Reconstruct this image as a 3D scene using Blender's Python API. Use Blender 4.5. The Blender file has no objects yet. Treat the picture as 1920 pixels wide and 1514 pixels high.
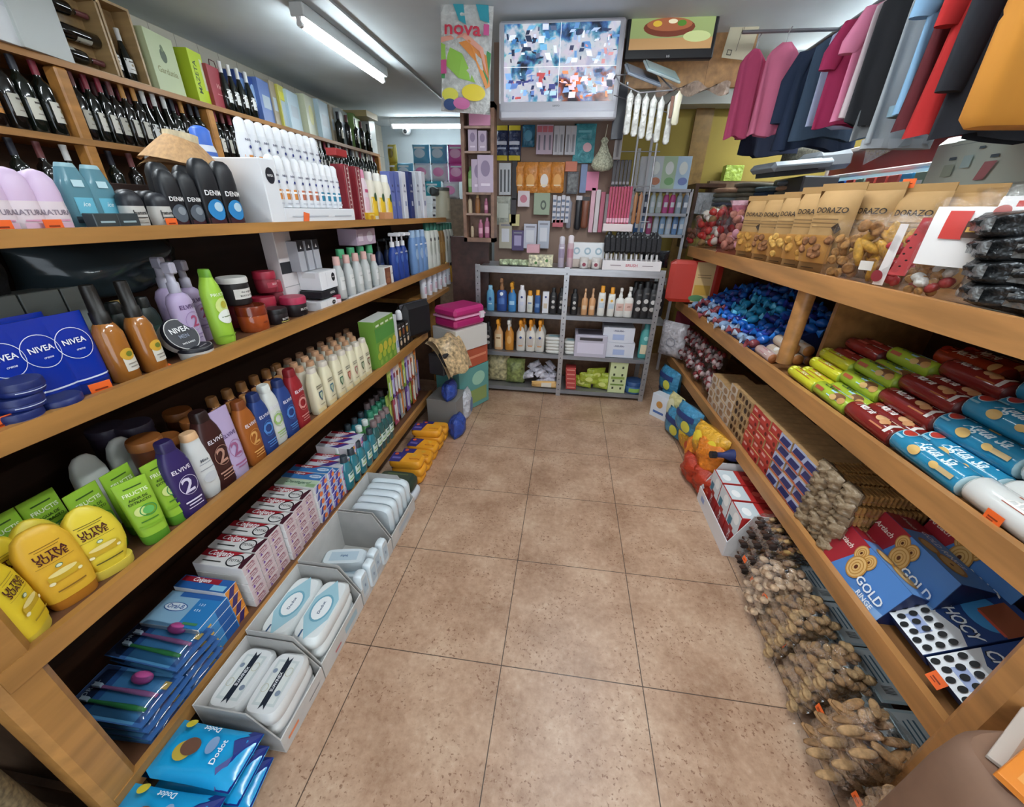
import bpy, math, random
from mathutils import Vector, Matrix
from math import sin, cos, pi, radians
S = bpy.context.scene
COL = S.collection
random.seed(7)
# ---- camera ----
cd = bpy.data.cameras.new('camera'); cd.lens = 13.875; cd.sensor_width = 36; cd.shift_y = .0052; cd.clip_start = .02
cam = bpy.data.objects.new('camera', cd); COL.objects.link(cam); S.camera = cam
CR = Vector((.991, .134, .018)); CF = Vector((-.112, .886, -.449))
def ortho():
    f = CF.normalized(); r = (CR - f*CR.dot(f)).normalized(); return r, r.cross(f), f
RGT, UP, FWD = ortho(); CP = Vector((0, 0, 1.5))
mw = Matrix((( RGT.x, UP.x, -FWD.x, CP.x), (RGT.y, UP.y, -FWD.y, CP.y), (RGT.z, UP.z, -FWD.z, CP.z), (0, 0, 0, 1)))
cam.matrix_world = mw
# ---- daylight and exposure ----
S.view_settings.view_transform = 'Standard'; S.view_settings.look = 'None'; S.view_settings.gamma = 1; S.view_settings.exposure = .72
w = bpy.data.worlds.new('daylight'); S.world = w; w.use_nodes = True
w.node_tree.nodes['Background'].inputs[0].default_value = (.80, .90, 1, 1); w.node_tree.nodes['Background'].inputs[1].default_value = 1.5
S.cycles.max_bounces = 8; S.cycles.transparent_max_bounces = 24; S.cycles.caustics_reflective = False; S.cycles.caustics_refractive = False
def area_light(name, x, y, z, sx, sy, power, rot=(0, 0, 0), col=(.9, .96, 1)):
    l = bpy.data.lights.new(name, 'AREA'); l.shape = 'RECTANGLE'; l.size = sx; l.size_y = sy; l.energy = power; l.color = col
    o = bpy.data.objects.new(name, l); o.location = (x, y, z); o.rotation_euler = rot; COL.objects.link(o)
for (x, y, rz) in ((-1.74, 3.62, 0), (.35, .9, 0), (.35, 2.15, 0), (-1.74, .9, 0), (1.9, 1.2, 0), (1.9, 3.2, 0), (-1.95, 6.35, pi/2), (.2, -1.0, 0), (2.1, 4.15, pi/2)):  # the last lamp is added to lift the dark ochre wall
    area_light('tube_light', x, y, 2.50, .06 if not rz else 1.15, 1.15 if not rz else .06, 15)
# ---- pixel <-> place ----
def ray(u, v): return RGT*((u-960)/740.) + UP*(-(v-767)/740.) + FWD
def at(u, v, X=None, Y=None, Z=None):
    d = ray(u, v)
    t = (Z-CP.z)/d.z if Z is not None else ((X/d.x) if X is not None else Y/d.y)
    return CP + d*t
def yat(u, X, Z):                       # Y of pixel column u along the line (X, ., Z)
    k = (u-960)/740.; a = RGT - FWD*k; return -(a.x*X + a.z*(Z-1.5))/a.y
def zat(v, X, Y):                       # Z of pixel row v on the vertical line (X, Y)
    k = -(v-767)/740.; a = UP - FWD*k; return 1.5 - (a.x*X + a.y*Y)/a.z
def xat(u, Y, Z):
    k = (u-960)/740.; a = RGT - FWD*k; return -(a.y*Y + a.z*(Z-1.5))/a.x
# ---- materials ----
def lin(c): return c/12.92 if c <= .04045 else ((c+.055)/1.055)**2.4
def rgb(h): return tuple(lin(int(h[i:i+2], 16)/255) for i in (0, 2, 4)) + (1,)
MC = {}
def M(h, rough=.42, metal=0, kind=None):
    k = (h, rough, metal, kind)
    if k in MC: return MC[k]
    m = bpy.data.materials.new('%s_%s' % (kind or 'paint', h)); m.use_nodes = True; nt = m.node_tree; N = nt.nodes; b = N['Principled BSDF']
    L = nt.links.new
    b.inputs['Base Color'].default_value = rgb(h); b.inputs['Roughness'].default_value = rough; b.inputs['Metallic'].default_value = metal
    if kind == 'emit':
        b.inputs['Emission Color'].default_value = rgb(h); b.inputs['Emission Strength'].default_value = rough
    elif kind in ('film', 'clear'):
        out = N['Material Output']; t = N.new('ShaderNodeBsdfTransparent'); g = N.new('ShaderNodeBsdfGlossy'); mx = N.new('ShaderNodeMixShader')
        t.inputs[0].default_value = rgb(h); g.inputs['Roughness'].default_value = rough; g.inputs[0].default_value = (1, 1, 1, 1)
        lw = N.new('ShaderNodeLayerWeight'); lw.inputs[0].default_value = .35
        mr = N.new('ShaderNodeMapRange'); mr.inputs[3].default_value = .02; mr.inputs[4].default_value = .34 if kind == 'film' else .7
        L(lw.outputs['Fresnel'], mr.inputs[0]); L(mr.outputs[0], mx.inputs[0]); L(t.outputs[0], mx.inputs[1]); L(g.outputs[0], mx.inputs[2]); L(mx.outputs[0], out.inputs[0])
        if kind == 'film':
            n = N.new('ShaderNodeTexNoise'); n.inputs['Scale'].default_value = 45; n.inputs['Detail'].default_value = 3
            bp = N.new('ShaderNodeBump'); bp.inputs['Strength'].default_value = 1; bp.inputs['Distance'].default_value = .01
            tc = N.new('ShaderNodeTexCoord'); L(tc.outputs['Object'], n.inputs['Vector']); L(n.outputs[0], bp.inputs['Height'])
            L(bp.outputs[0], g.inputs['Normal']); L(bp.outputs[0], lw.inputs['Normal'])
    elif kind == 'liquid':
        b.inputs['Transmission Weight'].default_value = 0; b.inputs['Coat Weight'].default_value = .6; b.inputs['Roughness'].default_value = .15
    elif kind == 'dark_glass':
        b.inputs['Roughness'].default_value = .08; b.inputs['Coat Weight'].default_value = .5
    elif kind in ('wood', 'biscuit', 'fabric', 'crinkle', 'print', 'speckle', 'waffle', 'plaster', 'carton', 'metal', 'straw'):
        tc = N.new('ShaderNodeTexCoord'); mp = N.new('ShaderNodeMapping'); n = N.new('ShaderNodeTexNoise'); cr = N.new('ShaderNodeValToRGB')
        L(tc.outputs['Object'], mp.inputs[0]); L(mp.outputs[0], n.inputs['Vector']); L(n.outputs[0], cr.inputs[0])
        c = rgb(h); bp = N.new('ShaderNodeBump')
        sc, lo, hi, det, bs, bd = {'wood': ((22, 2.2, 22), .72, 1.18, 4, .1, .002), 'biscuit': ((60,)*3, .6, 1.25, 4, .6, .004), 'fabric': ((5, 5, 1.2), .82, 1.1, 3, .5, .03),
            'crinkle': ((26,)*3, .75, 1.15, 3, .9, .02), 'print': ((38,)*3, .3, 1.5, 3, 0, 0), 'speckle': ((90,)*3, .45, 1.35, 2, .2, .002), 'waffle': ((30,)*3, .8, 1.1, 2, .3, .002),
            'plaster': ((3,)*3, .93, 1.04, 4, .05, .003), 'carton': ((14,)*3, .92, 1.05, 3, .05, .001), 'metal': ((8, 60, 60), .9, 1.08, 2, .05, .001), 'straw': ((80, 80, 30), .8, 1.1, 2, .4, .003)}[kind]
        mp.inputs['Scale'].default_value = sc; n.inputs['Scale'].default_value = 1; n.inputs['Detail'].default_value = det
        e = cr.color_ramp.elements; e[0].position = .3; e[1].position = .7
        e[0].color = (c[0]*lo, c[1]*lo, c[2]*lo, 1); e[1].color = (min(1, c[0]*hi), min(1, c[1]*hi), min(1, c[2]*hi), 1)
        L(cr.outputs[0], b.inputs['Base Color'])
        if bs: bp.inputs['Strength'].default_value = bs; bp.inputs['Distance'].default_value = bd; L(n.outputs[0], bp.inputs['Height']); L(bp.outputs[0], b.inputs['Normal'])
    MC[k] = m; return m
def mat(c):
    if not isinstance(c, str): return c
    if len(c) == 3: c = c[0]*2+c[1]*2+c[2]*2
    p = c.split(':')                      # 'kind:hex' or 'hex'
    if len(p) == 1: return M(p[0])
    k, h = p
    r = {'film': .12, 'clear': .05, 'metal': .32, 'matte': .8, 'gloss': .15, 'carton': .75, 'biscuit': .8, 'fabric': .9, 'wood': .42, 'crinkle': .3, 'plaster': .85, 'foil': .22, 'print': .4, 'speckle': .7, 'waffle': .6, 'straw': .8, 'emit': 1.}.get(k, .4)
    if k in ('matte', 'gloss'): return M(h, r)
    if k == 'foil': return M(h, .3, .75, 'crinkle')
    if k == 'metal': return M(h, r, .7, 'metal')
    return M(h, r, 0, k)
# ---- mesh builder ----
class MB:
    def __init__(s): s.v = []; s.f = []; s.m = []; s.sm = []; s.mats = []
    def mi(s, c):
        m = mat(c)
        if m not in s.mats: s.mats.append(m)
        return s.mats.index(m)
    def add(s, vs, fs, c, smooth=False, tr=None):
        b = len(s.v); i = s.mi(c)
        if tr is not None: vs = [tuple(tr @ Vector(p)) for p in vs]
        s.v += [tuple(p) for p in vs]
        for f in fs: s.f.append(tuple(b+k for k in f)); s.m.append(i); s.sm.append(smooth)
        return s
    def box(s, x0, x1, y0, y1, z0, z1, c, bev=0, tr=None, faces=None):
        # faces: {'front','back','left','right','top','bottom'} -> own colour
        if bev <= 0:
            vs = [(x, y, z) for z in (z0, z1) for y in (y0, y1) for x in (x0, x1)]
            fs = {'bottom': (0, 2, 3, 1), 'top': (4, 5, 7, 6), 'front': (0, 1, 5, 4), 'back': (2, 6, 7, 3), 'left': (0, 4, 6, 2), 'right': (1, 3, 7, 5)}
            for k, f in fs.items(): s.add([vs[i] for i in f], [(0, 1, 2, 3)], (faces or {}).get(k, c), tr=tr)
            return s
        b = min(bev, (x1-x0)*.45, (y1-y0)*.45, (z1-z0)*.45); vs = []; idx = {}
        for a in (0, 1):
            for e in (0, 1):
                for g in (0, 1):
                    P = ((x0, x1)[a], (y0, y1)[e], (z0, z1)[g]); I = (1-2*a, 1-2*e, 1-2*g)
                    for ax in range(3):
                        q = [P[k] + (0 if k == ax else I[k]*b) for k in range(3)]; idx[(a, e, g, ax)] = len(vs); vs.append(tuple(q))
        i = idx; main = {'left': [i[0, 0, 0, 0], i[0, 0, 1, 0], i[0, 1, 1, 0], i[0, 1, 0, 0]], 'right': [i[1, 0, 0, 0], i[1, 1, 0, 0], i[1, 1, 1, 0], i[1, 0, 1, 0]],
            'front': [i[0, 0, 0, 1], i[1, 0, 0, 1], i[1, 0, 1, 1], i[0, 0, 1, 1]], 'back': [i[0, 1, 0, 1], i[0, 1, 1, 1], i[1, 1, 1, 1], i[1, 1, 0, 1]],
            'bottom': [i[0, 0, 0, 2], i[0, 1, 0, 2], i[1, 1, 0, 2], i[1, 0, 0, 2]], 'top': [i[0, 0, 1, 2], i[1, 0, 1, 2], i[1, 1, 1, 2], i[0, 1, 1, 2]]}
        F = []
        for a in (0, 1):
            for e in (0, 1):
                for g in (0, 1):
                    t = (i[a, e, g, 0], i[a, e, g, 1], i[a, e, g, 2]); F.append(t if (a+e+g) % 2 == 0 else t[::-1])
        def q(A, B, flip): F.append(tuple(A + B[::-1]) if not flip else tuple((A + B[::-1])[::-1]))
        for e in (0, 1):
            for g in (0, 1): q([i[0, e, g, 1], i[1, e, g, 1]], [i[0, e, g, 2], i[1, e, g, 2]], (e+g) % 2 == 0)
        for a in (0, 1):
            for g in (0, 1): q([i[a, 0, g, 0], i[a, 1, g, 0]], [i[a, 0, g, 2], i[a, 1, g, 2]], (a+g) % 2 == 1)
        for a in (0, 1):
            for e in (0, 1): q([i[a, e, 0, 0], i[a, e, 1, 0]], [i[a, e, 0, 1], i[a, e, 1, 1]], (a+e) % 2 == 0)
        s.add(vs, F, c, tr=tr)
        bb = len(s.v)-24
        for k, f in main.items(): s.f.append(tuple(bb+j for j in f)); s.m.append(s.mi((faces or {}).get(k, c))); s.sm.append(False)
        return s
    def loft(s, secs, n, c, seg=20, tr=None, caps=True, smooth=True):
        # secs: [(z, a, b[, cx, cy])] superellipse sections of exponent n
        vs = []
        for q in secs:
            z, a, b = q[:3]; cx, cy = (q[3], q[4]) if len(q) > 3 else (0, 0)
            for k in range(seg):
                t = 2*pi*(k+.5)/seg; ct, st = cos(t), sin(t)
                vs.append((cx + a*math.copysign(abs(ct)**(2/n), ct), cy + b*math.copysign(abs(st)**(2/n), st), z))
        fs = []
        for r in range(len(secs)-1):
            for k in range(seg): j = (k+1) % seg; fs.append((r*seg+k, r*seg+j, (r+1)*seg+j, (r+1)*seg+k))
        s.add(vs, fs, c, smooth, tr)
        if caps: s.add(vs[:seg], [tuple(range(seg))[::-1]], c, False, tr); s.add(vs[-seg:], [tuple(range(seg))], c, False, tr)
        return s
    def cyl(s, r, p0, p1, c, seg=12, r1=None, smooth=True):
        p0, p1 = Vector(p0), Vector(p1); d = p1-p0; tr = Matrix.Translation(p0) @ d.to_track_quat('Z', 'Y').to_matrix().to_4x4()
        r1 = r if r1 is None else r1
        return s.loft([(0, r, r), (d.length, r1, r1)], 2, c, seg, tr, True, smooth)
    def tube(s, pts, r, c, seg=6):
        for a, b in zip(pts, pts[1:]): s.cyl(r, a, b, c, seg)
        return s
    def blob(s, cx, cy, cz, rx, ry, rz, c, seg=12, rings=6, n=2, jit=0, tr=None):
        R = random.Random(int(cx*991+cy*773+cz*577+rx*9973)); J = [1+R.uniform(-jit, jit) for _ in range(rings+1)]
        se = [(cz + rz*sin(-pi/2+pi*k/rings), max(1e-4, rx*cos(-pi/2+pi*k/rings)*J[k]), max(1e-4, ry*cos(-pi/2+pi*k/rings)*J[k]), cx, cy) for k in range(rings+1)]
        return s.loft(se, n, c, seg, tr, False)
    def grid(s, fn, nu, nv, c, closed=False, smooth=True, tr=None):
        vs = [fn(i/nu, j/nv) for j in range(nv+1) for i in range(nu+1)]
        fs = [(j*(nu+1)+i, j*(nu+1)+i+1, (j+1)*(nu+1)+i+1, (j+1)*(nu+1)+i) for j in range(nv) for i in range(nu)]
        return s.add(vs, fs, c, smooth, tr)
    def decal(s, items, mp, off=.0008):
        # flat artwork mapped on a surface by mp(x, z, lift) -> point
        for k, d in enumerate(items):
            e = off*(1 + .5*k); t = d[0]; c = d[-1]
            if t == 'r':      # rect cx cz w h
                _, x, z, ww, hh, _ = d; nx = max(1, min(10, int(ww/.008)))
                s.grid(lambda a, b: mp(x+(a-.5)*ww, z+(b-.5)*hh, e), nx, max(1, min(6, int(hh/.02))), c, smooth=True)
            elif t == 'e':    # ellipse cx cz rx rz
                _, x, z, a, b, _ = d; n = 20; vs = [mp(x, z, e)]; fs = []
                for rr in (.5, 1): vs += [mp(x+a*rr*cos(2*pi*i/n), z+b*rr*sin(2*pi*i/n), e) for i in range(n)]
                for i in range(n): j = (i+1) % n; fs += [(0, 1+i, 1+j), (1+i, n+1+i, n+1+j, 1+j)]
                s.add(vs, fs, c, True)
            elif t == 'o':    # ring cx cz rx rz thickness
                _, x, z, a, b, th, _ = d; n = 28; vs = []
                for q in (0, th): vs += [mp(x+(a-q)*cos(2*pi*i/n), z+(b-q)*sin(2*pi*i/n), e) for i in range(n)]
                s.add(vs, [(i, (i+1) % n, n+(i+1) % n, n+i) for i in range(n)], c, True)
            elif t == 'p':    # polygon, list of points
                s.add([mp(a, b, e) for a, b in d[1]], [tuple(range(len(d[1])))], c)
            elif t == 't':    # text cx cz size string [angle] [width squeeze]
                _, x, z, sz, st = d[:5]; an = d[5] if len(d) > 6 else 0; sq = d[6] if len(d) > 7 else 1
                vs, fs = text(st); ca, sa = cos(an), sin(an)
                s.add([mp(x+(px*sq*ca-pz*sa)*sz, z+(px*sq*sa+pz*ca)*sz, e) for px, pz in vs], fs, c)
        return s
    def mesh(s, name):
        me = bpy.data.meshes.new(name); me.from_pydata(s.v, [], s.f)
        for m in s.mats: me.materials.append(m)
        me.polygons.foreach_set('material_index', s.m); me.polygons.foreach_set('use_smooth', s.sm); me.update(); return me
TC = {}
def text(st, bold=.018, shear=0):
    if (st, shear) in TC: return TC[st, shear]
    cu = bpy.data.curves.new('t', 'FONT'); cu.body = st.lstrip('/'); cu.size = 1; cu.align_x = 'CENTER'; cu.align_y = 'CENTER'; cu.resolution_u = 2; cu.offset = bold
    if st[0] == '/': cu.shear = .35
    o = bpy.data.objects.new('t', cu); me = bpy.data.meshes.new_from_object(o)
    r = ([(v.co.x, v.co.y) for v in me.vertices], [tuple(p.vertices) for p in me.polygons])
    bpy.data.objects.remove(o); bpy.data.curves.remove(cu); bpy.data.meshes.remove(me); TC[st, shear] = r; return r
def FRONT(y): return lambda x, z, e: (x, y-e, z)
def BACKF(y): return lambda x, z, e: (-x, y+e, z)
def TOP(z): return lambda x, y, e: (x, y, z+e)
def LEFT(x0): return lambda a, z, e: (x0-e, -a, z)
def RIGHT(x0): return lambda a, z, e: (x0+e, a, z)
def LOFTF(secs, n):
    def f(x, z, e):
        z = max(secs[0][0], min(secs[-1][0], z))
        for A, B in zip(secs, secs[1:]):
            if A[0] <= z <= B[0] and B[0] > A[0]: break
        t = (z-A[0])/max(1e-6, B[0]-A[0]); a = A[1]+(B[1]-A[1])*t; b = A[2]+(B[2]-A[2])*t
        q = min(.97, abs(x/max(a, 1e-5))); return (x, -b*(1-q**n)**(1/n)-e, z)
    return f
# ---- things ----
def tag(o, label=None, cat=None, group=None, kind=None):
    if label: o['label'] = label
    if cat: o['category'] = cat
    if group: o['group'] = group
    if kind: o['kind'] = kind
    return o
def link(name, me, parent=None):
    o = bpy.data.objects.new(name, me); COL.objects.link(o); o.parent = parent; return o
PR = {}
class Proto:      # parts: [(name, mesh, [(subname, mesh)...])]
    def __init__(s, name, cat, parts, h=.2): s.name = name; s.cat = cat; s.parts = parts; s.h = h
LAB = {}
ORD = 'first second third fourth fifth sixth seventh eighth ninth tenth eleventh twelfth thirteenth fourteenth fifteenth sixteenth seventeenth eighteenth nineteenth twentieth'.split()
def place(p, loc, rz=0, label='', group=None, scale=1, rot=None, only=None):
    parts = p.parts; lb = label
    if lb in LAB: LAB[lb] += 1
    else: LAB[lb] = 1
    if len(parts) == 1 and len(parts[0]) == 2:
        r = link(p.name, parts[0][1])
    else:
        r = link(p.name, None); r.empty_display_size = .02
        for q in parts:
            c = link(q[0], q[1], r)
            if len(q) > 2:
                for sn, sm in q[2]: link(sn, sm, c)
    r.location = loc; r.rotation_euler = rot if rot is not None else (0, 0, rz)
    r.scale = (scale,)*3 if isinstance(scale, (int, float)) else scale
    return tag(r, lb, p.cat, group)
RL, RR = pi/2, -pi/2      # goods on the left shelves face +X, on the right shelves face -X
def row(p, n, a, b, z, label, group, rz, top=None, sc=1, jit=.03, start=0, rot=None, end='near end', places=None):
    """n copies from a=(x,y) to b=(x,y) on height z; label has {} for the ordinal"""
    R = random.Random(len(LAB)*7+n)
    for i in range(n):
        t = i/(n-1) if n > 1 else 0
        x, y = a[0]+(b[0]-a[0])*t, a[1]+(b[1]-a[1])*t
        lb = label.format(places[i] if places else ORD[i+start]) if '{}' in label else label
        zz = z(y) if callable(z) else z
        s_ = sc
        if top: s_ = max(.3, (top-zz)/p.h)
        place(p, (x, y, zz), rz+R.uniform(-jit, jit), lb, group, s_, None if rot is None else (rot[0], rot[1], rz+R.uniform(-jit, jit)))
# ================= the room =================
def struct(name, b):
    o = link(name, b.mesh(name)); o['kind'] = 'structure'; return o
def floor_mat():
    m = bpy.data.materials.new('floor_tiles'); m.use_nodes = True; nt = m.node_tree; N = nt.nodes; L = nt.links.new; b = N['Principled BSDF']
    tc = N.new('ShaderNodeTexCoord')
    def noise(sc, det, rough=.55):
        n = N.new('ShaderNodeTexNoise'); n.inputs['Scale'].default_value = sc; n.inputs['Detail'].default_value = det; n.inputs['Roughness'].default_value = rough; L(tc.outputs['Object'], n.inputs['Vector']); return n
    def ramp(src, *st):
        r = N.new('ShaderNodeValToRGB'); e = r.color_ramp.elements
        while len(e) < len(st): e.new(.5)
        for k, (p, c) in enumerate(st): e[k].position = p; e[k].color = rgb(c) if isinstance(c, str) else (c, c, c, 1)
        L(src, r.inputs[0]); return r
    def mix(f, a, c, typ='MIX'):
        x = N.new('ShaderNodeMixRGB'); x.blend_type = typ
        for i, s in ((0, f), (1, a), (2, c)):
            if isinstance(s, (int, float)): x.inputs[i].default_value = s
            elif isinstance(s, str): x.inputs[i].default_value = rgb(s)
            else: L(s, x.inputs[i])
        return x
    base = ramp(noise(4.2, 6).outputs[0], (.32, '8a664c'), (.5, 'ae8b71'), (.68, 'c6a88e'))
    fine = ramp(noise(38, 5, .7).outputs[0], (.3, '86604a'), (.55, 'b8987e'), (.75, 'd2baa4'))
    c1 = mix(.38, base.outputs[0], fine.outputs[0])
    sp = ramp(noise(85, 3).outputs[0], (.585, 0.), (.64, 1.)); area = ramp(noise(7, 3).outputs[0], (.42, 0.), (.56, 1.))
    f = mix(1., sp.outputs[0], area.outputs[0], 'MULTIPLY'); f2 = mix(1., f.outputs[0], 'e0e0e0', 'MULTIPLY')
    c2 = mix(f2.outputs[0], c1.outputs[0], '6f452c')
    sep = N.new('ShaderNodeSeparateXYZ'); L(tc.outputs['Object'], sep.inputs[0])
    def grout(o, off, per):
        a = N.new('ShaderNodeMath'); a.operation = 'SUBTRACT'; L(sep.outputs[o], a.inputs[0]); a.inputs[1].default_value = off
        p = N.new('ShaderNodeMath'); p.operation = 'PINGPONG'; L(a.outputs[0], p.inputs[0]); p.inputs[1].default_value = per/2
        l = N.new('ShaderNodeMath'); l.operation = 'LESS_THAN'; L(p.outputs[0], l.inputs[0]); l.inputs[1].default_value = .0017; return l
    g1, g2 = grout(0, -.13, .507), grout(1, .865, .4955); g = N.new('ShaderNodeMath'); g.operation = 'MAXIMUM'; L(g1.outputs[0], g.inputs[0]); L(g2.outputs[0], g.inputs[1])
    c3 = mix(g.outputs[0], c2.outputs[0], '4a382c'); L(c3.outputs[0], b.inputs['Base Color']); b.inputs['Roughness'].default_value = .38
    bp = N.new('ShaderNodeBump'); bp.inputs['Strength'].default_value = .25; bp.inputs['Distance'].default_value = .002; bp.invert = True; L(g.outputs[0], bp.inputs['Height']); L(bp.outputs[0], b.inputs['Normal'])
    return m
def tile_mat(col, line, per, off=0):
    m = bpy.data.materials.new('wall_tiles'); m.use_nodes = True; nt = m.node_tree; N = nt.nodes; L = nt.links.new; b = N['Principled BSDF']; b.inputs['Roughness'].default_value = .3
    tc = N.new('ShaderNodeTexCoord'); sep = N.new('ShaderNodeSeparateXYZ'); L(tc.outputs['Object'], sep.inputs[0]); ls = []
    for o in (1, 2):
        p = N.new('ShaderNodeMath'); p.operation = 'PINGPONG'; L(sep.outputs[o], p.inputs[0]); p.inputs[1].default_value = per/2
        l = N.new('ShaderNodeMath'); l.operation = 'LESS_THAN'; L(p.outputs[0], l.inputs[0]); l.inputs[1].default_value = .003; ls.append(l)
    g = N.new('ShaderNodeMath'); g.operation = 'MAXIMUM'; L(ls[0].outputs[0], g.inputs[0]); L(ls[1].outputs[0], g.inputs[1])
    x = N.new('ShaderNodeMixRGB'); L(g.outputs[0], x.inputs[0]); x.inputs[1].default_value = rgb(col); x.inputs[2].default_value = rgb(line); L(x.outputs[0], b.inputs['Base Color']); return m
struct('floor', MB().box(-2.95, 3.2, -1.6, 6.9, -.05, 0, floor_mat()))
struct('ceiling', MB().box(-2.95, 3.2, -1.6, 6.9, 2.6, 2.68, 'plaster:d0dade'))
struct('wall_left', MB().box(-3.05, -2.95, -1.6, 6.9, 0, 2.6, tile_mat('b9b4a6', '8d887c', .2)))
struct('wall_back', MB().box(-3.05, 3.3, 6.9, 7.0, 0, 2.6, 'plaster:9aa4a8'))
struct('wall_right', MB().box(3.2, 3.3, -1.6, 6.9, 0, 2.6, 'plaster:b9b3a8'))
struct('wall_rear', MB().box(.32, 3.2, 4.75, 4.85, 0, 2.6, 'plaster:9c8840'))
struct('wall_front', MB().box(-3.05, -1.3, -1.7, -1.6, 0, 2.6, 'plaster:a9a9a6').box(1.5, 3.3, -1.7, -1.6, 0, 2.6, 'plaster:a9a9a6').box(-1.3, 1.5, -1.7, -1.6, 2.3, 2.6, 'plaster:a9a9a6'))
# soffit over the rear doorway, brown panel strip on the ochre wall
struct('trim_1', MB().box(.30, 1.9, 4.55, 4.75, 2.38, 2.6, 'plaster:b0b1ab'))
struct('trim_2', MB().box(1.08, 1.24, 4.72, 4.75, 0, 2.38, 'wood:8f6f3c'))
# ceiling tubes
def ceiling_tube(x, y, rz, lb):
    b = MB().box(-.045, .045, -.62, .62, .03, .1, 'ced2d2', .006); e = link('ceiling_light', None)
    t = MB().cyl(.016, (0, -.59, 0), (0, .59, 0), M('f2fbff', 26., 0, 'emit'), 12)
    k = [MB().cyl(.018, (0, s*.61, 0), (0, s*.585, 0), 'dddddd').box(-.012, .012, min(s*.595, s*.615), max(s*.595, s*.615), -.01, .04, 'dddddd') for s in (-1, 1)]
    link('housing', b.mesh('housing'), e); link('tube', t.mesh('tube'), e); [link('lamp_holder', q.mesh('lamp_holder'), e) for q in k]
    e.location = (x, y, 2.5); e.rotation_euler = (0, 0, rz); tag(e, lb, 'light', 'fluorescent ceiling tubes')
ceiling_tube(-1.74, 3.62, 0, 'white fluorescent ceiling tube above the wine shelves, the nearer one')
ceiling_tube(-1.95, 6.35, pi/2, 'distant glowing fluorescent tube across the end of the wine aisle')
for x, y in ((.35, .9), (.35, 2.15), (-1.74, .9), (1.9, 1.2), (1.9, 3.2), (.2, -1.), (2.1, 4.15)):  # the back right tube is unseen, added to brighten the rear
    e = 'white fluorescent tube on the shop ceiling at %s' % {(.35, .9): 'the centre of the aisle', (.35, 2.15): 'the far part of the aisle', (-1.74, .9): 'the near left', (1.9, 1.2): 'the near right', (1.9, 3.2): 'the far right', (.2, -1.): 'the entrance', (2.1, 4.15): 'the back right corner, added as fill light'}[(x, y)]
    ceiling_tube(x, y, pi/2 if y > 4 else 0, e)
link('ceiling_cable_duct', MB().box(-.008, .008, -1.6, 1.4, 0, .014, 'b9c2c4').mesh('ceiling_cable_duct'))
o = bpy.data.objects['ceiling_cable_duct']; o.location = (-1.52, 3.9, 2.586); tag(o, 'thin pale cable duct along the ceiling beside the tube light', 'cable duct')
# ================= shelving furniture =================
WD, WR = 'wood:ab7a40', 'wood:b07c48'
def slab(x0, x1, y0, y1, za, zb, th, c, b=None):   # shelf slab whose top is za at y0, zb at y1
    b = b or MB()
    vs = [(x0, y0, za-th), (x1, y0, za-th), (x1, y1, zb-th), (x0, y1, zb-th), (x0, y0, za), (x1, y0, za), (x1, y1, zb), (x0, y1, zb)]
    return b.add(vs, [(0, 3, 2, 1), (4, 5, 6, 7), (0, 1, 5, 4), (2, 3, 7, 6), (0, 4, 7, 3), (1, 2, 6, 5)], c)
g = link('wooden_shelving_unit', None); tag(g, 'long brown wooden shelving unit on the left full of toiletries', 'shelf unit')
# heights of the boards: (near y, near z, far y, far z)
LS = {1: (.3, 1.445, 3.42, 1.43), 2: (.3, 1.112, 3.45, 1.082), 3: (.3, .688, 2.78, .672), 4: (.3, .183, 2.78, .19)}
def zl(k):
    a = LS[k]; return lambda y: a[1]+(a[3]-a[1])*(y-a[0])/(a[2]-a[0]) + .001
for k, (y0, z0, y1, z1) in LS.items():
    s = link('shelf_board', slab(-1.5, -1.015, y0, y1, z0, z1, .022, 'wood:6e4a34').mesh('shelf_board'), g)
    h = {1: .03, 2: .044, 3: .052, 4: .05}[k]; l = {1: .010, 2: .014, 3: .016, 4: .012}[k]
    link('edge_lip', slab(-1.015, -.997, y0, y1, z0+l, z1+l, h, WD).mesh('edge_lip'), s)
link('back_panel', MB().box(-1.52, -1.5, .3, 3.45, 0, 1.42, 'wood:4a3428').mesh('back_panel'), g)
for (y, x, zt) in ((.31, -1.02, .70), (3.44, -1.06, 1.42)):
    b = MB()
    if y == .31: b.box(-1.075, -1.0, .285, .365, 0, 1.40, WD, .014)
    else: b.box(-1.2, -1.15, y-.02, y+.02, 0, zt, WD, .004)
    link('post', b.mesh('post'), g)
for y in (.325, 3.46): link('divider', MB().box(-1.5, -1.1, y-.01, y+.01, 0, 1.40, 'wood:5d4130').mesh('divider'), g)
# far third bay: extra shelf
link('side_shelf', slab(-1.5, -1.0, 2.83, 3.42, .90, .90, .03, WD).mesh('side_shelf'), g)
g = link('wooden_shelving_unit', None); tag(g, 'long orange brown wooden shelving unit on the right full of biscuits', 'shelf unit')
RS = {1: (.64, 1.296, 3.75, 1.245), 2: (.64, .862, 3.8, .80), 3: (.64, .385, 3.7, .31)}
def zr(k):
    a = RS[k]; return lambda y: a[1]+(a[3]-a[1])*(y-a[0])/(a[2]-a[0]) + .001
for k, (y0, z0, y1, z1) in RS.items():
    s = link('shelf_board', slab(1.022, 1.58, y0, y1, z0, z1, .022, 'wood:8d6038').mesh('shelf_board'), g)
    link('edge_lip', slab(.998, 1.022, y0, y1, z0+.016, z1+.016, .078 if k < 3 else .07, WR).mesh('edge_lip'), s)
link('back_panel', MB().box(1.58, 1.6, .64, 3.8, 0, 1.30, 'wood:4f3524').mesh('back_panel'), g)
link('post', MB().box(1.02, 1.62, .60, .64, 0, 1.28, WR, .004).box(.985, 1.06, .585, .662, 0, 1.3, WR, .018).mesh('post'), g)
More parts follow.
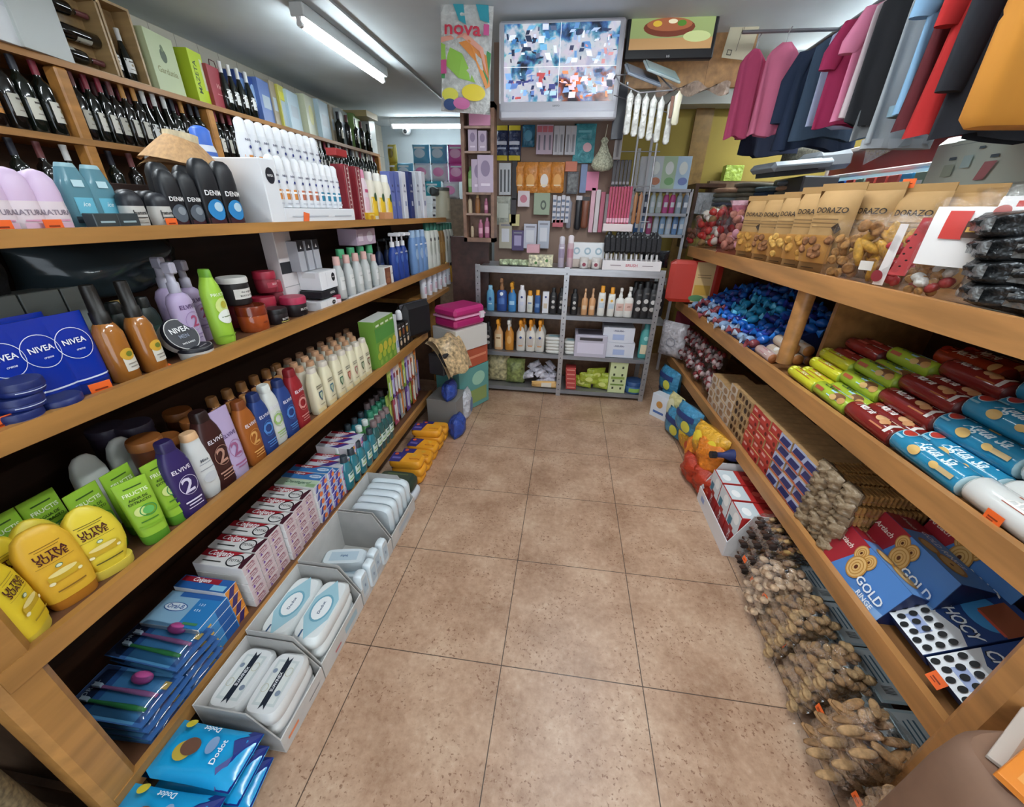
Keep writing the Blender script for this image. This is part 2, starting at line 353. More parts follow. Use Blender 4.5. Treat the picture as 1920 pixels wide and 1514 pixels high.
link('post', MB().loft([(.872, .033, .033), (1.24, .036, .036)], 2, WR, 20, Matrix.Translation((1.06, 1.95, 0))).mesh('post'), g)
for y in (1.905, 3.78): link('divider', MB().box(1.17 if y < 3 else 1.06, 1.58, y-.012, y+.012, .85 if y < 3 else 0, 1.26, 'wood:9d6f3e').mesh('divider'), g)
# ================= kinds of goods =================
def P_(key, name, cat, h, *parts):
    PR[key] = Proto(name, cat, [(q[0], q[1].mesh(q[0])) + ((tuple((a, m.mesh(a)) for a, m in q[2:]),) if len(q) > 2 else ()) for q in parts], h); return PR[key]
def lab(secs, n, dec, off=.0009): return MB().decal(dec, LOFTF(secs, n), off)
def shampoo(key, H, a, b, body, cap, dec, n=2.6, name='shampoo_bottle', caph=.16, capw=.55, oval=False, seg=22):
    z = H*(1-caph)
    if oval: s = [(0, a*.62, b*.8), (.01, a*.72, b*.9), (H*.16, a*.92, b), (H*.42, a, b), (H*.62, a*.93, b*.95), (H*.76, a*.74, b*.8), (z, a*capw, b*.62)]
    else: s = [(0, a*.9, b*.88), (.008, a*.98, b), (H*.45, a, b), (H*.68, a*.96, b*.96), (H*.78, a*.82, b*.85), (z, a*capw, b*.66)]
    c = [(z, a*capw*.96, b*.7), (H-.004, a*capw*.9, b*.66), (H, a*capw*.8, b*.55)]
    return P_(key, name, 'bottle', H, ('bottle_body', MB().loft(s, n, body, seg)), ('cap', MB().loft(c, n, cap, seg)), ('label', lab(s, n, dec)))
def tottle(key, H, a, b, body, cap, dec, n=2.8, caph=.17, name='conditioner_bottle', seg=22, top='round'):
    # stands on its wide cap, narrows upwards
    z = H*caph
    c = [(0, a*.80, b*.86), (.004, a*.84, b*.9), (z, a*.88, b*.95)]
    if top == 'round': s = [(z, a*.92, b), (H*.3, a*.98, b), (H*.55, a, b*.9), (H*.78, a*.93, b*.74), (H*.92, a*.72, b*.5), (H*.985, a*.42, b*.28), (H, a*.15, b*.1)]
    elif top == 'oval': s = [(z, a*.62, b*.9), (H*.24, a*.8, b), (H*.38, a*.97, b), (H*.56, a, b*.95), (H*.74, a*.9, b*.8), (H*.88, a*.66, b*.6), (H*.97, a*.36, b*.35), (H, a*.1, b*.1)]
    else: s = [(z, a*.86, b), (H*.4, a*.93, b*.82), (H*.7, a*.98, b*.5), (H*.93, a, b*.16), (H, a, b*.07)]
    return P_(key, name, 'bottle' if top != 'flat' else 'tube', H, ('cap', MB().loft(c, n, cap, seg)), ('bottle_body' if top != 'flat' else 'tube_body', MB().loft(s, n, body, seg)), ('label', lab(s, n, dec)))
def rollon(key, H, a, b, body, cap, dec, n=2.3, frac=.5):
    z = H*frac; s = [(0, a*.85, b*.85), (.006, a*.96, b*.96), (z*.6, a, b), (z, a*.95, b*.95)]
    c = [(z, a*.96, b*.96), (z+(H-z)*.3, a*.97, b*.97), (z+(H-z)*.7, a*.86, b*.86), (z+(H-z)*.92, a*.55, b*.55), (H, a*.12, b*.12)]
    return P_(key, 'roll_on_deodorant', 'deodorant', H, ('bottle_body', MB().loft(s, n, body, 20)), ('cap', MB().loft(c, n, cap, 20)), ('label', lab(s+c[1:], n, dec)))
def spray(key, H, a, b, body, noz, dec, n=2.2, bodyh=.66, name='spray_bottle', capcol=None):
    z = H*bodyh; s = [(0, a*.92, b*.92), (.005, a, b), (z*.85, a, b), (z*.95, a*.8, b*.8), (z, a*.42, b*.5)]
    c = MB().loft([(z, a*.42, a*.42), (z+.02, a*.42, a*.42), (z+.022, a*.3, a*.3), (H*.9, a*.28, a*.28)], 2, noz, 14).box(-a*.3, a*.3, -a*.62, a*.3, H*.88, H, noz, .003)
    return P_(key, name, 'bottle', H, ('bottle_body', MB().loft(s, n, body, 20)), ('nozzle', c), ('label', lab(s, n, dec)))
def pump(key, H, a, b, body, pc, dec, n=2.4, bodyh=.72):
    z = H*bodyh; s = [(0, a*.9, b*.9), (.006, a, b), (z*.8, a*.96, b*.96), (z*.93, a*.7, b*.75), (z, a*.38, b*.45)]
    c = MB().loft([(z, a*.4, a*.4), (z+.022, a*.4, a*.4)], 2, pc, 12).cyl(.004, (0, 0, z), (0, 0, H-.01), pc, 8).box(-.009, .009, -.042, .012, H-.014, H, pc, .003)
    return P_(key, 'pump_bottle', 'bottle', H, ('bottle_body', MB().loft(s, n, body, 18)), ('pump', c), ('label', lab(s, n, dec)))
def aerosol(key, H, r, body, cap, dec, name='spray_can', frac=.76, dome=True):
    z = H*frac; s = [(0, r*.95, r*.95), (.003, r, r), (z-.012, r, r), (z, r*.86, r*.86)]
    c = [(z, r*.84, r*.84), (H-.01, r*.84, r*.84), (H-.003, r*(.6 if dome else .82), r*(.6 if dome else .82)), (H, r*.3 if dome else r*.7, r*.3 if dome else r*.7)]
    return P_(key, name, 'can', H, ('can_body', MB().loft(s, 2, body, 18)), ('cap', MB().loft(c, 2, cap, 18)), ('label', lab(s, 2, dec)))
def jar(key, H, r, body, lid, dec, lidh=.35, name='cream_jar', taper=1.):
    z = H*(1-lidh); s = [(0, r*.88*taper, r*.88*taper), (.004, r*.95*taper, r*.95*taper), (z*.9, r*.97, r*.97), (z, r*.92, r*.92)]
    c = [(z, r, r), (H-.004, r, r), (H, r*.95, r*.95)]
    return P_(key, name, 'jar', H, ('jar_body', MB().loft(s, 2, body, 24)), ('lid', MB().loft(c, 2, lid, 24)), ('label', lab(s, 2, dec)))
def carton(key, w, d, h, c, front=(), top=(), left=(), right=(), faces=None, name='carton_box', cat='box', bev=.0015):
    b = MB().box(-w/2, w/2, -d/2, d/2, 0, h, c, bev, faces=faces)
    for it, mp in ((front, FRONT(-d/2)), (top, TOP(h)), (left, LEFT(-w/2)), (right, RIGHT(w/2))):
        if it: b.decal(it, mp, .0006)
    return P_(key, name, cat, h, (name, b))
def wine(key, glass, foil, lab_c, txt='ink', shape='b', seg=12):
    H = .31; r = .037
    if shape == 'b': s = [(0, r*.92, r*.92), (.004, r, r), (.19, r, r), (.205, r*.9, r*.9), (.225, r*.45, r*.45), (.235, .0145, .0145), (.245, .014, .014)]
    else: s = [(0, r*1.0, r*1.0), (.004, r*1.08, r*1.08), (.13, r*1.08, r*1.08), (.19, r*.7, r*.7), (.23, .016, .016), (.245, .014, .014)]
    f = [(.24, .0152, .0152), (.295, .0152, .0152), (.297, .0165, .0165), (.31, .0165, .0165)]
    q = MB(); sf = LOFTF(s, 2)
    q.decal([('r', 0, .095, .066, .085, lab_c), ('r', 0, .12, .034, .008, '4a4038'), ('r', 0, .075, .04, .004, '8b7f70'), ('e', 0, .1, .008, .008, '8d7d55')], sf)
    return P_(key, 'wine_bottle', 'bottle', H, ('bottle_body', MB().loft(s, 2, glass, seg)), ('foil_capsule', MB().loft(f, 2, foil, 10)), ('label', q))
def cyl_map(r, cx=0): # roll lying along x, axis at height r ; s measured round from the top to the front
    return lambda x, s, e: (x, -(r+e)*sin(-s/r+.55), r+(r+e)*cos(-s/r+.55))
def biscuit_roll(key, L, r, c, dec, end=None, name='biscuit_roll'):
    se = [(-L/2-.004, r*.55, r*.55), (-L/2, r*.92, r*.92), (-L/2+.004, r, r), (-L*.2, r*1.0, r*1.0), (L*.2, r, r), (L/2-.004, r, r), (L/2, r*.92, r*.92), (L/2+.004, r*.55, r*.55)]
    tr = Matrix.Translation((0, 0, r)) @ Matrix.Rotation(pi/2, 4, 'Y')
    b = MB().loft(se, 2, c, 20, tr); mp = cyl_map(r)
    es = [MB().loft([(0, r*.93, r*.93), (.003, r*.9, r*.9), (.006, r*.3, r*.3)], 2, end or c, 16, Matrix.Translation((sg*L/2, 0, r)) @ Matrix.Rotation(sg*pi/2, 4, 'Y')) for sg in (-1, 1)]
    return P_(key, name, 'biscuits', 2*r, ('wrapper', b), ('end_seal', es[0]), ('end_seal', es[1]), ('label', MB().decal(dec, mp, .0008)))
def pillow(w, h, t, c, b=None, wr=.004, seed=1, nu=10, nv=10, z0=0):
    # upright pillow pack, thickness t, base at z0
    R = random.Random(seed); ph = [R.uniform(0, 6) for _ in range(6)]; b = b or MB()
    def f(sg):
        def g(u, v):
            x = (u-.5)*w*(1-.04*sin(pi*v)); q = max(0, 1-abs(2*u-1)**2.6)**.5*max(0, 1-abs(2*v-1)**3)**.5
            n = wr*(sin(9*u+ph[0]+5*v)+sin(13*v+ph[1]-7*u)+.6*sin(21*u+17*v+ph[2]))*.5*q
            return (x, sg*(t/2*q+n*(1 if sg < 0 else .5)), z0+v*h)
        return g
    b.grid(f(-1), nu, nv, c); b.grid(f(1), nu, nv, c); return b
def PILF(w, h, t, z0=0):
    def f(x, z, e):
        u, v = x/w+.5, (z-z0)/h; q = max(0, 1-abs(2*u-1)**2.6)**.5*max(0, 1-abs(2*v-1)**3)**.5
        return (x, -(t/2*q)-.003*q-e*1.5, z)
    return f
def bag(key, w, h, t, c, dec=(), name='bag', cat='bag', seed=1, wr=.004, seal=None):
    b = pillow(w, h, t, c, seed=seed, wr=wr)
    parts = [('bag_body', b)]
    if seal: parts.append(('seal', MB().box(-w/2, w/2, -.002, .002, h-.003, h+.02, seal)))
    if dec: parts.append(('label', MB().decal(list(dec), PILF(w, h, t), .002)))
    return P_(key, name, cat, h, *parts)
def biscuit_bag(key, w, h, t, shape, bc, hdr=None, hc='c6dbe2', seed=1, n=22, name='biscuit_bag', dec=()):
    """clear bag lying on its back: biscuits inside, film round them, header card"""
    R = random.Random(seed); q = MB(); k = 0
    for i in range(n):
        x = R.uniform(-.5, .5)*w*.8; y = -h*.02-R.random()*h*.82; z = t*(.25+.55*R.random()); 
        tr = Matrix.Translation((x, y, z)) @ Matrix.Rotation(R.uniform(0, pi), 4, 'Z') @ Matrix.Rotation(R.uniform(-.6, .6), 4, 'X') @ Matrix.Rotation(R.uniform(-.4, .4), 4, 'Y')
        c = 'biscuit:'+bc[i % len(bc)]
        if shape == 'long': q.blob(0, 0, 0, .038, .014, .008, c, 10, 5, 2.2, .05, tr)
        elif shape == 'round': q.loft([(-.005, .018, .018), (-.003, .022, .022), (.003, .022, .022), (.006, .016, .016)], 2, c, 12, tr)
        elif shape == 'lump': q.blob(0, 0, 0, .02, .016, .013, c, 8, 5, 2, .15, tr)
        elif shape == 'ring': q.loft([(-.005, .022, .022), (.004, .022, .022), (.006, .016, .016)], 2, c, 12, tr).loft([(.0065, .007, .007), (.007, .007, .007)], 2, 'd8b06a', 8, tr)
    f = MB(); rr = random.Random(seed+5); ph = [rr.uniform(0, 6) for _ in range(4)]
    def g(u, v):
        q_ = max(0, 1-abs(2*u-1)**3)**.5*max(0, 1-abs(2*v-1)**4)**.5
        return ((u-.5)*w*(1+.03*sin(12*v+ph[0])), -v*h*.92+.01, .003+(t*1.08+.006*sin(14*u+9*v+ph[1])+.005*sin(23*v-8*u+ph[2]))*q_)
    f.grid(g, 14, 16, 'film:ffffff')
    parts = [('biscuits', q), ('film_bag', f)]
    if hdr:
        hd = MB().box(-w/2, w/2, .008, .008+hdr, t*.35, t*.35+.002, hc)
        hd.decal([('r', 0, .008+hdr*.5, w*.9, hdr*.8, 'e2ecef'), ('r', -w*.1, .008+hdr*.6, w*.5, hdr*.06, '5c7c90'), ('r', -w*.1, .008+hdr*.45, w*.5, hdr*.05, '5c7c90'), ('r', -w*.1, .008+hdr*.3, w*.45, hdr*.05, '5c7c90'), ('r', w*.28, .008+hdr*.45, w*.16, hdr*.4, 'e8eef0')] + [('r', w*(.22+.025*i), .008+hdr*.45, w*.009, hdr*.32, '22282c') for i in range(6)], TOP(t*.35+.002), .0006)
        parts.append(('header_card', hd))
    if dec: parts.append(('price_label', MB().decal(list(dec), TOP(t*1.12), .002)))
    return P_(key, name, 'biscuits', t, *parts)
def tray(key, w, d, h, t, c, cut=None, dec=(), inside=None, name='display_carton'):
    """open box; cut = height of the front wall"""
    f = cut if cut is not None else h; i = inside or c
    b = MB().box(-w/2, w/2, -d/2, d/2, 0, t, c).box(-w/2, w/2, d/2-t, d/2, t, h, c).box(-w/2, w/2, -d/2, -d/2+t, t, f, c)
    for sg in (-1, 1):
        x0, x1 = (-w/2, -w/2+t) if sg < 0 else (w/2-t, w/2)
        vs = [(x0, -d/2+t, t), (x1, -d/2+t, t), (x1, d/2-t, t), (x0, d/2-t, t), (x0, -d/2+t, f), (x1, -d/2+t, f), (x1, d/2-t, h), (x0, d/2-t, h), (x0, -d/2+t+.3*d, h), (x1, -d/2+t+.3*d, h)] if f < h else [(x0, -d/2+t, t), (x1, -d/2+t, t), (x1, d/2-t, t), (x0, d/2-t, t), (x0, -d/2+t, h), (x1, -d/2+t, h), (x1, d/2-t, h), (x0, d/2-t, h)]
        if f < h: b.add(vs, [(0, 3, 7, 8, 4), (1, 5, 9, 6, 2), (4, 8, 9, 5), (8, 7, 6, 9)], i)
        else: b.add(vs, [(0, 3, 7, 4), (1, 5, 6, 2), (4, 7, 6, 5)], i)
    if dec: b.decal(list(dec), FRONT(-d/2), .0008)
    return P_(key, name, 'carton', h, (name, b))
def tag_card(key, w, h, c='f26a2a', mark='8a3010'):
    return P_(key, 'price_tag', 'price tag', h, ('price_tag', MB().box(-w/2, w/2, -.0006, .0006, 0, h, c).decal([('r', 0, h*.5, w*.6, h*.12, mark), ('r', -w*.1, h*.3, w*.4, h*.08, mark)], FRONT(-.0006), .0005)))
tag_card('tag', .04, .03); tag_card('tagy', .036, .025, 'e9c978', '8b6a2a')
def L(p, u, X, k, top=None, label='', rz=RL, group=None, sc=1, z=None, tilt=None, g='L'):
    """stand p on left board k (or height z) at depth X so that its base is at pixel column u; top = pixel row of its top"""
    zf = (zl(k) if g == 'L' else zr(k)) if k else None
    Y = yat(u, X, (z if z is not None else zf(1.5)))
    Z = z if z is not None else zf(Y); Y = yat(u, X, Z)
    s = sc if top is None else max(.35, (zat(top, X, Y)-Z)/PR[p].h)
    return place(PR[p], (X, Y, Z), rz, label, group, s, None if tilt is None else (tilt[0], tilt[1], rz))
def R_(p, u, X, k, top=None, label='', rz=RR, **kw): return L(p, u, X, k, top, label, rz, g='R', **kw)
# ================= left shelves =================
def LR(p, n, u0, u1, X, k, label, group, top=None, X1=None, sc=1, jit=.04, rz=RL, start=0, z=None, g='L', places=None, tilt=None):
    zf = (lambda y: z) if z is not None else (zl(k) if g == 'L' else zr(k)); X1 = X if X1 is None else X1
    za = zf(1.5); a = (X, yat(u0, X, za)); b = (X1, yat(u1, X1, za))
    row(PR[p], n, a, b, zf, label, group, rz, sc=((zat(top, *a)-zf(a[1]))/PR[p].h if top else sc), jit=jit, start=start, places=places, rot=tilt)
# --- top left shelf ---
rollon('natural', .112, .029, .022, 'e4d6dc', 'd9bfdc', [('t', 0, .036, .013, 'NATURAL', '8d7f8c'), ('r', 0, .022, .03, .003, 'd79ab8'), ('r', 0, .012, .036, .012, 'e0b9cc')])
rollon('natural2', .112, .029, .022, 'd9d2da', 'cbb4d6', [('t', 0, .036, .013, 'NATURAL', '7c7686')])
LR('natural', 3, 8, 112, -1.05, 1, 'pink capped white roll-on deodorant in the front row at the near end, {} of three', 'pink roll-on deodorants in front')
LR('natural2', 3, -20, 98, -1.125, 1, 'lilac capped roll-on deodorant in the second row behind the pink ones, {} of three', 'lilac roll-on deodorants behind')
LR('natural2', 2, 30, 84, -1.20, 1, 'lilac capped roll-on deodorant at the back of the near corner, {} of two', 'lilac roll-on deodorants at the back')
shampoo('crystal', .12, .03, .014, 'gloss:5f8e9c', '8fb6bf', [('r', 0, .045, .034, .03, '6fc0d8'), ('t', 0, .048, .012, '/ice', 'e9f8fb'), ('r', 0, .085, .02, .012, 'bfe0e8'), ('r', 0, .02, .05, .012, '2f3c44')], name='deodorant_spray', caph=.06, capw=.6)
LR('crystal', 2, 172, 214, -1.075, 1, 'translucent teal deodorant flask leaning on the top left shelf, {} from the near end', 'teal deodorant flasks', top=305, tilt=(0, .0), jit=.02)
carton('clearbox', .05, .03, .035, 'gloss:3b4448', front=[('r', 0, .018, .03, .004, '9bb0b6')], name='small_clear_box')
LR('clearbox', 2, 200, 240, -1.03, 1, 'small smoky clear box at the foot of the teal flasks, {} of two', 'smoky clear boxes')
rollon('menroll', .082, .027, .022, 'c6c3bd', '26272d', [('t', 0, .036, .011, 'natural', '333333'), ('r', 0, .026, .03, .002, '444444'), ('r', 0, .018, .034, .006, 'a9a59c'), ('r', -.016, .032, .002, .02, '3a3a3a')], frac=.62)
LR('menroll', 2, 262, 312, -1.045, 1, 'grey roll-on deodorant with a black cap beside the teal flasks, {} of two', 'grey roll-on deodorants')
rollon('menblack', .088, .027, .022, '23242a', '202127', [('r', 0, .03, .036, .014, 'cfcfcf'), ('t', 0, .03, .01, 'men', '222222')], frac=.7)
LR('menblack', 3, 215, 300, -1.115, 1, 'black roll-on deodorant with silver label behind the grey ones, {} of three', 'black roll-on deodorants behind')
LR('menblack', 2, 285, 330, -1.17, 1, 'black roll-on deodorant right at the back under the straw visor, {} of two', 'black roll-on deodorants at the back')
def denim(key, c2):
    s = [(0, .026, .016), (.004, .028, .018), (.09, .028, .018), (.118, .026, .016), (.132, .02, .012), (.138, .012, .007)]
    P_(key, 'deodorant_spray', 'deodorant', .138, ('can_body', MB().loft(s, 3.2, '16181d', 22)), ('label', lab(s, 3.2, [('r', 0, .012, .052, .014, '3b1420'), ('e', 0, .036, .023, .022, c2), ('e', .004, .042, .012, .010, 'b9d6e6' if c2 != '57606a' else '8c959c'), ('t', 0, .07, .0145, 'DENIM', 'f2f2f2')])))
denim('denimb', '2d86c4'); denim('denimg', '57606a')
LR('denimg', 2, 338, 370, -1.04, 1, 'black deodorant can with a grey globe on the top left shelf, {} of two', 'black deodorants with grey globes', top=318)
LR('denimb', 2, 405, 440, -1.04, 1, 'black deodorant can with a bright blue globe, {} of two', 'black deodorants with blue globes', top=297)
LR('denimg', 3, 330, 412, -1.10, 1, 'black deodorant can in the row behind the globe deodorants, {} of three', 'black deodorants behind', sc=1.12)
# white display stand with sprays
tray('wdisplay', .52, .16, .19, .004, 'e9ebee', .03, name='display_stand')
P_('nstand', 'display_stand', 'display', .20,
   ('stand_body', MB().box(-.21, .21, -.08, -.02, 0, .045, 'e6e8ec', .002).box(-.21, .21, -.02, .075, 0, .125, 'e3e5ea', .002).box(-.27, -.21, -.08, .08, 0, .165, 'e9ebef', .002)
     .decal([('e', -.24, .125, .018, .02, '20222c'), ('t', -.24, .125, .0085, 'NIVEA', 'eeeeee'), ('r', -.08, .022, .2, .004, 'c3c7cf'), ('r', .12, .022, .12, .004, 'c3c7cf')], FRONT(-.08))
     .decal([('r', -.19+.04*i, .1, .001, .04, 'c9ccd2') for i in range(10)], FRONT(-.02))), ('price_label', MB().decal([('p', [(-.13, .005), (-.1, .005), (-.09, .03), (-.12, .035)], 'f0703a')], FRONT(-.081))))
yn = yat(575, -1.09, 1.445); place(PR['nstand'], (-1.10, yn, zl(1)(yn)), RL, 'white tiered display stand of sprays with a round navy badge', None, 1.2)
def wspray(key, col, H=.135):
    aerosol(key, H, .0165, 'e9ebef', 'f4f6f9', [('r', 0, H*.26, .03, H*.2, col), ('r', 0, H*.3, .03, H*.04, 'ffffff' if col != 'e9ebef' else 'cfd3da'), ('t', 0, H*.62, .0075, 'NIVEA', '1d2a5a'), ('e', 0, H*.5, .004, .004, '2a3a80'), ('r', 0, H*.08, .022, .004, 'c9ccd4')], frac=.74)
wspray('wsp1', 'd98a3e'); wspray('wsp2', 'c06f52'); wspray('wsp3', '2f86a8')
for q, n, a, lb, grp in (('wsp1', 3, -.19, 'white spray can with an orange band on the white stand, {} of three', 'orange banded sprays'), ('wsp2', 3, -.07, 'white spray can with a copper band on the white stand, {} of three', 'copper banded sprays'), ('wsp3', 4, .045, 'white spray can with a teal band on the white stand, {} of four', 'teal banded sprays')):
    row(PR[q], n, (-1.045, yn+a*1.15), (-1.045, yn+a*1.15+.044*(n-1)), zl(1)(yn)+.056, lb, grp, RL, sc=1.2)
row(PR['wsp1'], 10, (-1.13, yn-.21), (-1.13, yn+.21), zl(1)(yn)+.155, 'white spray can on the upper tier of the white stand, {} from the near end', 'white sprays on the upper tier', RL, sc=1.25)
for i in range(2): pass
carton('redbox', .055, .06, .235, '8a2430', front=[('r', -.014, .12, .006, .22, 'c9b3ae'), ('r', .012, .12, .006, .22, 'c9b3ae')]+[('r', -.001, .02+.018*i, .012, .006, 'd9c4bd') for i in range(12)]+[('r', 0, .005, .05, .01, '6b1420')], name='patterned_red_box')
LR('redbox', 2, 652, 672, -1.06, 1, 'tall dark red box with chain pattern next to the white stand, {} of two', 'dark red patterned boxes')
carton('redlow', .1, .05, .03, 'a83030', name='red_box'); 
L('redlow', 632, -1.12, None, None, 'flat red box lying on top of the white spray stand', z=1.445+.268)
shampoo('pinkb', .2, .032, .022, 'e8d5dc', 'd68aa6', [('r', 0, .07, .04, .05, 'e9c3d1'), ('r', 0, .12, .03, .012, 'c8527c')])
LR('pinkb', 1, 686, 686, -1.05, 1, 'white bottle with a pink cap beside the dark red boxes', None, top=318)
shampoo('yelb', .18, .028, .022, 'efe9d6', 'f3f1ea', [('r', 0, .055, .05, .07, 'e8c02e'), ('e', 0, .09, .012, .016, '3a5a3a')])
LR('yelb', 3, 700, 728, -1.05, 1, 'cream bottle with a yellow label beside the pink capped bottle, {} from the near end', 'cream and yellow bottles', top=322)
carton('yelbox', .075, .05, .04, 'e3b424', front=[('e', .0, .02, .016, .012, 'c98a2a'), ('r', .0, .03, .05, .004, 'f6e08a')], name='yellow_soap_box')
LR('yelbox', 1, 690, 690, -1.035, 1, 'yellow soap box lying flat in front of the cream bottles', None)
carton('tanbox', .11, .05, .04, 'd59a6c', name='orange_soap_box'); LR('tanbox', 1, 722, 722, -1.035, 1, 'orange tan soap box beside the yellow soap box', None, sc=1.05)
def colbox(key, c, H=.21, w=.05, d=.045, dec=None, nm='perfume_box'): carton(key, w, d, H, c, front=dec or [('t', 0, H*.6, .011, 'NIVEA', 'f2f2f2' if c[0] in '2345' else '20306a'), ('r', 0, H*.35, .02, H*.1, 'c7cbd6' if c[0] in '2345' else '8c94b4'), ('e', 0, H*.72, .006, .006, '20284a' if c[0] not in '23' else 'dddddd')], name=nm)
colbox('bx_peri', '6673b4'); colbox('bx_white', 'e1e2ea'); colbox('bx_navy', '26356f'); colbox('bx_pale', 'd5dbe4'); colbox('bx_grey', 'b9bcb2')
for (q, u, lb) in (('bx_peri', 742, 'periwinkle blue tall box, nearer one on the top left shelf'), ('bx_peri', 752, 'periwinkle blue tall box, further one beside the white box'), ('bx_white', 764, 'tall white box between the periwinkle and navy boxes'), ('bx_navy', 776, 'tall navy blue box between two white boxes'), ('bx_pale', 788, 'tall pale grey box with dark badge next to the navy box'), ('bx_white', 799, 'tall white box with round badge beyond the pale grey box')):
    L(q, u-8, -1.05, 1, 322, lb)
colbox('bx_cap', '20306a', .05); 
P_('navycap', 'bottle', 'bottle', .2, ('bottle_body', MB().loft([(0, .03, .02), (.16, .03, .02), (.168, .024, .018)], 4, '8c93c8', 16)), ('cap', MB().loft([(.168, .027, .02), (.2, .027, .02)], 4, '1f2b56', 16)))
LR('navycap', 4, 738, 790, -1.12, 1, 'lotion bottle with a navy cap behind the tall boxes, {} from the near end', 'navy capped lotions', sc=1.16)
LR('navycap', 2, 700, 722, -1.12, 1, 'lotion bottle with a navy cap behind the cream bottles, {} of two', 'navy capped lotions near', sc=1.05)
carton('palestack', .09, .07, .05, 'cfd8da', front=[('r', 0, .025, .06, .014, '3a3f4a')], name='soap_box')
for i in range(3): L('palestack', 806, -1.05, None, None, 'pale soap box in the far stack on the top left shelf, %s from the bottom' % ORD[i], z=1.432+.051*i, sc=1)
bag('visorblack', .15, .06, .06, '2c3336', name='black_sun_visor', cat='hat', seed=3); 
L('visorblack', 815, -1.06, None, None, 'dark folded hat lying across the pale soap boxes', z=1.588)
P_('greyjar', 'grey_canister', 'canister', .15, ('can_body', MB().loft([(0, .05, .05), (.13, .05, .05), (.135, .046, .046)], 2, 'a9a894', 24)), ('lid', MB().loft([(.135, .05, .05), (.15, .05, .05)], 2, '4b504b', 24)), ('label', MB().decal([('r', 0, .07, .05, .06, 'c6c4ae')], LOFTF([(0, .05, .05), (.13, .05, .05)], 2))))
L('greyjar', 828, -1.06, 1, 352, 'stout grey green canister near the far end of the top left shelf')
L('visorblack', 835, -1.06, None, None, 'crumpled dark beanie on top of the grey green canister', z=1.565, sc=.8)
for u, lb in ((12, 'orange price tag on the top left shelf at the near end'), (108, 'orange price tag before the pink roll-on deodorants'), (212, 'orange price tag before the teal flasks'), (326, 'small orange price tag before the grey roll-ons')): L('tag', u, -1.018, 1, None, lb, rz=RL, sc=.8)
# straw visors above the wine gap (stacked on the deodorants)
def visor():
    b = MB(); t = MB()
    for k, c in ((0, 'straw:c49a6c'), (.004, 'straw:a87f54')): b.grid(lambda u, v: ((.05-k+.075*v)*sin((u-.5)*5.6), -(.05-k+.085*v)*cos((u-.5)*5.6), .085-.085*v**1.1+.006*sin(9*u)), 30, 6, c)
    t.grid(lambda u, v: (.051*sin(u*2*pi), -.051*cos(u*2*pi), .08+.024*v), 30, 1, 'straw:e0cfab')
    P_('visor', 'straw_visor', 'hat', .1, ('brim', b), ('headband', t))
visor()
place(PR['visor'], (-1.16, 1.24, 1.60), RL, 'beige straw sun visor with a cream headband on the black deodorants', None, .82, rot=(.1, .1, RL+.1))
place(PR['visor'], (-1.2, 1.27, 1.575), RL, 'second straw sun visor mostly hidden under the first one', None, .82, rot=(.1, .25, RL+.6))
aerosol('bluewhite', .16, .03, 'dfe4ee', '3f6fd0', [('r', 0, .05, .05, .03, 'b9cbe6'), ('r', 0, .09, .05, .01, '4a6fc0')], frac=.7)
place(PR['bluewhite'], (-1.26, yat(395, -1.26, 1.6), 1.55), RL, 'white spray can with a bright blue cap beside the straw visor', None, 1.15)
carton('ledge', .5, .22, .1, '3a2a24', name='storage_box')
place(PR['ledge'], (-1.33, 1.22, 1.447), RL, 'dark brown storage box behind the black deodorants')
# --- second left shelf ---
def tubeblue(key):
    H = .155; a = .04; b = .019
    tottle(key, H, a, b, 'gloss:12309c', '1c2f80', [('r', 0, .03, .066, .003, 'dfe6f6'), ('o', 0, .1, .03, .03, .0012, 'dfe6f6'), ('t', 0, .104, .014, 'NIVEA', 'f2f5fb'), ('t', .003, .088, .006, '/creme', 'dfe6f6')], top='flat', caph=.14)
tubeblue('niveatube')
LR('niveatube', 3, 60, 178, -1.075, 2, 'shiny blue cream tube with a white ring emblem, {} from the near end', 'blue cream tubes', sc=1.13)
LR('niveatube', 2, 30, 110, -1.135, 2, 'shiny blue cream tube in the row behind, {} from the near end', 'blue cream tubes behind', sc=1.13)
jar('bluetin', .026, .036, '1a2a6c', '16245e', [('r', 0, .008, .05, .0016, 'c9d2ea')], lidh=.5, name='flat_cream_tin')
for i in range(3): L('bluetin', 42, -1.035, None, None, 'flat navy cream tin, %s from the bottom of the near stack' % ORD[i], z=1.113+.0265*i, group='navy cream tins')
P_('bluetin1', 'flat_cream_tin', 'jar', .026, ('tin_body', MB().loft([(0, .034, .034), (.013, .036, .036)], 2, '1a2a6c', 24)), ('lid', MB().loft([(.013, .0375, .0375), (.024, .0375, .0375), (.026, .035, .035)], 2, '16245e', 24)))
L('bluetin1', 118, -1.035, 2, None, 'single flat navy cream tin between the near stack and price tag')
L('tag', 196, -1.022, 2, None, 'orange price tag in front of the blue cream tubes', rz=RL-.2)
L('tag', 10, -1.022, 2, None, 'orange price tag at the nearest corner of the second left shelf', rz=RL-.1)
carton('greycar', .075, .06, .20, '8c938f', name='grey_carton_box', top=[('r', 0, 0, .04, .002, '6f7572')])
LR('greycar', 3, 62, 196, -1.24, 2, 'plain grey carton box behind the blue cream tubes, {} from the near end', 'plain grey cartons', sc=1.02)
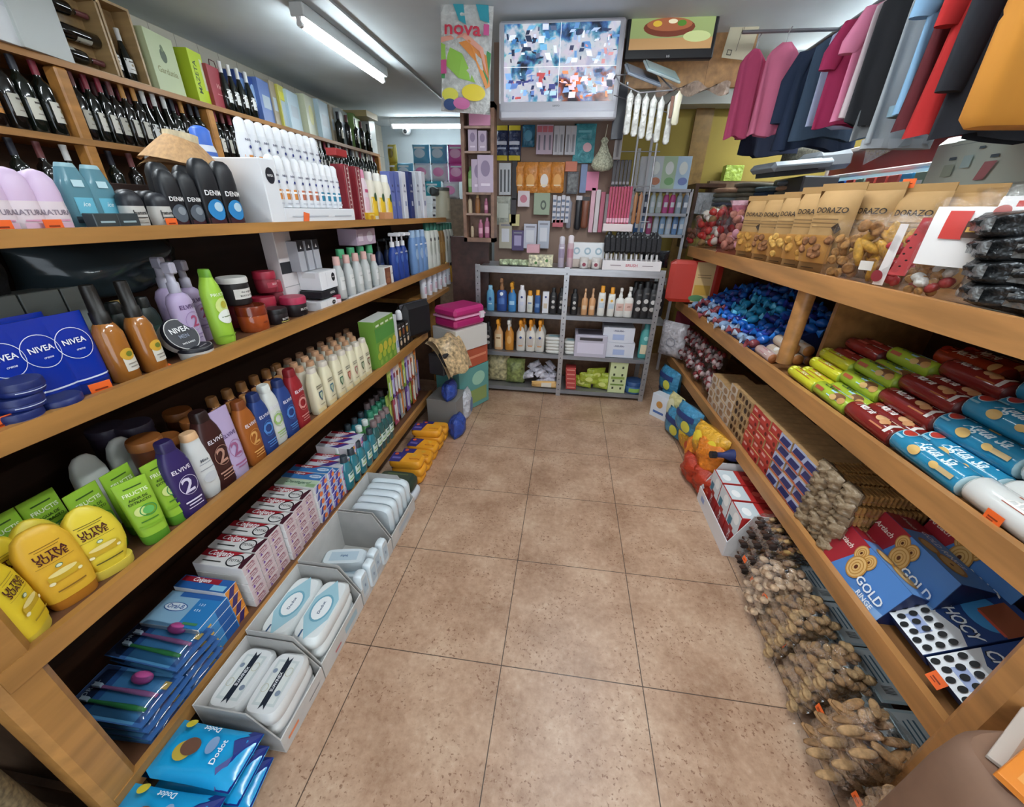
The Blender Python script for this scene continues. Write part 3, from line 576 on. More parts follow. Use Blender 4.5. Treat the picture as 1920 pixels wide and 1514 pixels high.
def amber():
    H = .175; s = [(0, .020, .020), (.004, .022, .022), (.09, .0215, .0215), (.105, .016, .016), (.112, .011, .011)]
    P_('amber', 'spray_bottle', 'bottle', H, ('bottle_body', MB().loft(s, 2.2, 'liquid:a4682c', 20)), ('nozzle', MB().loft([(.106, .0135, .0135), (.128, .0135, .0135), (.13, .0115, .0115), (.17, .0105, .0105), (H, .0095, .0095)], 2, '17130f', 14)), ('label', lab(s, 2.2, [('r', .004, .033, .026, .026, 'dcd8cc'), ('e', .002, .052, .013, .011, 'd4a63a'), ('e', .004, .052, .006, .005, '6e7a2c'), ('r', .004, .034, .018, .002, '9a958a'), ('r', .004, .028, .014, .002, '9a958a')])))
amber()
L('amber', 240, -1.06, 2, 535, 'amber hair oil bottle with a black spray cap, nearer of two'); L('amber', 292, -1.06, 2, 527, 'amber hair oil bottle with a black spray cap, further of two')
carton('darkgl', .07, .05, .1, 'gloss:16302c', name='dark_green_box'); LR('darkgl', 1, 205, 205, -1.13, 2, 'dark green glossy box between the blue tubes and amber oils', None, sc=1.1)
L('tagy', 225, -1.2, None, None, 'small cream tag leaning behind the amber oil bottles', z=1.24)
shampoo('grback', .17, .03, .02, '1d2a26', '0f1513', [('r', 0, .07, .04, .05, '2f4a42')]); LR('grback', 2, 262, 308, -1.12, 2, 'dark bottle standing behind the amber oils, {} of two', 'dark bottles behind amber oils')
spray('elvsp', .19, .026, .019, 'b7a5c8', 'b1aebd', [('t', 0, .1, .0125, 'ELVIVE', '57406e'), ('t', .004, .068, .034, '2', 'a8486c'), ('o', .002, .07, .018, .02, .001, '9c84b4'), ('r', 0, .04, .03, .003, '8f7aa4'), ('r', 0, .033, .02, .002, '8f7aa4')], bodyh=.68)
for u, X, t, lb in ((356, -1.085, 478, 'lilac spray bottle marked 2, the nearest and lowest of three'), (338, -1.15, 468, 'lilac spray bottle second in line, left of the marked one'), (372, -1.155, 474, 'lilac spray bottle standing behind the other two')): L('elvsp', u+12, X, 2, t+14, lb)
def mentin(key, r=.043):
    P_(key, 'round_tin', 'tin', .03, ('tin_body', MB().loft([(0, r*.96, r*.96), (.02, r, r)], 2, 'c9c8c4', 32)), ('lid', MB().loft([(.02, r*1.02, r*1.02), (.028, r*1.02, r*1.02), (.030, r*.98, r*.98)], 2, '1a1c26', 32).decal([('o', 0, 0, r*.98, r*.98, .002, 'c9c8c4'), ('t', 0, .012, .019, 'NIVEA', 'eeeeee'), ('t', 0, -.006, .014, 'MEN', '7c8496'), ('t', 0, -.024, .006, 'FACE & BODY', 'eeeeee')], TOP(.030))))
mentin('mentin')
place(PR['mentin'], (-1.045, yat(368, -1.045, 1.12), zl(2)(1)), RL+.3, 'black and silver round tin lying flat on the second left shelf')
Y = yat(330, -1.085, 1.15); place(PR['mentin'], (-1.085, Y, 1.158), 0, 'black and silver round tin standing on edge behind the flat one', None, 1.08, rot=(radians(62), 0, RL))
L('tag', 318, -1.024, 2, None, 'orange price tag lying before the black round tins', rz=RL, tilt=(-1.2, 0))
shampoo('frgreen', .145, .0205, .019, 'a3d043', '6fa52c', [('t', 0, .098, .008, 'FRUCTIS', 'eff8d8'), ('e', 0, .075, .014, .017, 'd5e48c'), ('e', .001, .055, .016, .014, 'eef2ea'), ('r', 0, .055, .02, .002, '7a8a6a'), ('e', 0, .079, .006, .007, 'b8b03a'), ('r', 0, .018, .046, .002, '86b733')], n=2, caph=.1, capw=.4)
L('frgreen', 424, -1.07, 2, 505, 'lime green serum bottle with a round white label')
jar('amjar', .062, .035, 'liquid:ac4f24', 'liquid:7c3018', [('t', 0, .022, .008, 'total', '7a2c12')]); jar('redjar', .07, .036, '8c2a38', 'a3263c', [('r', 0, .026, .05, .018, 'b44858'), ('t', 0, .028, .008, 'BODY', 'f0d5d5')]); jar('darkjar', .05, .036, '241b1e', '1d1a1c', [('t', 0, .016, .009, 'BUTTER', 'e5e0dc'), ('r', 0, .008, .04, .003, 'd4c46a')], lidh=.3); jar('dkpinklid', .055, .036, '221a1d', 'b03050', [('t', 0, .02, .009, 'BUTTER', 'e5e0dc')]); jar('blkwhite', .072, .037, '221f20', 'd9d7d2', [('r', 0, .03, .058, .026, 'e6e4de'), ('t', 0, .035, .007, 'the original', '555555'), ('t', 0, .025, .006, 'BODY BUTTER', '555555')], lidh=.2)
L('amjar', 480, -1.085, 2, None, 'reddish amber gel jar at the front of the jar cluster', sc=1.4)
L('redjar', 452, -1.17, 2, None, 'dark red cream jar under the white lidded jar', sc=1.15); 
L('blkwhite', 447, -1.13, None, None, 'black cream jar with white label and lid stacked highest', z=1.192, sc=1.25)
L('redjar', 415, -1.24, 2, None, 'dark red cream jar at the left back of the jars', sc=1.5); L('redjar', 502, -1.16, 2, None, 'crimson cream jar at the centre back of the jars', sc=1.2); L('redjar', 502, -1.16, None, None, 'crimson cream jar stacked on another crimson jar', z=1.198, sc=1.1); L('redjar', 528, -1.2, 2, None, 'crimson cream jar at the right back of the jars', sc=1.9)
L('darkjar', 522, -1.075, 2, None, 'low black cream jar beside the amber gel jar', sc=1.1); L('dkpinklid', 555, -1.09, 2, None, 'black cream jar with a raspberry pink lid', sc=1.35)
carton('niveacar', .13, .1, .075, 'e9e9ec', front=[('e', .035, .045, .014, .018, '17181e'), ('t', .035, .045, .007, 'NIVEA', 'eeeeee'), ('r', -.02, .04, .002, .06, 'cfcfd4')], right=[('e', 0, .045, .02, .02, '17181e'), ('r', 0, .06, .03, .003, 'bbbbbb')], left=[('r', 0, .06, .06, .02, 'dddddd')], top=[('r', 0, 0, .1, .05, 'd9d9dd')])
carton('niveablk', .13, .1, .028, '17181e', right=[('t', 0, .015, .014, 'NIVEA', 'dddddd')], front=[('t', .02, .014, .014, 'NIVEA', 'dddddd')])
L('niveacar', 600, -1.07, 2, None, 'white lotion carton at the bottom of the stack on the second left shelf', sc=(1, 1, .5)); L('niveablk', 600, -1.075, None, None, 'thin black carton in the middle of the white stack', z=1.148); L('niveacar', 600, -1.08, None, None, 'white lotion carton with a black badge on the stack top', z=1.178)
carton('silverbox', .042, .05, .12, 'aaabb1', faces={'top': '222228'}, front=[('r', 0, .1, .042, .04, '23242a'), ('p', [(-.006, .09), (.006, .09), (0, .105)], 'eeeeee')]); 
for i, u in enumerate((562, 577, 590)): L('silverbox', u, -1.11, None, None, 'silver and black aftershave box standing on the white cartons, %s of three' % ORD[i], z=1.256, sc=.98)
carton('whitebk', .07, .04, .22, 'dad4d4', front=[('r', 0, .12, .07, .03, '23242a'), ('r', 0, .07, .07, .002, '999999')]); L('whitebk', 548, -1.16, 2, 428, 'tall white box with a black band behind the jars')
spray('clearpink', .16, .022, .02, 'c9ccc8', 'd9b9b4', [('r', 0, .06, .034, .05, 'd4d6d4'), ('t', 0, .07, .007, 'micelar', '8a8f8f')], bodyh=.76, name='micellar_bottle'); spray('cleargreen', .16, .022, .02, 'c3cfc8', '54a878', [('r', 0, .06, .034, .05, 'c9dccf'), ('t', 0, .07, .007, 'micelar', '7a9f8a')], bodyh=.82, name='micellar_bottle')
P_('cpink', 'micellar_bottle', 'bottle', .16, ('bottle_body', MB().loft([(0, .02, .017), (.004, .022, .019), (.1, .022, .019), (.122, .014, .013), (.128, .012, .012)], 2.4, 'c6c9c8', 18)), ('cap', MB().loft([(.128, .014, .014), (.16, .013, .013)], 2, 'dbb0a8', 16)), ('label', lab([(0, .022, .019), (.1, .022, .019)], 2.4, [('r', 0, .06, .034, .05, 'd9dad9'), ('t', 0, .07, .007, 'micelar', '8a8f8f')])))
P_('cgreen', 'micellar_bottle', 'bottle', .16, ('bottle_body', MB().loft([(0, .02, .017), (.004, .022, .019), (.1, .022, .019), (.122, .014, .013), (.128, .012, .012)], 2.4, 'bccac2', 18)), ('cap', MB().loft([(.128, .016, .016), (.16, .015, .015)], 2, '4fa574', 16)), ('label', lab([(0, .022, .019), (.1, .022, .019)], 2.4, [('r', 0, .06, .034, .05, 'c9ddd0'), ('t', 0, .07, .007, 'micelar', '6a9f8a')])))
tray('wtray', .4, .09, .02, .003, 'e3e4e8', name='white_display_tray'); Y = (yat(640, -1.06, 1.11)+yat(712, -1.06, 1.11))/2
place(PR['wtray'], (-1.065, Y, zl(2)(Y)), RL, 'low white tray holding clear bottles on the second left shelf', None, (1.08, 1, 1))
LR('cpink', 4, 642, 690, -1.045, None, 'clear micellar bottle with a peach cap in the low tray, {} from the near end', 'peach capped clear bottles', z=1.115, sc=1.15); LR('cgreen', 4, 650, 700, -1.088, None, 'clear micellar bottle with a green cap behind the peach caps, {} from the near end', 'green capped clear bottles', z=1.115, sc=1.28)
LR('cpink', 1, 706, 706, -1.045, None, 'single clear micellar bottle at the far end of the low tray', None, z=1.115)
jar('smallpink', .045, .02, 'd8c6cc', 'a2344e', []); L('smallpink', 633, -1.03, 2, None, 'little pink pot with a crimson lid before the clear bottles')
carton('lilbox', .12, .06, .045, 'b9a3b6', front=[('e', .02, .022, .02, .015, 'd9ced8'), ('r', -.04, .022, .03, .02, 'd8c9d5')], name='lilac_gift_box'); L('lilbox', 672, -1.11, None, 428, 'lilac patterned gift box on the green capped bottles', z=1.325, sc=.95)
carton('brownbox', .11, .07, .1, 'e2dfdc', front=[('r', -.015, .05, .07, .09, '7a4632'), ('e', -.015, .03, .025, .014, '9c6548'), ('e', -.01, .06, .025, .014, '8a5a40'), ('t', .044, .06, .009, 'NIVEA', '222222')], right=[('e', 0, .07, .015, .015, '22242c')]); Y = 2.28
place(PR['brownbox'], (-1.06, Y, zl(2)(Y)), RL, 'white box with a brown picture window beyond the clear bottles', None, 1.05)
pump('pumpblue', .21, .028, .02, '22408e', 'e6e6ea', [('e', 0, .1, .014, .018, '4d70b8'), ('t', 0, .125, .01, 'NIVEA', 'f0f0f0')]); pump('pumpwhite', .21, .028, .02, 'd9dbd8', '1e2226', [('r', 0, .08, .04, .05, 'c7c9c0'), ('t', 0, .11, .01, 'crema', '556')]); pump('pumpnavy', .22, .028, .02, '1c2848', '15181c', [('r', 0, .08, .04, .04, '3d4c7c')]); shampoo('bluelot', .19, .03, .02, '6f93c4', '9db9d8', [('e', 0, .09, .018, .024, 'a9c4e2'), ('r', 0, .13, .03, .006, 'eef2fa')]); shampoo('whitelot', .2, .03, .02, 'd4d8d0', '2b6e5c', [('e', 0, .09, .014, .03, 'b3b9ae'), ('e', 0, .13, .008, .008, '22282c')]); shampoo('brownlot', .2, .026, .02, '8c6a3c', '1f5a48', [('r', 0, .09, .03, .05, 'a98650')])
LR('pumpblue', 3, 742, 760, -1.05, 2, 'royal blue lotion bottle with a white pump, {} from the near end', 'blue pump bottles', top=437)
LR('bluelot', 3, 778, 795, -1.05, 2, 'sky blue lotion bottle beyond the pump bottles, {} from the near end', 'sky blue lotions', top=432)
LR('whitelot', 3, 804, 818, -1.05, 2, 'white lotion bottle with green cap beyond the sky blue ones, {} from the near end', 'white green capped lotions', top=418)
LR('brownlot', 2, 823, 829, -1.05, 2, 'olive brown lotion bottle between white lotions, {} from the near end', 'olive brown lotions', top=420)
LR('whitelot', 3, 834, 845, -1.05, 2, 'white lotion bottle at the far end of the second left shelf, {} of three', 'far white lotions', top=418)
LR('pumpnavy', 6, 700, 770, -1.12, 2, 'navy lotion bottle with a black pump in the back row, {} from the near end', 'navy black pump bottles', sc=1.12); LR('pumpwhite', 5, 778, 812, -1.12, 2, 'pale lotion bottle with a black pump in the back row, {} from the near end', 'pale black pump bottles', sc=1.12)
LR('pumpnavy', 6, 730, 790, -1.19, 2, 'navy lotion bottle in the last row by the back panel, {} from the near end', 'navy bottles at the back', sc=1.1)
L('tagy', 836, -1.005, 2, None, 'cream price tag on the far part of the second left shelf edge', rz=RL)
# dark goods pushed under the top shelf
P_('bagdark', 'plastic_bag', 'bag', .16, ('bag_body', pillow(.42, .15, .2, 'gloss:39464c', wr=.02, seed=9)))
place(PR['bagdark'], (-1.3, 1.0, 1.27), RL, 'shiny grey plastic bag stuffed above the lilac sprays', None, 1, rot=(.2, 0, RL))
P_('bagblack', 'black_net_bag', 'bag', .16, ('bag_body', pillow(.34, .14, .2, 'speckle:26282a', wr=.012, seed=4)))
place(PR['bagblack'], (-1.3, .62, 1.28), RL, 'black mesh bag at the near end under the top shelf', None, 1, rot=(.15, 0, RL))
# --- third left shelf ---
UL, OR = 'e8c93a', 'd99a2c'
def ultra(key, H, a, b, c, cap, dark, top):
    tottle(key, H, a, b, c, cap, [('r', 0, H*.80, a*1.0, H*.008, dark), ('r', 0, H*.775, a*.8, H*.006, dark), ('t', 0, H*.71, H*.085, 'ULTRA', '4a1420'), ('t', 0, H*.65, H*.085, 'SUAVE', '4a1420'), ('r', 0, H*.60, a*1.3, H*.004, dark), ('e', 0, H*.545, H*.03, H*.022, '3f7f6a'), ('e', 0, H*.545, H*.024, H*.017, 'd9e4c4'), ('r', 0, H*.42, a*1.1, H*.075, 'c9a62a'), ('e', 0, H*.47, a*.5, H*.03, 'ead98e'), ('e', -a*.5, H*.38, H*.025, H*.02, 'efe6b8'), ('e', a*.5, H*.40, H*.02, H*.018, 'efe6b8'), ('r', .0, H*.27, a*1.0, H*.018, dark)], top=top, caph=.13)
ultra('ult_oval', .19, .05, .026, 'e3cc3c', 'e6cf52', '5c5420', 'oval'); ultra('ult_honey', .195, .046, .026, 'e2b234', 'c07a26', '8a6420', 'round'); ultra('ult_plain', .195, .044, .028, 'e6ca30', 'e0c84a', 'a88e28', 'round')
L('ult_plain', 62, -1.05, 3, None, 'plain yellow conditioner bottle nearest the camera on the third left shelf', rz=RL+.6, sc=1.0)
L('ult_honey', 142, -1.065, 3, None, 'honey yellow conditioner bottle with an orange brown cap', rz=RL-.2, sc=1.05)
L('ult_oval', 212, -1.06, 3, None, 'bright yellow oval conditioner bottle standing furthest along', rz=RL-.3, sc=1.02); L('ult_oval', 122, -1.13, 3, None, 'yellow oval bottle mostly hidden behind the honey yellow one', sc=1.0); L('ult_plain', 60, -1.13, 3, None, 'yellow bottle hidden in the back row at the near corner', sc=1.0)
def fru(key, c='93bf38', cap='5f9a2c'):
    tottle(key, .175, .032, .021, c, cap, [('r', 0, .158, .034, .003, '3a5a20'), ('t', 0, .143, .0125, 'FRUCTIS', 'eef6d2'), ('t', 0, .129, .0085, 'AGUA DE', '1f3a18'), ('t', 0, .12, .0085, 'EXTRACTO', '1f3a18'), ('e', -.007, .096, .013, .012, 'cfdc8a'), ('o', .006, .094, .017, .015, .002, '2f9048'), ('e', .006, .094, .011, .010, '63b25a'), ('r', 0, .07, .034, .003, '3f7a28'), ('r', 0, .055, .05, .006, '7fae2c')], top='flat', caph=.16)
fru('fru')
L('fru', 295, -1.05, 3, None, 'green conditioner tube in front with a green cap, nearer of two', rz=RL-.35, sc=1.1); L('fru', 338, -1.055, 3, None, 'green conditioner tube with printed logo beside the purple bottle', rz=RL-.1, sc=1.15)
for u, X, lb in ((215, -1.12, 'green tube in the second row behind the yellow oval bottle'), (270, -1.12, 'green tube in the second row behind the front green tube'), (140, -1.19, 'green tube at the back behind the honey yellow bottle'), (75, -1.19, 'green tube at the back of the near corner')): L('fru', u, X, 3, None, lb, sc=1.13)
tottle('whitetop', .2, .036, .024, 'd2d5cf', 'c2c5bf', [], top='round'); 
for u, lb in ((218, 'white topped bottle behind the green tubes, nearer of two'), (275, 'white topped bottle behind the green tubes, further of two')): L('whitetop', u, -1.22, 3, None, lb, sc=1.12)
jar('darkcup', .19, .04, '463c50', '4a4456', [], lidh=.1, name='tall_tub'); L('darkcup', 300, -1.27, 3, None, 'tall purple grey tub with an orange sticker at the back', sc=1.15); L('darkcup', 252, -1.33, 3, None, 'tall dark tub at the very back of the third left shelf', sc=1.15)
def elv(key, body, cap, dec_c, num='2', H=.19, a=.03, b=.022, shape='sh'):
    d = [('t', 0, H*.64, .0135, 'ELVIVE', 'e9e4ee' if body not in ('b7a5c8',) else '57406e'), ('t', 0, H*.42, .05, num, dec_c), ('o', .002, H*.43, .02, .024, .0012, dec_c), ('r', 0, H*.22, .036, .004, dec_c), ('r', 0, H*.18, .028, .003, dec_c), ('r', 0, H*.14, .034, .002, dec_c)]
    if shape == 'sh': shampoo(key, H, a, b, body, cap, d, n=3.2, capw=.55, caph=.12)
    else: tottle(key, H, a, b, body, cap, d, top='flat')
elv('elvpur', '30235c', '2a2050', 'd9d3ea'); elv('elvbrn', '3c1c1a', '23100f', 'b98d7c'); elv('elvlil', 'b7a5c8', 'b3a3c4', '9c5c84', shape='tu'); elv('elvamb', 'a05a22', '7a3f1a', 'd8a25c'); elv('elvnav', '26407f', '1f2f60', '4c86cc', 'O'); elv('elvwh', 'dde0da', 'd9dcd6', '9dbf72', 'O'); elv('elvred', '98242c', '7e1c22', 'd08a84', 'O')
shampoo('whiteoval', .185, .036, .022, 'd9dcdb', 'e0b488', [('r', 0, .1, .03, .002, '9aa0a8'), ('r', 0, .085, .036, .002, '9aa0a8'), ('t', 0, .11, .011, 'Mixa', '5c6470'), ('e', 0, .06, .018, .014, 'c8cdd2')], oval=True, caph=.1)
for q, u, X, t, lb, tw in (('elvpur', 362, -1.045, 828, 'dark purple shampoo bottle marked 2 beside the green tubes', -.15), ('whiteoval', 396, -1.06, 812, 'white oval lotion bottle with a peach cap', -.1), ('elvbrn', 420, -1.06, 772, 'dark brown shampoo bottle beside the white oval bottle', 0), ('elvlil', 448, -1.05, 768, 'lilac hair tube beside the dark brown bottle', 0), ('elvamb', 480, -1.05, 752, 'amber brown shampoo bottle beside the lilac tube', 0), ('elvnav', 504, -1.05, 738, 'navy shampoo bottle next to the amber brown one', 0), ('elvwh', 522, -1.06, 722, 'white and pale green shampoo bottle between two navy ones', 0), ('elvnav', 545, -1.05, 712, 'navy shampoo bottle beside the deep red one', 0), ('elvred', 566, -1.05, 692, 'deep red shampoo bottle before the cream bottles', 0)): L(q, u, X, 3, t, lb, rz=RL+tw)
jar('oranlid', .185, .034, '5a2c16', '8f5628', [], lidh=.12, name='brown_tub')
for i, (u, X) in enumerate(((352, -1.15), (400, -1.15), (372, -1.23), (322, -1.15))): L('oranlid', u, X, 3, None, 'brown hair mask tub with a tan lid, %s' % ['by the white oval bottle', 'by the brown bottle', 'deepest in the shelf', 'by the purple bottle'][i], sc=1.05+.05*i)
shampoo('dkback', .2, .03, .022, '3b1a1c', 'b9824c', [('r', 0, .17, .03, .01, 'c98a50')]); LR('dkback', 7, 440, 560, -1.12, 3, 'dark red bottle with a tan cap in the second row, {} from the near end', 'dark red bottles second row', sc=1.03)
LR('dkback', 6, 430, 540, -1.2, 3, 'dark red bottle with a tan cap in the back row, {} from the near end', 'dark red bottles back row', sc=1.08)
def cream(key, c):
    H = .2; shampoo(key, H, .034, .022, 'e6dfc0', 'd9cfc0', [('r', 0, H*.1, .06, .018, 'dfd0a0'), ('t', 0, H*.62, .0085, 'ORIGINAL', '55503c'), ('t', 0, H*.575, .0085, 'REMEDIES', '55503c'), ('p', [(-.012, H*.5), (.012, H*.5), (.013, H*.4), (0, H*.28), (-.013, H*.4)], c), ('p', [(-.008, H*.47), (.008, H*.47), (.008, H*.4), (0, H*.33), (-.008, H*.4)], 'b9c4a4' if c != 'a8583c' else 'd8a08c'), ('r', 0, H*.22, .03, .003, '8a8468')], n=3.6, caph=.1, capw=.6)
for k, c in enumerate(('3c5a6e', '4a7a8c', '3f6e50', 'a8583c', 'b06a6a', '4c5a3a', '7a3f34')): cream('cream%d' % k, c)
for k, u in enumerate((600, 620, 638, 652, 665, 677, 688)): L('cream%d' % k, u, -1.045, 3, None, 'cream coloured shampoo bottle with a shield emblem, %s from the near end' % ORD[k], sc=1.04, group='cream shampoo bottles in front')
P_('creamb', 'shampoo_bottle', 'bottle', .2, ('bottle_body', PR['cream0'].parts[0][1] and MB().loft([(0, .032, .02), (.14, .033, .022), (.165, .024, .017), (.18, .018, .014)], 3.2, 'd8d2c0', 18)), ('cap', MB().loft([(.18, .018, .014), (.2, .017, .012)], 3, 'cfa07c', 16)))
for r in range(3): LR('creamb', 8, 560-12*r, 672-6*r, -1.1-.055*r, 3, 'cream tan capped bottle, %s row behind the emblems, {} from the near end' % ORD[r+1], 'cream bottles %s row' % ORD[r+1], sc=1.04)
carton('grnbox', .05, .07, .21, '6f9c3a', front=[('r', 0, .15, .05, .06, '4f8f3c'), ('e', .01, .09, .02, .02, 'c2b43a'), ('e', -.01, .06, .018, .016, 'a9b83c'), ('r', 0, .19, .03, .008, 'dfe8d0'), ('e', 0, .03, .014, .012, '8fb04a')], faces={'top': 'd9dcd4'}, name='green_hair_colour_box')
LR('grnbox', 4, 703, 728, -1.05, 3, 'green hair colour box beyond the cream bottles, {} from the near end', 'green hair colour boxes', top=602, jit=.01)
carton('whthin', .03, .07, .22, 'd4d8da', front=[('r', 0, .06, .02, .04, '8ca0c0')], name='white_thin_box'); L('whthin', 737, -1.05, 3, 590, 'thin white box between the green and black boxes')
def blk(key, c): carton(key, .045, .06, .16, '22201e', front=[('e', .0, .11, .014, .02, c), ('e', .004, .05, .014, .016, 'd8bfa0'), ('r', 0, .14, .03, .008, 'dadada'), ('t', 0, .078, .012, 'HAIR', 'e8e8e8')], name='black_hair_dye_box')
blk('blk0', 'b98a3a'); blk('blk1', '8a4a2c'); 
for i in range(5): L('blk%d' % (i % 2), 745+6.5*i, -1.05, 3, None, 'black hair dye box with a portrait, %s from the near end' % ORD[i], sc=1.05, group='black hair dye boxes')
aerosol('whtcap', .06, .022, 'e1e1e4', 'ededf0', []); LR('whtcap', 3, 748, 768, -1.05, None, 'short white can on the black hair dye boxes, {} from the near end', 'short white cans', z=.86)
# --- bottom left shelf: toothpaste ---
def paste(key, w, d, h, top, end, name='toothpaste_box'): carton(key, w, d, h, 'e6e4e2', top=top, front=end, name=name)
# box: front = narrow end facing the aisle (width w along the shelf), depth d goes back
def rot90(it):   # artwork of the long top face drawn along the depth (text reads from the shelf back to the aisle)
    out = []
    for t in it:
        if t[0] == 'r': out.append(('r', t[2], -t[1], t[4], t[3], t[5]))
        elif t[0] == 'e': out.append(('e', t[2], -t[1], t[4], t[3], t[5]))
        elif t[0] == 'o': out.append(('o', t[2], -t[1], t[4], t[3], t[5], t[6]))
        elif t[0] == 'p': out.append(('p', [(b, -a) for a, b in t[1]], t[2]))
        elif t[0] == 't': out.append(('t', t[2], -t[1], t[3], t[4], -pi/2, t[6] if len(t) > 7 else 1, t[-1]))
    return out
W = .19
paste('colg', .068, W, .038, rot90([('r', 0, 0, W, .066, 'e8e6e3'), ('p', [(-W/2, .033), (W*.3, .033), (W*.12, .014), (-W*.1, .002), (-W/2, .004)], 'a81f2c'), ('t', -.03, .019, .031, '/Colgate', 'ffffff'), ('r', -.035, -.016, .07, .005, '3a3a3a'), ('o', .045, -.004, .03, .026, .0045, '22252a'), ('t', .045, -.004, .015, 'TOTAL', '444444'), ('p', [(.095, .033), (.095, -.033), (.08, -.033), (.072, .0), (.084, .033)], '4a1f2c')]),
      [('r', 0, .019, .066, .037, 'd9c3c4'), ('r', 0, .03, .03, .004, '8f3a48'), ('r', -.008, .02, .026, .003, 'a05a6a'), ('r', .006, .012, .026, .003, 'a05a6a'), ('p', [(-.02, .004), (-.008, .004), (-.014, .018)], '7c4a9a'), ('r', .014, .024, .01, .01, 'b8929c')])
for c in range(6):
    for r in range(5):
        Y = .868+.073*c; X = -1.03-.0975-.006*(c % 3)
        place(PR['colg'], (X, Y, zl(4)(Y)+.0387*r), RL+((c*5+r*3) % 5-2)*.006, 'red and white toothpaste box, %s from the bottom of stack %s' % (ORD[r], ORD[c]), 'red and white toothpaste boxes')
paste('orab', .12, .2, .036, rot90([('r', 0, 0, .198, .118, '8cb6d2'), ('r', .06, 0, .08, .118, '2f7fc0'), ('r', 0, .045, .198, .028, '8c1f34'), ('t', -.01, .045, .03, '/Colgate', 'ffffff')][:2]+[('r', .02, .05, .15, .018, '2a62a8'), ('e', -.035, .005, .04, .016, '22539a'), ('e', -.035, .005, .037, .0135, 'dfe9f2'), ('t', -.035, .005, .021, 'Oral-B', '22539a'), ('t', .045, .02, .011, '1 2 3', 'eaf4fa'), ('t', .045, .0, .011, '4 5 6', 'eaf4fa'), ('r', .06, -.045, .05, .008, '4c8a5c')]), [('r', 0, .018, .118, .034, '3f8cc8'), ('r', .03, .018, .05, .034, '1f5aa0'), ('r', -.035, .01, .03, .008, 'e8b04a')], name='electric_toothbrush_box')
for r in range(4):
    Y = .70; place(PR['orab'], (-1.14, Y, zl(4)(Y)+.0365*r), RL+.02*(r % 2), 'pale blue dental care box, %s from the bottom of its stack' % ORD[r], 'pale blue dental boxes', (1, 1, 1))
paste('bluecol', .05, .19, .04, rot90([('r', 0, 0, .19, .049, '2a62a8'), ('r', -.02, .012, .14, .02, 'a01f30'), ('t', -.02, .012, .021, '/Colgate', 'ffffff'), ('r', .06, -.01, .05, .02, '8ecbe6')]), [('r', 0, .02, .048, .038, 'e08a2c'), ('p', [(-.022, .002), (.0, .002), (.018, .038), (-.004, .038)], '3a2c6a'), ('r', .014, .012, .014, .01, 'e8a04a')])
for r in range(4): Y = .785; place(PR['bluecol'], (-1.14, Y, zl(4)(Y)+.0405*r), RL, 'blue and red toothpaste box with orange end, %s from the bottom' % ORD[r], 'blue toothpaste boxes near stack')
paste('denta', .05, .19, .04, rot90([('r', 0, 0, .19, .049, 'b9ccb0'), ('t', 0, .005, .026, '/Dentagard', '35604a'), ('r', .07, -.01, .04, .02, '8fae7c')]), [('r', 0, .02, .048, .038, 'c9c4d4'), ('p', [(-.022, .002), (-.006, .002), (.012, .038), (-.004, .038)], '3a4a9a'), ('e', .012, .02, .012, .012, 'ea7a3a')])
paste('colblue', .05, .19, .04, rot90([('r', 0, 0, .19, .049, '3c7ab8'), ('p', [(-.09, .024), (.04, .024), (.0, .004), (-.09, .008)], 'a82434'), ('t', -.03, .014, .018, '/Colgate', 'ffffff'), ('e', .06, .0, .03, .012, 'd0dff0'), ('t', .06, 0, .012, 'WHITE', '22539a')]), [('r', 0, .02, .048, .038, 'b9c0e0'), ('p', [(-.022, .002), (-.0, .002), (.018, .038), (-.002, .038)], '4a3a9a'), ('e', .012, .014, .011, .011, 'f0803a'), ('r', -.01, .032, .02, .006, '6f5ab4')])
paste('colpur', .05, .19, .04, rot90([('r', 0, 0, .19, .049, 'd9dce4'), ('p', [(-.09, .024), (.06, .024), (.03, .0), (-.09, .004)], 'a82434'), ('t', -.02, .012, .02, '/Colgate', 'ffffff'), ('p', [(-.02, -.024), (.03, -.024), (.07, .02), (.04, .02)], '4a3a8a')]), [('r', 0, .02, .048, .038, 'c7b4d4'), ('p', [(-.022, .002), (-.004, .002), (.014, .038), (-.004, .038)], '5a4a9c'), ('e', .012, .026, .009, .009, 'e8a83a'), ('r', -.012, .01, .016, .008, 'c0506a')])
for c in range(9):
    q = ('denta', 'colblue', 'colblue', 'colblue', 'colpur', 'colpur', 'colpur', 'colpur', 'colpur')[c]
    for r in range(5 if c < 3 else 4 if c < 6 else 5):
        Y = 1.295+.0535*c; place(PR[q], (-1.13-.004*(c % 2), Y, zl(4)(Y)+.0407*r), RL+((c*3+r*7) % 5-2)*.008, '%s, %s from the bottom of far stack %s' % ({'denta': 'pale green toothpaste box', 'colblue': 'blue topped toothpaste box', 'colpur': 'white and purple toothpaste box'}[q], ORD[r], ORD[c]), 'mixed toothpaste boxes')
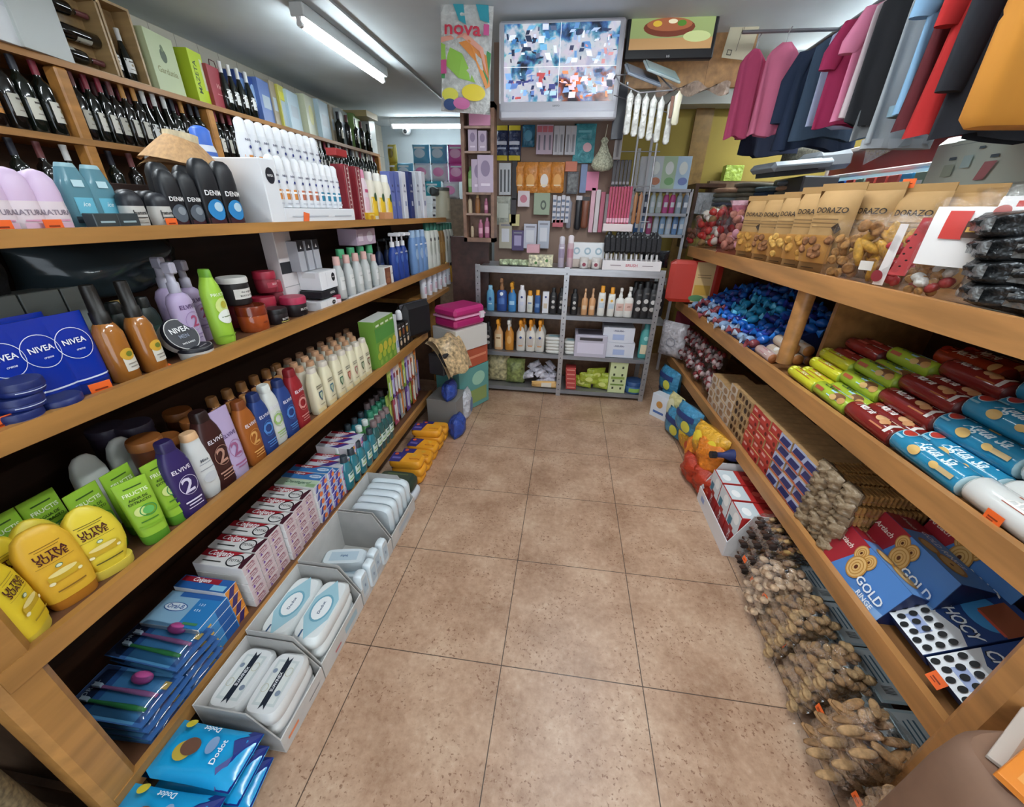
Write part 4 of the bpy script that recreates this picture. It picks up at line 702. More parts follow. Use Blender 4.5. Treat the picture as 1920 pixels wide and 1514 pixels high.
# toothbrush blister packs
def brush(key, c1, c2, dome):
    w, d = .13, .24; b = MB().box(-w/2, w/2, -d/2, d/2, 0, .004, '39639c').decal([('r', 0, -.02, w*.96, d*.6, '4f8cb8'), ('r', 0, .095, w*.96, .045, '22304c'), ('t', 0, .1, .018, 'ORAL', 'dfe8f0'), ('r', .035, -.095, .02, .02, 'e8b85a')], TOP(.004))
    h = MB()
    for x, c in ((-.03, c1), (.005, c2)): h.loft([(0, .005, .004), (.04, .007, .006), (.1, .0055, .005), (.15, .004, .004), (.19, .006, .003)], 2, c, 10, Matrix.Translation((x, -.1, .014)) @ Matrix.Rotation(-pi/2, 4, 'X'))
    br = MB()
    for x in (-.03, .005): br.box(x-.005, x+.005, .065, .088, .014, .024, 'e8eef2', .001)
    f = MB().grid(lambda u, v: ((u-.5)*w*.86, (v-.5)*d*.9, .005+.024*max(0, 1-abs(2*u-1)**4)**.5*max(0, 1-abs(2*v-1)**6)**.5), 10, 12, 'clear:e4eef6')
    P_(key, 'toothbrush_pack', 'toothbrush', .03, ('backing_card', b), ('toothbrush_handles', h), ('bristles', br), ('pink_case', MB().blob(.04, -.02, .016, .018, .032, .012, dome, 14, 8)), ('blister', f))
brush('brush0', '3f8a4a', 'b06a94', 'b8508c'); brush('brush1', '4a9a54', 'c87aa4', 'c060a0')
for r in range(5):
    place(PR['brush%d' % (r % 2)], (-1.135, .605, zl(4)(.5)+.031*r), RL, 'blue toothbrush pack with pink case, %s from the bottom of the further pile' % ORD[r], 'toothbrush packs further pile', rot=(.03, .0, RL-.06+.03*(r % 3)))
for r in range(4): place(PR['brush%d' % ((r+1) % 2)], (-1.13, .475, zl(4)(.5)+.031*r), RL, 'blue toothbrush pack with pink case, %s from the bottom of the nearer pile' % ORD[r], 'toothbrush packs nearer pile', rot=(.03, 0, RL+.05-.03*(r % 2)))
# mouthwash and hanging brushes further on
def wash(key, c, cap): 
    s = [(0, .034, .026), (.005, .036, .028), (.12, .035, .027), (.15, .02, .018), (.16, .014, .014)]
    P_(key, 'mouthwash_bottle', 'bottle', .19, ('bottle_body', MB().loft(s, 2.6, 'liquid:'+c, 18)), ('cap', MB().loft([(.155, .018, .018), (.188, .017, .017), (.19, .014, .014)], 2, cap, 16)), ('label', lab(s, 2.6, [('r', 0, .07, .05, .05, 'cfe0d8'), ('r', 0, .085, .03, .01, '2f7a6a'), ('r', 0, .06, .04, .006, '8ab04a')])))
wash('wash0', '2a7a88', '333c44'); wash('wash1', '5a9a5c', 'e9eee8'); wash('wash2', '2a5a5a', '7c6a6a'); wash('wash3', '8fc0a0', '3a8a6a')
for r in range(3):
    LR('wash%d' % (r % 2), 5, 655-10*r, 700-8*r, -1.04-.07*r, None, '%s mouthwash bottle in row %s, {} from the near end' % (('teal', 'leaf green', 'teal')[r], ('one', 'two', 'three')[r]), 'mouthwash bottles row %d' % (r+1), z=.20, sc=1)
for r in range(3): LR('wash%d' % (2+r % 2), 4, 708-6*r, 730-5*r, -1.04-.07*r, None, '%s bottle beyond the mouthwash, row %s, {} from the near end' % (('dark teal', 'mint', 'dark teal')[r], ('one', 'two', 'three')[r]), 'bottles beyond the mouthwash row %d' % (r+1), z=.20, sc=1.1)
def hang(key, c, c2): 
    P_(key, 'toothbrush_pack', 'toothbrush', .23, ('backing_card', MB().box(-.03, .03, -.001, .001, 0, .23, c).decal([('r', 0, .19, .05, .05, c2), ('r', 0, .08, .036, .1, 'd9dde0')], FRONT(-.001))), ('toothbrush', MB().loft([(0, .004, .003), (.08, .006, .005), (.15, .004, .004)], 2, c2, 8, Matrix.Translation((0, -.006, .02)))))
for k, (a, b) in enumerate((('8fae4a', 'c2d070'), ('b0506a', 'e0d0d0'), ('9aa4a0', 'd0803a'), ('6a4a9a', 'b0a0d0'), ('c4602c', 'e8d8c0'))): hang('hang%d' % k, a, b)
for k in range(15):
    L('hang%d' % (k*2 % 5), 735+3.6*k, -1.05-.02*(k % 3), None, None, 'carded toothbrush in an upright row on the bottom left shelf, %s from the near end' % ORD[k], z=.21, sc=1.1, group='upright carded toothbrushes')
for k in range(10):
    L('hang%d' % (k*3 % 5), 735+5*k, -1.03, None, None, 'carded toothbrush hung in the upper row, %s from the near end' % ORD[k], z=.42, sc=.95, group='upper row of carded toothbrushes')
# --- cartons on the floor, left ---
def wipes(key, w, d, h, c, dec): 
    # flat pack lying, soft corners; artwork on top
    b = MB(); b.loft([(0, w*.44, d*.46), (h*.25, w*.5, d*.5), (h*.75, w*.5, d*.5), (h, w*.44, d*.45)], 5, c, 28)
    return P_(key, 'wet_wipes_pack', 'wipes', h, ('pack_body', b), ('label', MB().decal(dec, TOP(h), .0008)))
bab = [('r', 0, 0, .13, .07, 'c3cac8'), ('r', 0, 0, .115, .055, 'd6dad6'), ('p', [(-.075, -.009), (-.062, 0), (-.075, .009), (.075, .009), (.062, 0), (.075, -.009)], '1b2430'), ('t', 0, 0, .013, 'SUAVINEX', 0, .9, 'f2f2f2'), ('e', .03, .024, .007, .007, '7f8c9c'), ('e', -.03, -.024, .008, .008, '7f8c9c'), ('o', .03, -.022, .013, .011, .0012, 'b0a884'), ('o', -.02, .024, .012, .01, .0012, 'b0a884')]
wipes('wbab', .19, .11, .045, 'd8d9d8', bab)
# long axis runs front-to-back like in the photo
dod = [('p', [(-.09, .0), (-.03, .045), (.03, .045), (.09, .0), (.03, -.045), (-.03, -.045)], '9cc4cf'), ('e', 0, 0, .042, .036, '6ea4b8'), ('e', 0, 0, .036, .03, 'e8ecec'), ('t', 0, 0, .014, 'Dodot', '2a4a6a'), ('r', -.075, .02, .02, .006, '3a5a7a')]
wipes('wdod', .19, .11, .045, 'dde1e0', dod)
def carton_floor(key, L_, d, hs, c, dec=()):
    """shelf carton: length along the shelf L_, depth d, scooped front; front faces the aisle"""
    return tray(key, L_, d, hs, .004, c, cut=hs*.38, dec=dec, inside='carton:a8a6a2')
carton_floor('fc1', .215, .25, .19, 'carton:c9c6c2', [('r', -.06, .035, .05, .012, 'e98a5a'), ('r', .05, .03, .06, .004, '6a6a6a')]); carton_floor('fc2', .285, .25, .21, 'carton:c9c7c3', [('r', .05, .04, .09, .03, '9cb8c4'), ('r', -.05, .03, .04, .01, 'c06a6a')]); carton_floor('fc3', .30, .25, .22, 'carton:c5c3bf', [('r', 0, .04, .14, .03, 'a9b4bc')])
ys = (.60, .855, 1.155, 1.465)
for i, (k, y) in enumerate(zip(('fc1', 'fc2', 'fc3', 'fc3'), ys)):
    place(PR[k], (-.865, y+.02, .001), RL, 'grey shelf carton of wipes on the floor, %s from the near end' % ORD[i], 'grey floor cartons')
for r in range(3):
    for c in range(2): place(PR['wbab'], (-.925+.118*c, .62, .006+.052*r), 0, 'white wipes pack with a black ribbon logo, %s layer from the bottom, %s side' % (ORD[r], ('nearer', 'further')[c]), 'white wipes packs with black ribbons', (1.04, 1.02, 1.12), rot=(0, 0, pi/2+.03*c))
for r in range(3):
    for c in range(2): place(PR['wdod'], (-.925+.118*c, .875, .006+.055*r), 0, 'white wipes pack with a round blue emblem, %s layer from the bottom, %s side' % (ORD[r], ('nearer', 'further')[c]), 'white and blue wipes packs', (1.35, 1.02, 1.2), rot=(0, 0, pi/2+.03*c))
wipes('wpale', .19, .09, .05, 'd3dde2', [('r', 0, 0, .12, .05, 'b4c8d4'), ('t', 0, 0, .018, 'baby', '3a5a8a')])
for r in range(2): place(PR['wpale'], (-.89, 1.15+.02*r, .006+.052*r), pi+.2*r, 'pale blue wipes pack in the half empty carton, %s' % ('lower', 'upper')[r], 'pale wipes in the half empty carton')
for i in range(5): place(PR['wpale'], (-.865, 1.39+.054*i, .11), 0, 'pale wipes pack standing on edge in the furthest carton, %s from the near end' % ORD[i], 'upright pale wipes', (1.1, 1.9, .95), rot=(pi/2, 0, pi))
for i in range(4): place(PR['wpale'], (-.775+.01*(i%2), 1.06+.06*i, .085), 0, 'pale wipes pack standing against the carton front, %s from the near end' % ORD[i], 'upright wipes at the carton front', (.3, 1.5, .7), rot=(pi/2, 0, pi/2))
bag('dodblue', .13, .25, .05, 'gloss:1e9ad0', [('p', [(-.065, .0), (.065, .0), (.065, .03), (.03, .055), (0, .035), (-.03, .06), (-.065, .04)], '182a78'), ('t', .0, .075, .02, 'Dodot', 'e8f4fa'), ('e', -.01, .17, .022, .026, 'b8a040'), ('e', .0, .155, .02, .026, '6a4a3a'), ('e', .01, .1, .02, .014, '7f9cc0'), ('t', .045, .13, .018, 'Dodot', pi/2, 1, 'e8f4fa'), ('e', .05, .2, .012, .014, 'd8c83c')], name='nappy_pack', cat='nappies', seed=6)
for i, (x, y, z, a) in enumerate(((-.84, .50, .0, 0), (-.84, .375, .0, 0), (-.98, .40, .0, 0))): pass
for i, (x, y, z) in enumerate(((-.745, .42, .17), (-.745, .285, .17), (-.745, .42, .10), (-.745, .285, .10), (-.745, .42, .035), (-.745, .285, .035))):
    place(PR['dodblue'], (x, y, z), 0, 'bright blue nappy pack lying flat, %s' % ('top of the further pile', 'top of the nearer pile', 'middle of the further pile', 'middle of the nearer pile', 'bottom of the further pile', 'bottom of the nearer pile')[i], 'bright blue nappy packs', 1, rot=(-pi/2, 0, RL+.03*i))
# orange and purple packs
opk = [('p', [(.01, -.05), (.095, -.05), (.095, .05), (.03, .05)], '2c2870'), ('t', -.05, .015, .02, 'Ausonia', 'a83a20'), ('r', .06, .01, .05, .02, '6a64a8'), ('e', -.04, -.022, .014, .012, 'd8a23a'), ('e', .07, -.03, .012, .012, 'd85a3a')]
wipes('opack', .2, .11, .05, 'e29a24', opk)
k = 0
for s_ in range(5):
    for r in range(3 if s_ in (0, 3) else 2):
        place(PR['opack'], (-.875+.01*(r % 2), 1.90+.125*s_, .001+.052*r), 0, 'orange and purple towel pack, %s layer from the floor in pile %s' % (ORD[r], ORD[s_]), 'orange and purple packs', 1, rot=(0, 0, pi+.05*((r+s_) % 3-1)))
wipes('dkpack', .22, .12, .07, '2c3a30', [('r', 0, 0, .16, .08, '3a4438'), ('t', 0, .015, .02, 'TENA', 'c9b45a'), ('r', 0, -.03, .12, .012, '5a6440')]); wipes('whpack', .24, .13, .06, 'cdd3dc', [('r', 0, 0, .2, .09, 'bcc6d6'), ('r', 0, .02, .1, .01, '5a5a9a')])
place(PR['whpack'], (-.875, 1.73, .0), pi, 'white pack under the dark green pack on the floor'); place(PR['dkpack'], (-.875, 1.73, .062), pi, 'dark green pack beyond the furthest grey carton')
# ================= wine shelves on the left wall =================
g = link('wine_shelf_unit', None); tag(g, 'wooden wall shelves of wine bottles running along the left wall', 'shelf unit')
for z in (1.45, 1.80, 2.133): link('shelf_board', MB().box(-2.93, -2.58, .9, 5.9, z-.03, z, 'wood:a5743f').mesh('shelf_board'), g)
for y in (.92, 2.2, 3.12, 4.25, 5.88): link('post', MB().box(-2.66, -2.585, y-.03, y+.03, 0, 2.10, 'wood:b9803f', .008).mesh('post'), g)
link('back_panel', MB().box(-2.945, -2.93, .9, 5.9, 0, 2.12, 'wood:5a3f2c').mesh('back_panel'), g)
wine('w0', 'dark_glass:141a14', '20222c', 'd6d2c2'); wine('w1', 'dark_glass:101410', '7a2030', 'dcd8cc'); wine('w2', 'dark_glass:18150f', 'b07c3a', 'c9c7bb'); wine('w3', 'dark_glass:10140f', 'd5d5d2', 'd9d9d6', shape='c'); wine('w4', 'dark_glass:14110e', '6a3a3a', 'b9b6a8'); wine('w5', 'dark_glass:1a100c', '1c1c1c', 'd08a3a')
def WR_(n, y0, y1, X, z, kinds, label, group, sc=(.84, .84, 1)):
    for i in range(n):
        Y = y0+(y1-y0)*i/max(1, n-1); place(PR[kinds[i % len(kinds)]], (X+.004*((i*7) % 3-1), Y, z+.001), RL+.5+.1*((i*5) % 3-1), label.format(ORD[i]), group, sc)
WR_(5, 1.78, 2.11, -2.63, 1.80, ['w0', 'w5', 'w4', 'w0', 'w1'], 'large wine bottle in the nearest bay of the wine shelf, {} from the near end', 'wines of the nearest bay', (1, 1, 1.02))
WR_(13, 2.27, 3.05, -2.63, 1.80, ['w4', 'w1', 'w1', 'w4', 'w2', 'w2', 'w3', 'w3', 'w3', 'w0', 'w2', 'w0', 'w0'], 'wine bottle in the bay between the two near posts, {} from the near post', 'wines of the second bay')
WR_(16, 3.2, 4.18, -2.63, 1.80, ['w1', 'w4', 'w1', 'w0', 'w3', 'w3', 'w0', 'w2'], 'wine bottle in the third bay of the wine shelf, {} from the near post', 'wines of the third bay')
WR_(20, 4.33, 5.8, -2.63, 1.80, ['w3', 'w0', 'w3', 'w3', 'w1'], 'wine bottle in the furthest bay of the wine shelf, {} from the near post', 'wines of the furthest bay')
WR_(13, 2.27, 3.05, -2.73, 1.80, ['w4', 'w0', 'w1'], 'wine bottle in the rear row of the second bay, {} from the near post', 'rear wines of the second bay')
WR_(16, 1.3, 3.0, -2.63, 1.45, ['w1', 'w0', 'w4', 'w3'], 'wine bottle on the lower wine shelf above the deodorants, {} from the near end', 'wines on the lower shelf', (.95, .95, 1))
# on top of the wine shelf
def onw(u, X, kind, label, top=None, rz=RL+.15, sc=1, z=2.134): 
    Y = yat(u, X, z); s = sc if top is None else (zat(top, X, Y)-z)/PR[kind].h; return place(PR[kind], (X, Y, z), rz, label, None, s)
carton('wb1', .3, .2, .36, 'd6d8da', front=[('r', 0, .2, .2, .1, 'c9ccd0')]); carton('wb2', .24, .18, .34, 'b9bdba', front=[('r', .0, .26, .16, .006, '9aa09c')])
onw(12, -2.66, 'wb1', 'white box at the near end on top of the wine shelf', sc=.9); onw(62, -2.66, 'wb2', 'pale grey box beside the white one on top of the wine shelf')
def crate(key, w, h, upright):
    b = MB(); d = .12; t = .012
    for a in ((-w/2, -w/2+t, -d/2, d/2, 0, h), (w/2-t, w/2, -d/2, d/2, 0, h), (-w/2+t, w/2-t, -d/2, d/2, 0, t), (-w/2+t, w/2-t, -d/2, d/2, h-t, h), (-w/2+t, w/2-t, d/2-t, d/2, t, h-t)): b.box(*a, 'wood:a88a5e')
    return P_(key, 'wooden_wine_crate', 'crate', h, ('crate_body', b))
crate('crate1', .36, .34, 0); crate('crate2', .2, .36, 1)
yc = yat(160, -2.66, 2.134); place(PR['crate1'], (-2.68, yc, 2.134), RL, 'open wooden wine crate with two bottles lying across', None)
for i in range(3): place(PR['w4'], (-2.68, yc-.14 if i != 1 else yc+.14, 2.195+.1*i), 0, 'wine bottle lying in the open crate, %s from the bottom' % ORD[i], 'bottles lying in the crate', .88, rot=(-pi/2 if i != 1 else pi/2, RL if 0 else 0, 0))
yc = yat(245, -2.66, 2.134); place(PR['crate2'], (-2.68, yc, 2.134), RL, 'narrow wooden wine crate with two upright bottles')
for i in range(2): place(PR['w3'], (-2.68, yc-.04+.08*i, 2.148), RL, 'white capsuled bottle standing in the narrow crate, %s' % ('nearer', 'further')[i], 'bottles in the narrow crate', .8)
carton('gard', .26, .12, .34, 'b9c49c', front=[('e', 0, .22, .03, .04, '4a5a44'), ('e', 0, .26, .014, .02, '6a7a5a'), ('t', 0, .13, .05, 'Gardunia', '8a8a60')]); onw(312, -2.68, 'gard', 'pale green gift box with a dark emblem on the wine shelf', top=62)
carton('maz', .16, .12, .34, 'b5cc2e', front=[('t', -.03, .17, .055, 'MAZETA', pi/2, 1, '2f4a1c'), ('r', .05, .2, .03, .2, 'cfd8b4')]); onw(375, -2.68, 'maz', 'lime green box with vertical dark lettering on the wine shelf', top=95)
P_('giftbag', 'gift_bag', 'bag', .3, ('bag_body', MB().box(-.1, .1, -.04, .04, 0, .26, '9a3a44', .002).decal([('t', 0, .14, .04, '/Vino', 'd9b0a8'), ('r', 0, .09, .08, .004, 'd9b0a8')], FRONT(-.04))), ('handle', MB().tube([(-.04, -.03, .26), (-.03, -.03, .3), (.03, -.03, .3), (.04, -.03, .26)], .003, '4a1c22')))
onw(412, -2.66, 'giftbag', 'dark red paper gift bag with rope handle on the wine shelf', sc=.95)
for i in range(4): Y = yat(432+15*i, -2.62, 2.134); place(PR['w3'], (-2.62, Y, 2.134), RL+.4, 'white capsuled wine bottle on top beside the red bag, %s from the near end' % ORD[i], 'bottles beside the red gift bag', (.9, .9, .95))
def wbx(key, c, w, h, dec=()): carton(key, w, .12, h, c, front=list(dec) or [('r', 0, h*.5, w*.6, h*.3, 'aebecb')])
wbx('wblue', '2f4a8c', .34, .33, [('r', -.06, .2, .16, .18, '6a8ec4'), ('e', .08, .2, .05, .08, '9ab8dc'), ('r', 0, .06, .26, .03, '22346c')]); wbx('wperi', '5f79b4', .2, .3); wbx('wtan', '9c9078', .1, .36); wbx('wyel', 'c4c05a', .12, .34, [('r', 0, .26, .08, .06, 'dcd43c'), ('r', 0, .12, .09, .2, 'b9cbd4')]); wbx('wpale', 'b4cbd8', .22, .3); wbx('wcream', 'c9cdb0', .2, .32, [('e', 0, .17, .05, .08, 'd4cf7a')]); wbx('wgrey', 'aab2b0', .24, .3); wbx('wgrn', '7d9c58', .2, .26)
for q, u, t, lb in (('wblue', 470, 140, 'blue illustrated box behind bottles on the wine shelf'), ('wperi', 500, 150, 'periwinkle blue box beside the blue illustrated box'), ('wtan', 518, 152, 'narrow tan box on the wine shelf'), ('wyel', 533, 160, 'yellow topped box on the wine shelf'), ('wpale', 552, 172, 'pale blue box beside the yellow topped one'), ('wcream', 583, 180, 'cream box with a yellow oval on the wine shelf'), ('wpale', 608, 190, 'pale blue box beyond the cream oval box'), ('wtan', 625, 198, 'narrow tan box in the far part of the wine shelf'), ('wgrey', 645, 207, 'light grey box in the far part of the wine shelf'), ('wgrn', 668, 216, 'green and white box at the far end of the wine shelf')): onw(u-4, -2.7, q, lb, top=t)
onw(690, -2.7, 'wb2', 'dark stack end box at the far end of the wine shelf', top=225); 
carton('flatbx', .5, .3, .06, 'b9a878'); place(PR['flatbx'], (-2.72, 5.55, 2.46), 0, 'flat tan board box lying on the far wine shelf stack')
WR_(5, 5.0, 5.7, -2.62, 2.134, ['w0', 'w4'], 'dark bottle on top at the far end of the wine shelf, {} of five', 'dark bottles on the far top', (1, 1, .95))
# far end of the wine aisle: unit with tissue packs
P_('farunit', 'storage_cabinet', 'cabinet', 1.6, ('cabinet_body', MB().box(-2.55, -1.08, 5.6, 5.9, 0, 1.62, 'wood:7a6a58')))
place(PR['farunit'], (0, 0, .0), 0, 'plain brown cabinet closing the far end of the wine aisle')
def fpack(key, c, c2): bag(key, .22, .2, .14, c, [('e', 0, .1, .07, .05, c2), ('r', 0, .16, .14, .02, 'e6eef4')], name='tissue_pack', cat='tissue pack', seed=len(key), wr=.003)
fpack('fpb', '6fb8dc', 'c9dff0'); fpack('fpp', 'd866b4', 'eab0d8'); fpack('fpw', 'dfe2ee', 'e090c4'); fpack('fpy', 'c9b84a', '8a7a2a'); fpack('fpc', '3fb4c8', 'bfe6ee'); fpack('fpg', '5f8c5a', '9cc08c')
for i, (q, x, z, lb) in enumerate((('fpb', -1.95, 2.02, 'light blue tissue pack on the far cabinet, top left'), ('fpb', -1.72, 2.02, 'light blue tissue pack on the far cabinet, top middle'), ('fpp', -1.49, 2.02, 'pink tissue pack on top of the far cabinet stack'), ('fpb', -2.18, 1.82, 'light blue tissue pack on the far cabinet, second layer left'), ('fpw', -1.95, 1.82, 'white and pink tissue pack on the far cabinet, left'), ('fpw', -1.72, 1.82, 'white and pink tissue pack on the far cabinet, right'), ('fpp', -1.49, 1.82, 'pink tissue pack in the middle layer on the far cabinet'), ('fpc', -1.82, 1.62, 'turquoise tissue pack in the bottom layer on the far cabinet'), ('fpw', -1.58, 1.62, 'white and pink tissue pack in the bottom layer'), ('fpc', -2.06, 1.62, 'turquoise tissue pack beneath the light blue ones'))): place(PR[q], (x, 5.72, z), 0, lb)
for i in range(3): place(PR['fpy'], (-2.33, 5.72, 1.62+.2*i), 0, 'yellow snack pack at the left end of the far cabinet, %s from the bottom' % ORD[i], 'yellow packs on the far cabinet', (.5, 1, 1))
for i in range(3): place(PR['fpg'], (-1.22, 5.7, 1.625+.2*i), .2, 'green foil pack hanging beyond the narrow shelf, %s from the bottom' % ORD[i], 'green packs beyond the narrow shelf')
P_('seccam', 'security_camera', 'camera', .08, ('camera_body', MB().blob(0, 0, .03, .05, .05, .04, 'd9dde0', 16, 8)), ('lens', MB().blob(0, -.04, .02, .02, .02, .02, '15181c', 12, 6)), ('mount', MB().cyl(.02, (0, 0, .04), (0, 0, .09), 'cfd3d6')))
place(PR['seccam'], (-2.5, 6.75, 2.48), 0, 'small white dome security camera near the far tube light', None, 1.3)
# ================= back of the aisle =================
struct('wall_partition', MB().box(-.66, .30, 3.74, 3.80, 0, 2.6, 'plaster:927a6c'))
P_('dkpanel', 'dark_wooden_board', 'board', 1.4, ('panel_board', MB().box(-.98, -.66, 3.46, 3.5, 0, 1.30, 'wood:4f3530'))); place(PR['dkpanel'], (0, 0, 0), 0, 'dark brown board beside the metal shelf under the narrow unit')
def B(p, u, Yd, z, top=None, label='', rz=0, group=None, sc=1):
    X = xat(u, Yd, z); s = sc if top is None else (zat(top, X, Yd)-z)/PR[p].h; return place(PR[p], (X, Yd, z), rz, label, group, s)
# metal rack
mc = 'metal:a9a8aa'; g = link('metal_shelf_rack', None); tag(g, 'grey slotted metal shelf rack at the end of the aisle', 'shelf unit')
for x in (-.72, .0, .73):
    for y in (3.30, 3.66): link('post', MB().box(x-.02, x+.02, y-.003, y+.003, 0, 1.11, mc).box(x-.02, x-.016, y, y+.03, 0, 1.11, mc).decal([('e', x, .06+.05*i, .004, .006, '3a3a3e') for i in range(21)] if y < 3.5 else [], FRONT(y-.003)).mesh('post'), g)
for z in (.06, .385, .73, 1.10):
    for x0, x1 in ((-.70, -.01), (.01, .72)): link('shelf_board', MB().box(x0, x1, 3.305, 3.66, z-.012, z-.002, mc).box(x0, x1, 3.298, 3.304, z-.035 if z < 1 else z-.05, z, mc if z > 1 else 'metal:8f9298').mesh('shelf_board'), g)
link('back_board', MB().box(-.72, .73, 3.665, 3.675, .06, 1.09, 'wood:8a6448').mesh('back_board'), g)
# shelf 1
shampoo('s_lblue', .21, .034, .022, '5f9ec4', '86bcd8', [('e', 0, .1, .012, .016, '2a5a9a'), ('r', 0, .06, .03, .01, 'c9e0ee')]); spray('s_navy', .22, .036, .022, '2a4a8c', '9a6a44', [('r', 0, .07, .04, .04, '4a74b8'), ('e', 0, .12, .012, .012, 'e8eef4')]); 
def trig(key, body, tc, dec, H=.23):
    s = [(0, .03, .02), (.005, .033, .022), (.13, .032, .021), (.16, .018, .015), (.175, .012, .012)]
    P_(key, 'spray_bottle', 'bottle', H, ('bottle_body', MB().loft(s, 2.6, body, 18)), ('trigger', MB().cyl(.014, (0, 0, .175), (0, 0, .195), tc).box(-.012, .012, -.05, .028, .195, H, tc, .006).box(-.006, .006, -.045, -.035, .155, .2, tc, .002)), ('label', lab(s, 2.6, dec)))
trig('s_btrig', '3f84c0', 'e8a02c', [('r', 0, .07, .04, .03, '9cc8e4')]); shampoo('s_white', .21, .032, .022, 'd9d9e0', 'e2dfe4', [('e', 0, .12, .009, .009, '2a3a7a'), ('r', 0, .07, .03, .03, 'c9cde0')]); shampoo('s_orcap', .18, .026, .02, 'e0dccf', 'e29a2c', [('r', 0, .05, .034, .05, 'c9ccc4'), ('r', 0, .08, .03, .008, '3a5a9a')], caph=.25, capw=.7); shampoo('s_blor', .18, .024, .02, '33588f', 'e29a2c', [('r', 0, .06, .03, .03, '7c9cc8')], caph=.25, capw=.7)
carton('s_tallw', .05, .04, .17, 'dedde2', front=[('e', 0, .13, .008, .008, '2a3a7a'), ('r', 0, .06, .03, .04, 'c9b8a0')]); shampoo('s_black', .19, .03, .02, '1c1a1c', '141214', [('e', 0, .09, .012, .012, 'c9c4c0'), ('e', 0, .05, .014, .012, 'a8a4a0'), ('r', 0, .13, .02, .01, '5a5654')]); spray('s_peach', .2, .024, .02, 'cf9a6c', 'd8a880', [('r', 0, .06, .03, .03, 'dfc0a0')]); shampoo('s_orsp', .22, .028, .02, 'e6e2da', 'e89a24', [('r', 0, .08, .04, .04, 'c4d0d8'), ('e', 0, .12, .01, .01, 'e8b040')], caph=.3, capw=.6)
spray('s_whsp', .2, .032, .024, 'e0dcd6', 'e6e4e0', [('r', 0, .07, .05, .05, 'd8b4a8'), ('t', 0, .07, .016, 'SPF', '8a4a3a')])
z1, z2, z3 = .731, .386, .061
for q, u, t, lb in (('s_lblue', 920, 535, 'light blue sun lotion bottle, leftmost on the upper metal shelf'), ('s_navy', 941, 522, 'navy blue spray bottle with a brown top on the upper metal shelf'), ('s_btrig', 960, 529, 'blue trigger spray with an orange head on the upper metal shelf'), ('s_white', 978, 535, 'white lotion bottle right of the blue trigger spray'), ('s_orcap', 993, 545, 'white bottle with an orange cap on the upper metal shelf'), ('s_blor', 1007, 544, 'blue bottle with an orange cap on the upper metal shelf'), ('s_tallw', 1022, 547, 'slim white box beside the blue orange capped bottle'), ('s_black', 1036, 540, 'black bottle left of the middle post, first of two'), ('s_black', 1051, 540, 'black bottle left of the middle post, second of two'), ('s_black', 1075, 542, 'black bottle just right of the middle post'), ('s_peach', 1094, 541, 'peach spray bottle on the upper metal shelf, left one'), ('s_peach', 1108, 541, 'peach spray bottle on the upper metal shelf, right one'), ('s_orsp', 1125, 536, 'white bottle with a tall orange cap, left of two'), ('s_orsp', 1143, 539, 'white bottle with a tall orange cap, right of two'), ('s_whsp', 1159, 540, 'white spray bottle with pink label, left of two'), ('s_whsp', 1175, 538, 'white spray bottle with pink label, right of two'), ('s_black', 1192, 532, 'black bottle at the right end of the upper metal shelf, first of three'), ('s_black', 1205, 528, 'black bottle at the right end of the upper metal shelf, second of three'), ('s_black', 1218, 532, 'black bottle at the right end of the upper metal shelf, last of three')): B(q, u, 3.36, z1, t, lb)
for i in range(6): B('s_black', 1185+9*i, 3.45, z1, 528, 'black bottle in the rear row at the right end, %s from the left' % ORD[i], group='black bottles rear row')
trig('t_or', 'd9a878', 'e89a2c', [('r', 0, .07, .044, .1, 'e0c8a0'), ('r', 0, .09, .03, .01, '8a5a2c')]); trig('t_am', 'd08a34', 'e6e2da', [('e', 0, .08, .016, .03, 'e0a860')]); trig('t_wh', 'e4dfd6', 'e8982c', [('r', 0, .07, .044, .06, 'c9c0b8'), ('e', 0, .1, .009, .009, '2a4a8a'), ('r', 0, .04, .03, .01, 'd8a070')])
for q, u, t, lb in (('s_black', 916, 603, 'dark bottle at the left end of the middle metal shelf'), ('t_or', 935, 597, 'beige trigger spray with an orange head on the middle shelf'), ('t_am', 955, 598, 'amber trigger spray with a white head on the middle shelf'), ('t_wh', 976, 598, 'white trigger spray with orange head, left of three'), ('t_wh', 994, 597, 'white trigger spray with orange head, middle of three'), ('t_wh', 1011, 598, 'white trigger spray with orange head, right of three')): B(q, u, 3.37, z2, t, lb)
for i in range(3): B('t_wh', 982+16*i, 3.46, z2, 594, 'white trigger spray in the rear row, %s from the left' % ORD[i], group='rear trigger sprays')
wipes('m_pack', .16, .12, .028, 'd4d2cc', [('r', 0, 0, .1, .05, '9cc4cc')])
for i in range(5): B('m_pack', 1040, 3.38, z2+.029*i, None, 'white wipes pack left of the middle post, %s from the bottom' % ORD[i], group='wipes left of the middle post')
for i in range(4): B('m_pack', 1072, 3.39, z2+.029*i, None, 'white wipes pack right of the middle post, %s from the bottom' % ORD[i], sc=(.8, 1, 1), group='wipes right of the middle post')
carton('m_box', .17, .14, .12, 'b9b4c4', front=[('r', 0, .05, .14, .06, 'd4cede'), ('r', 0, .1, .12, .016, '3a3438')], top=[('r', 0, 0, .14, .1, '4a4450')]); B('m_box', 1104, 3.40, z2, 623, 'open lilac grey box of sachets on the middle metal shelf')
carton('m_big', .27, .2, .135, 'd6d8e2', front=[('t', 0, .105, .022, 'FIGURA', '4a4a6a'), ('r', .0, .05, .1, .05, 'a9b8dc'), ('r', 0, .105, .1, .002, '6a6a8a')]); B('m_big', 1156, 3.42, z2, None, 'white and blue carton on the middle shelf, lower of two', sc=.95); B('m_big', 1156, 3.42, z2+.13, None, 'white and blue carton on the middle shelf, upper of two', sc=.95)
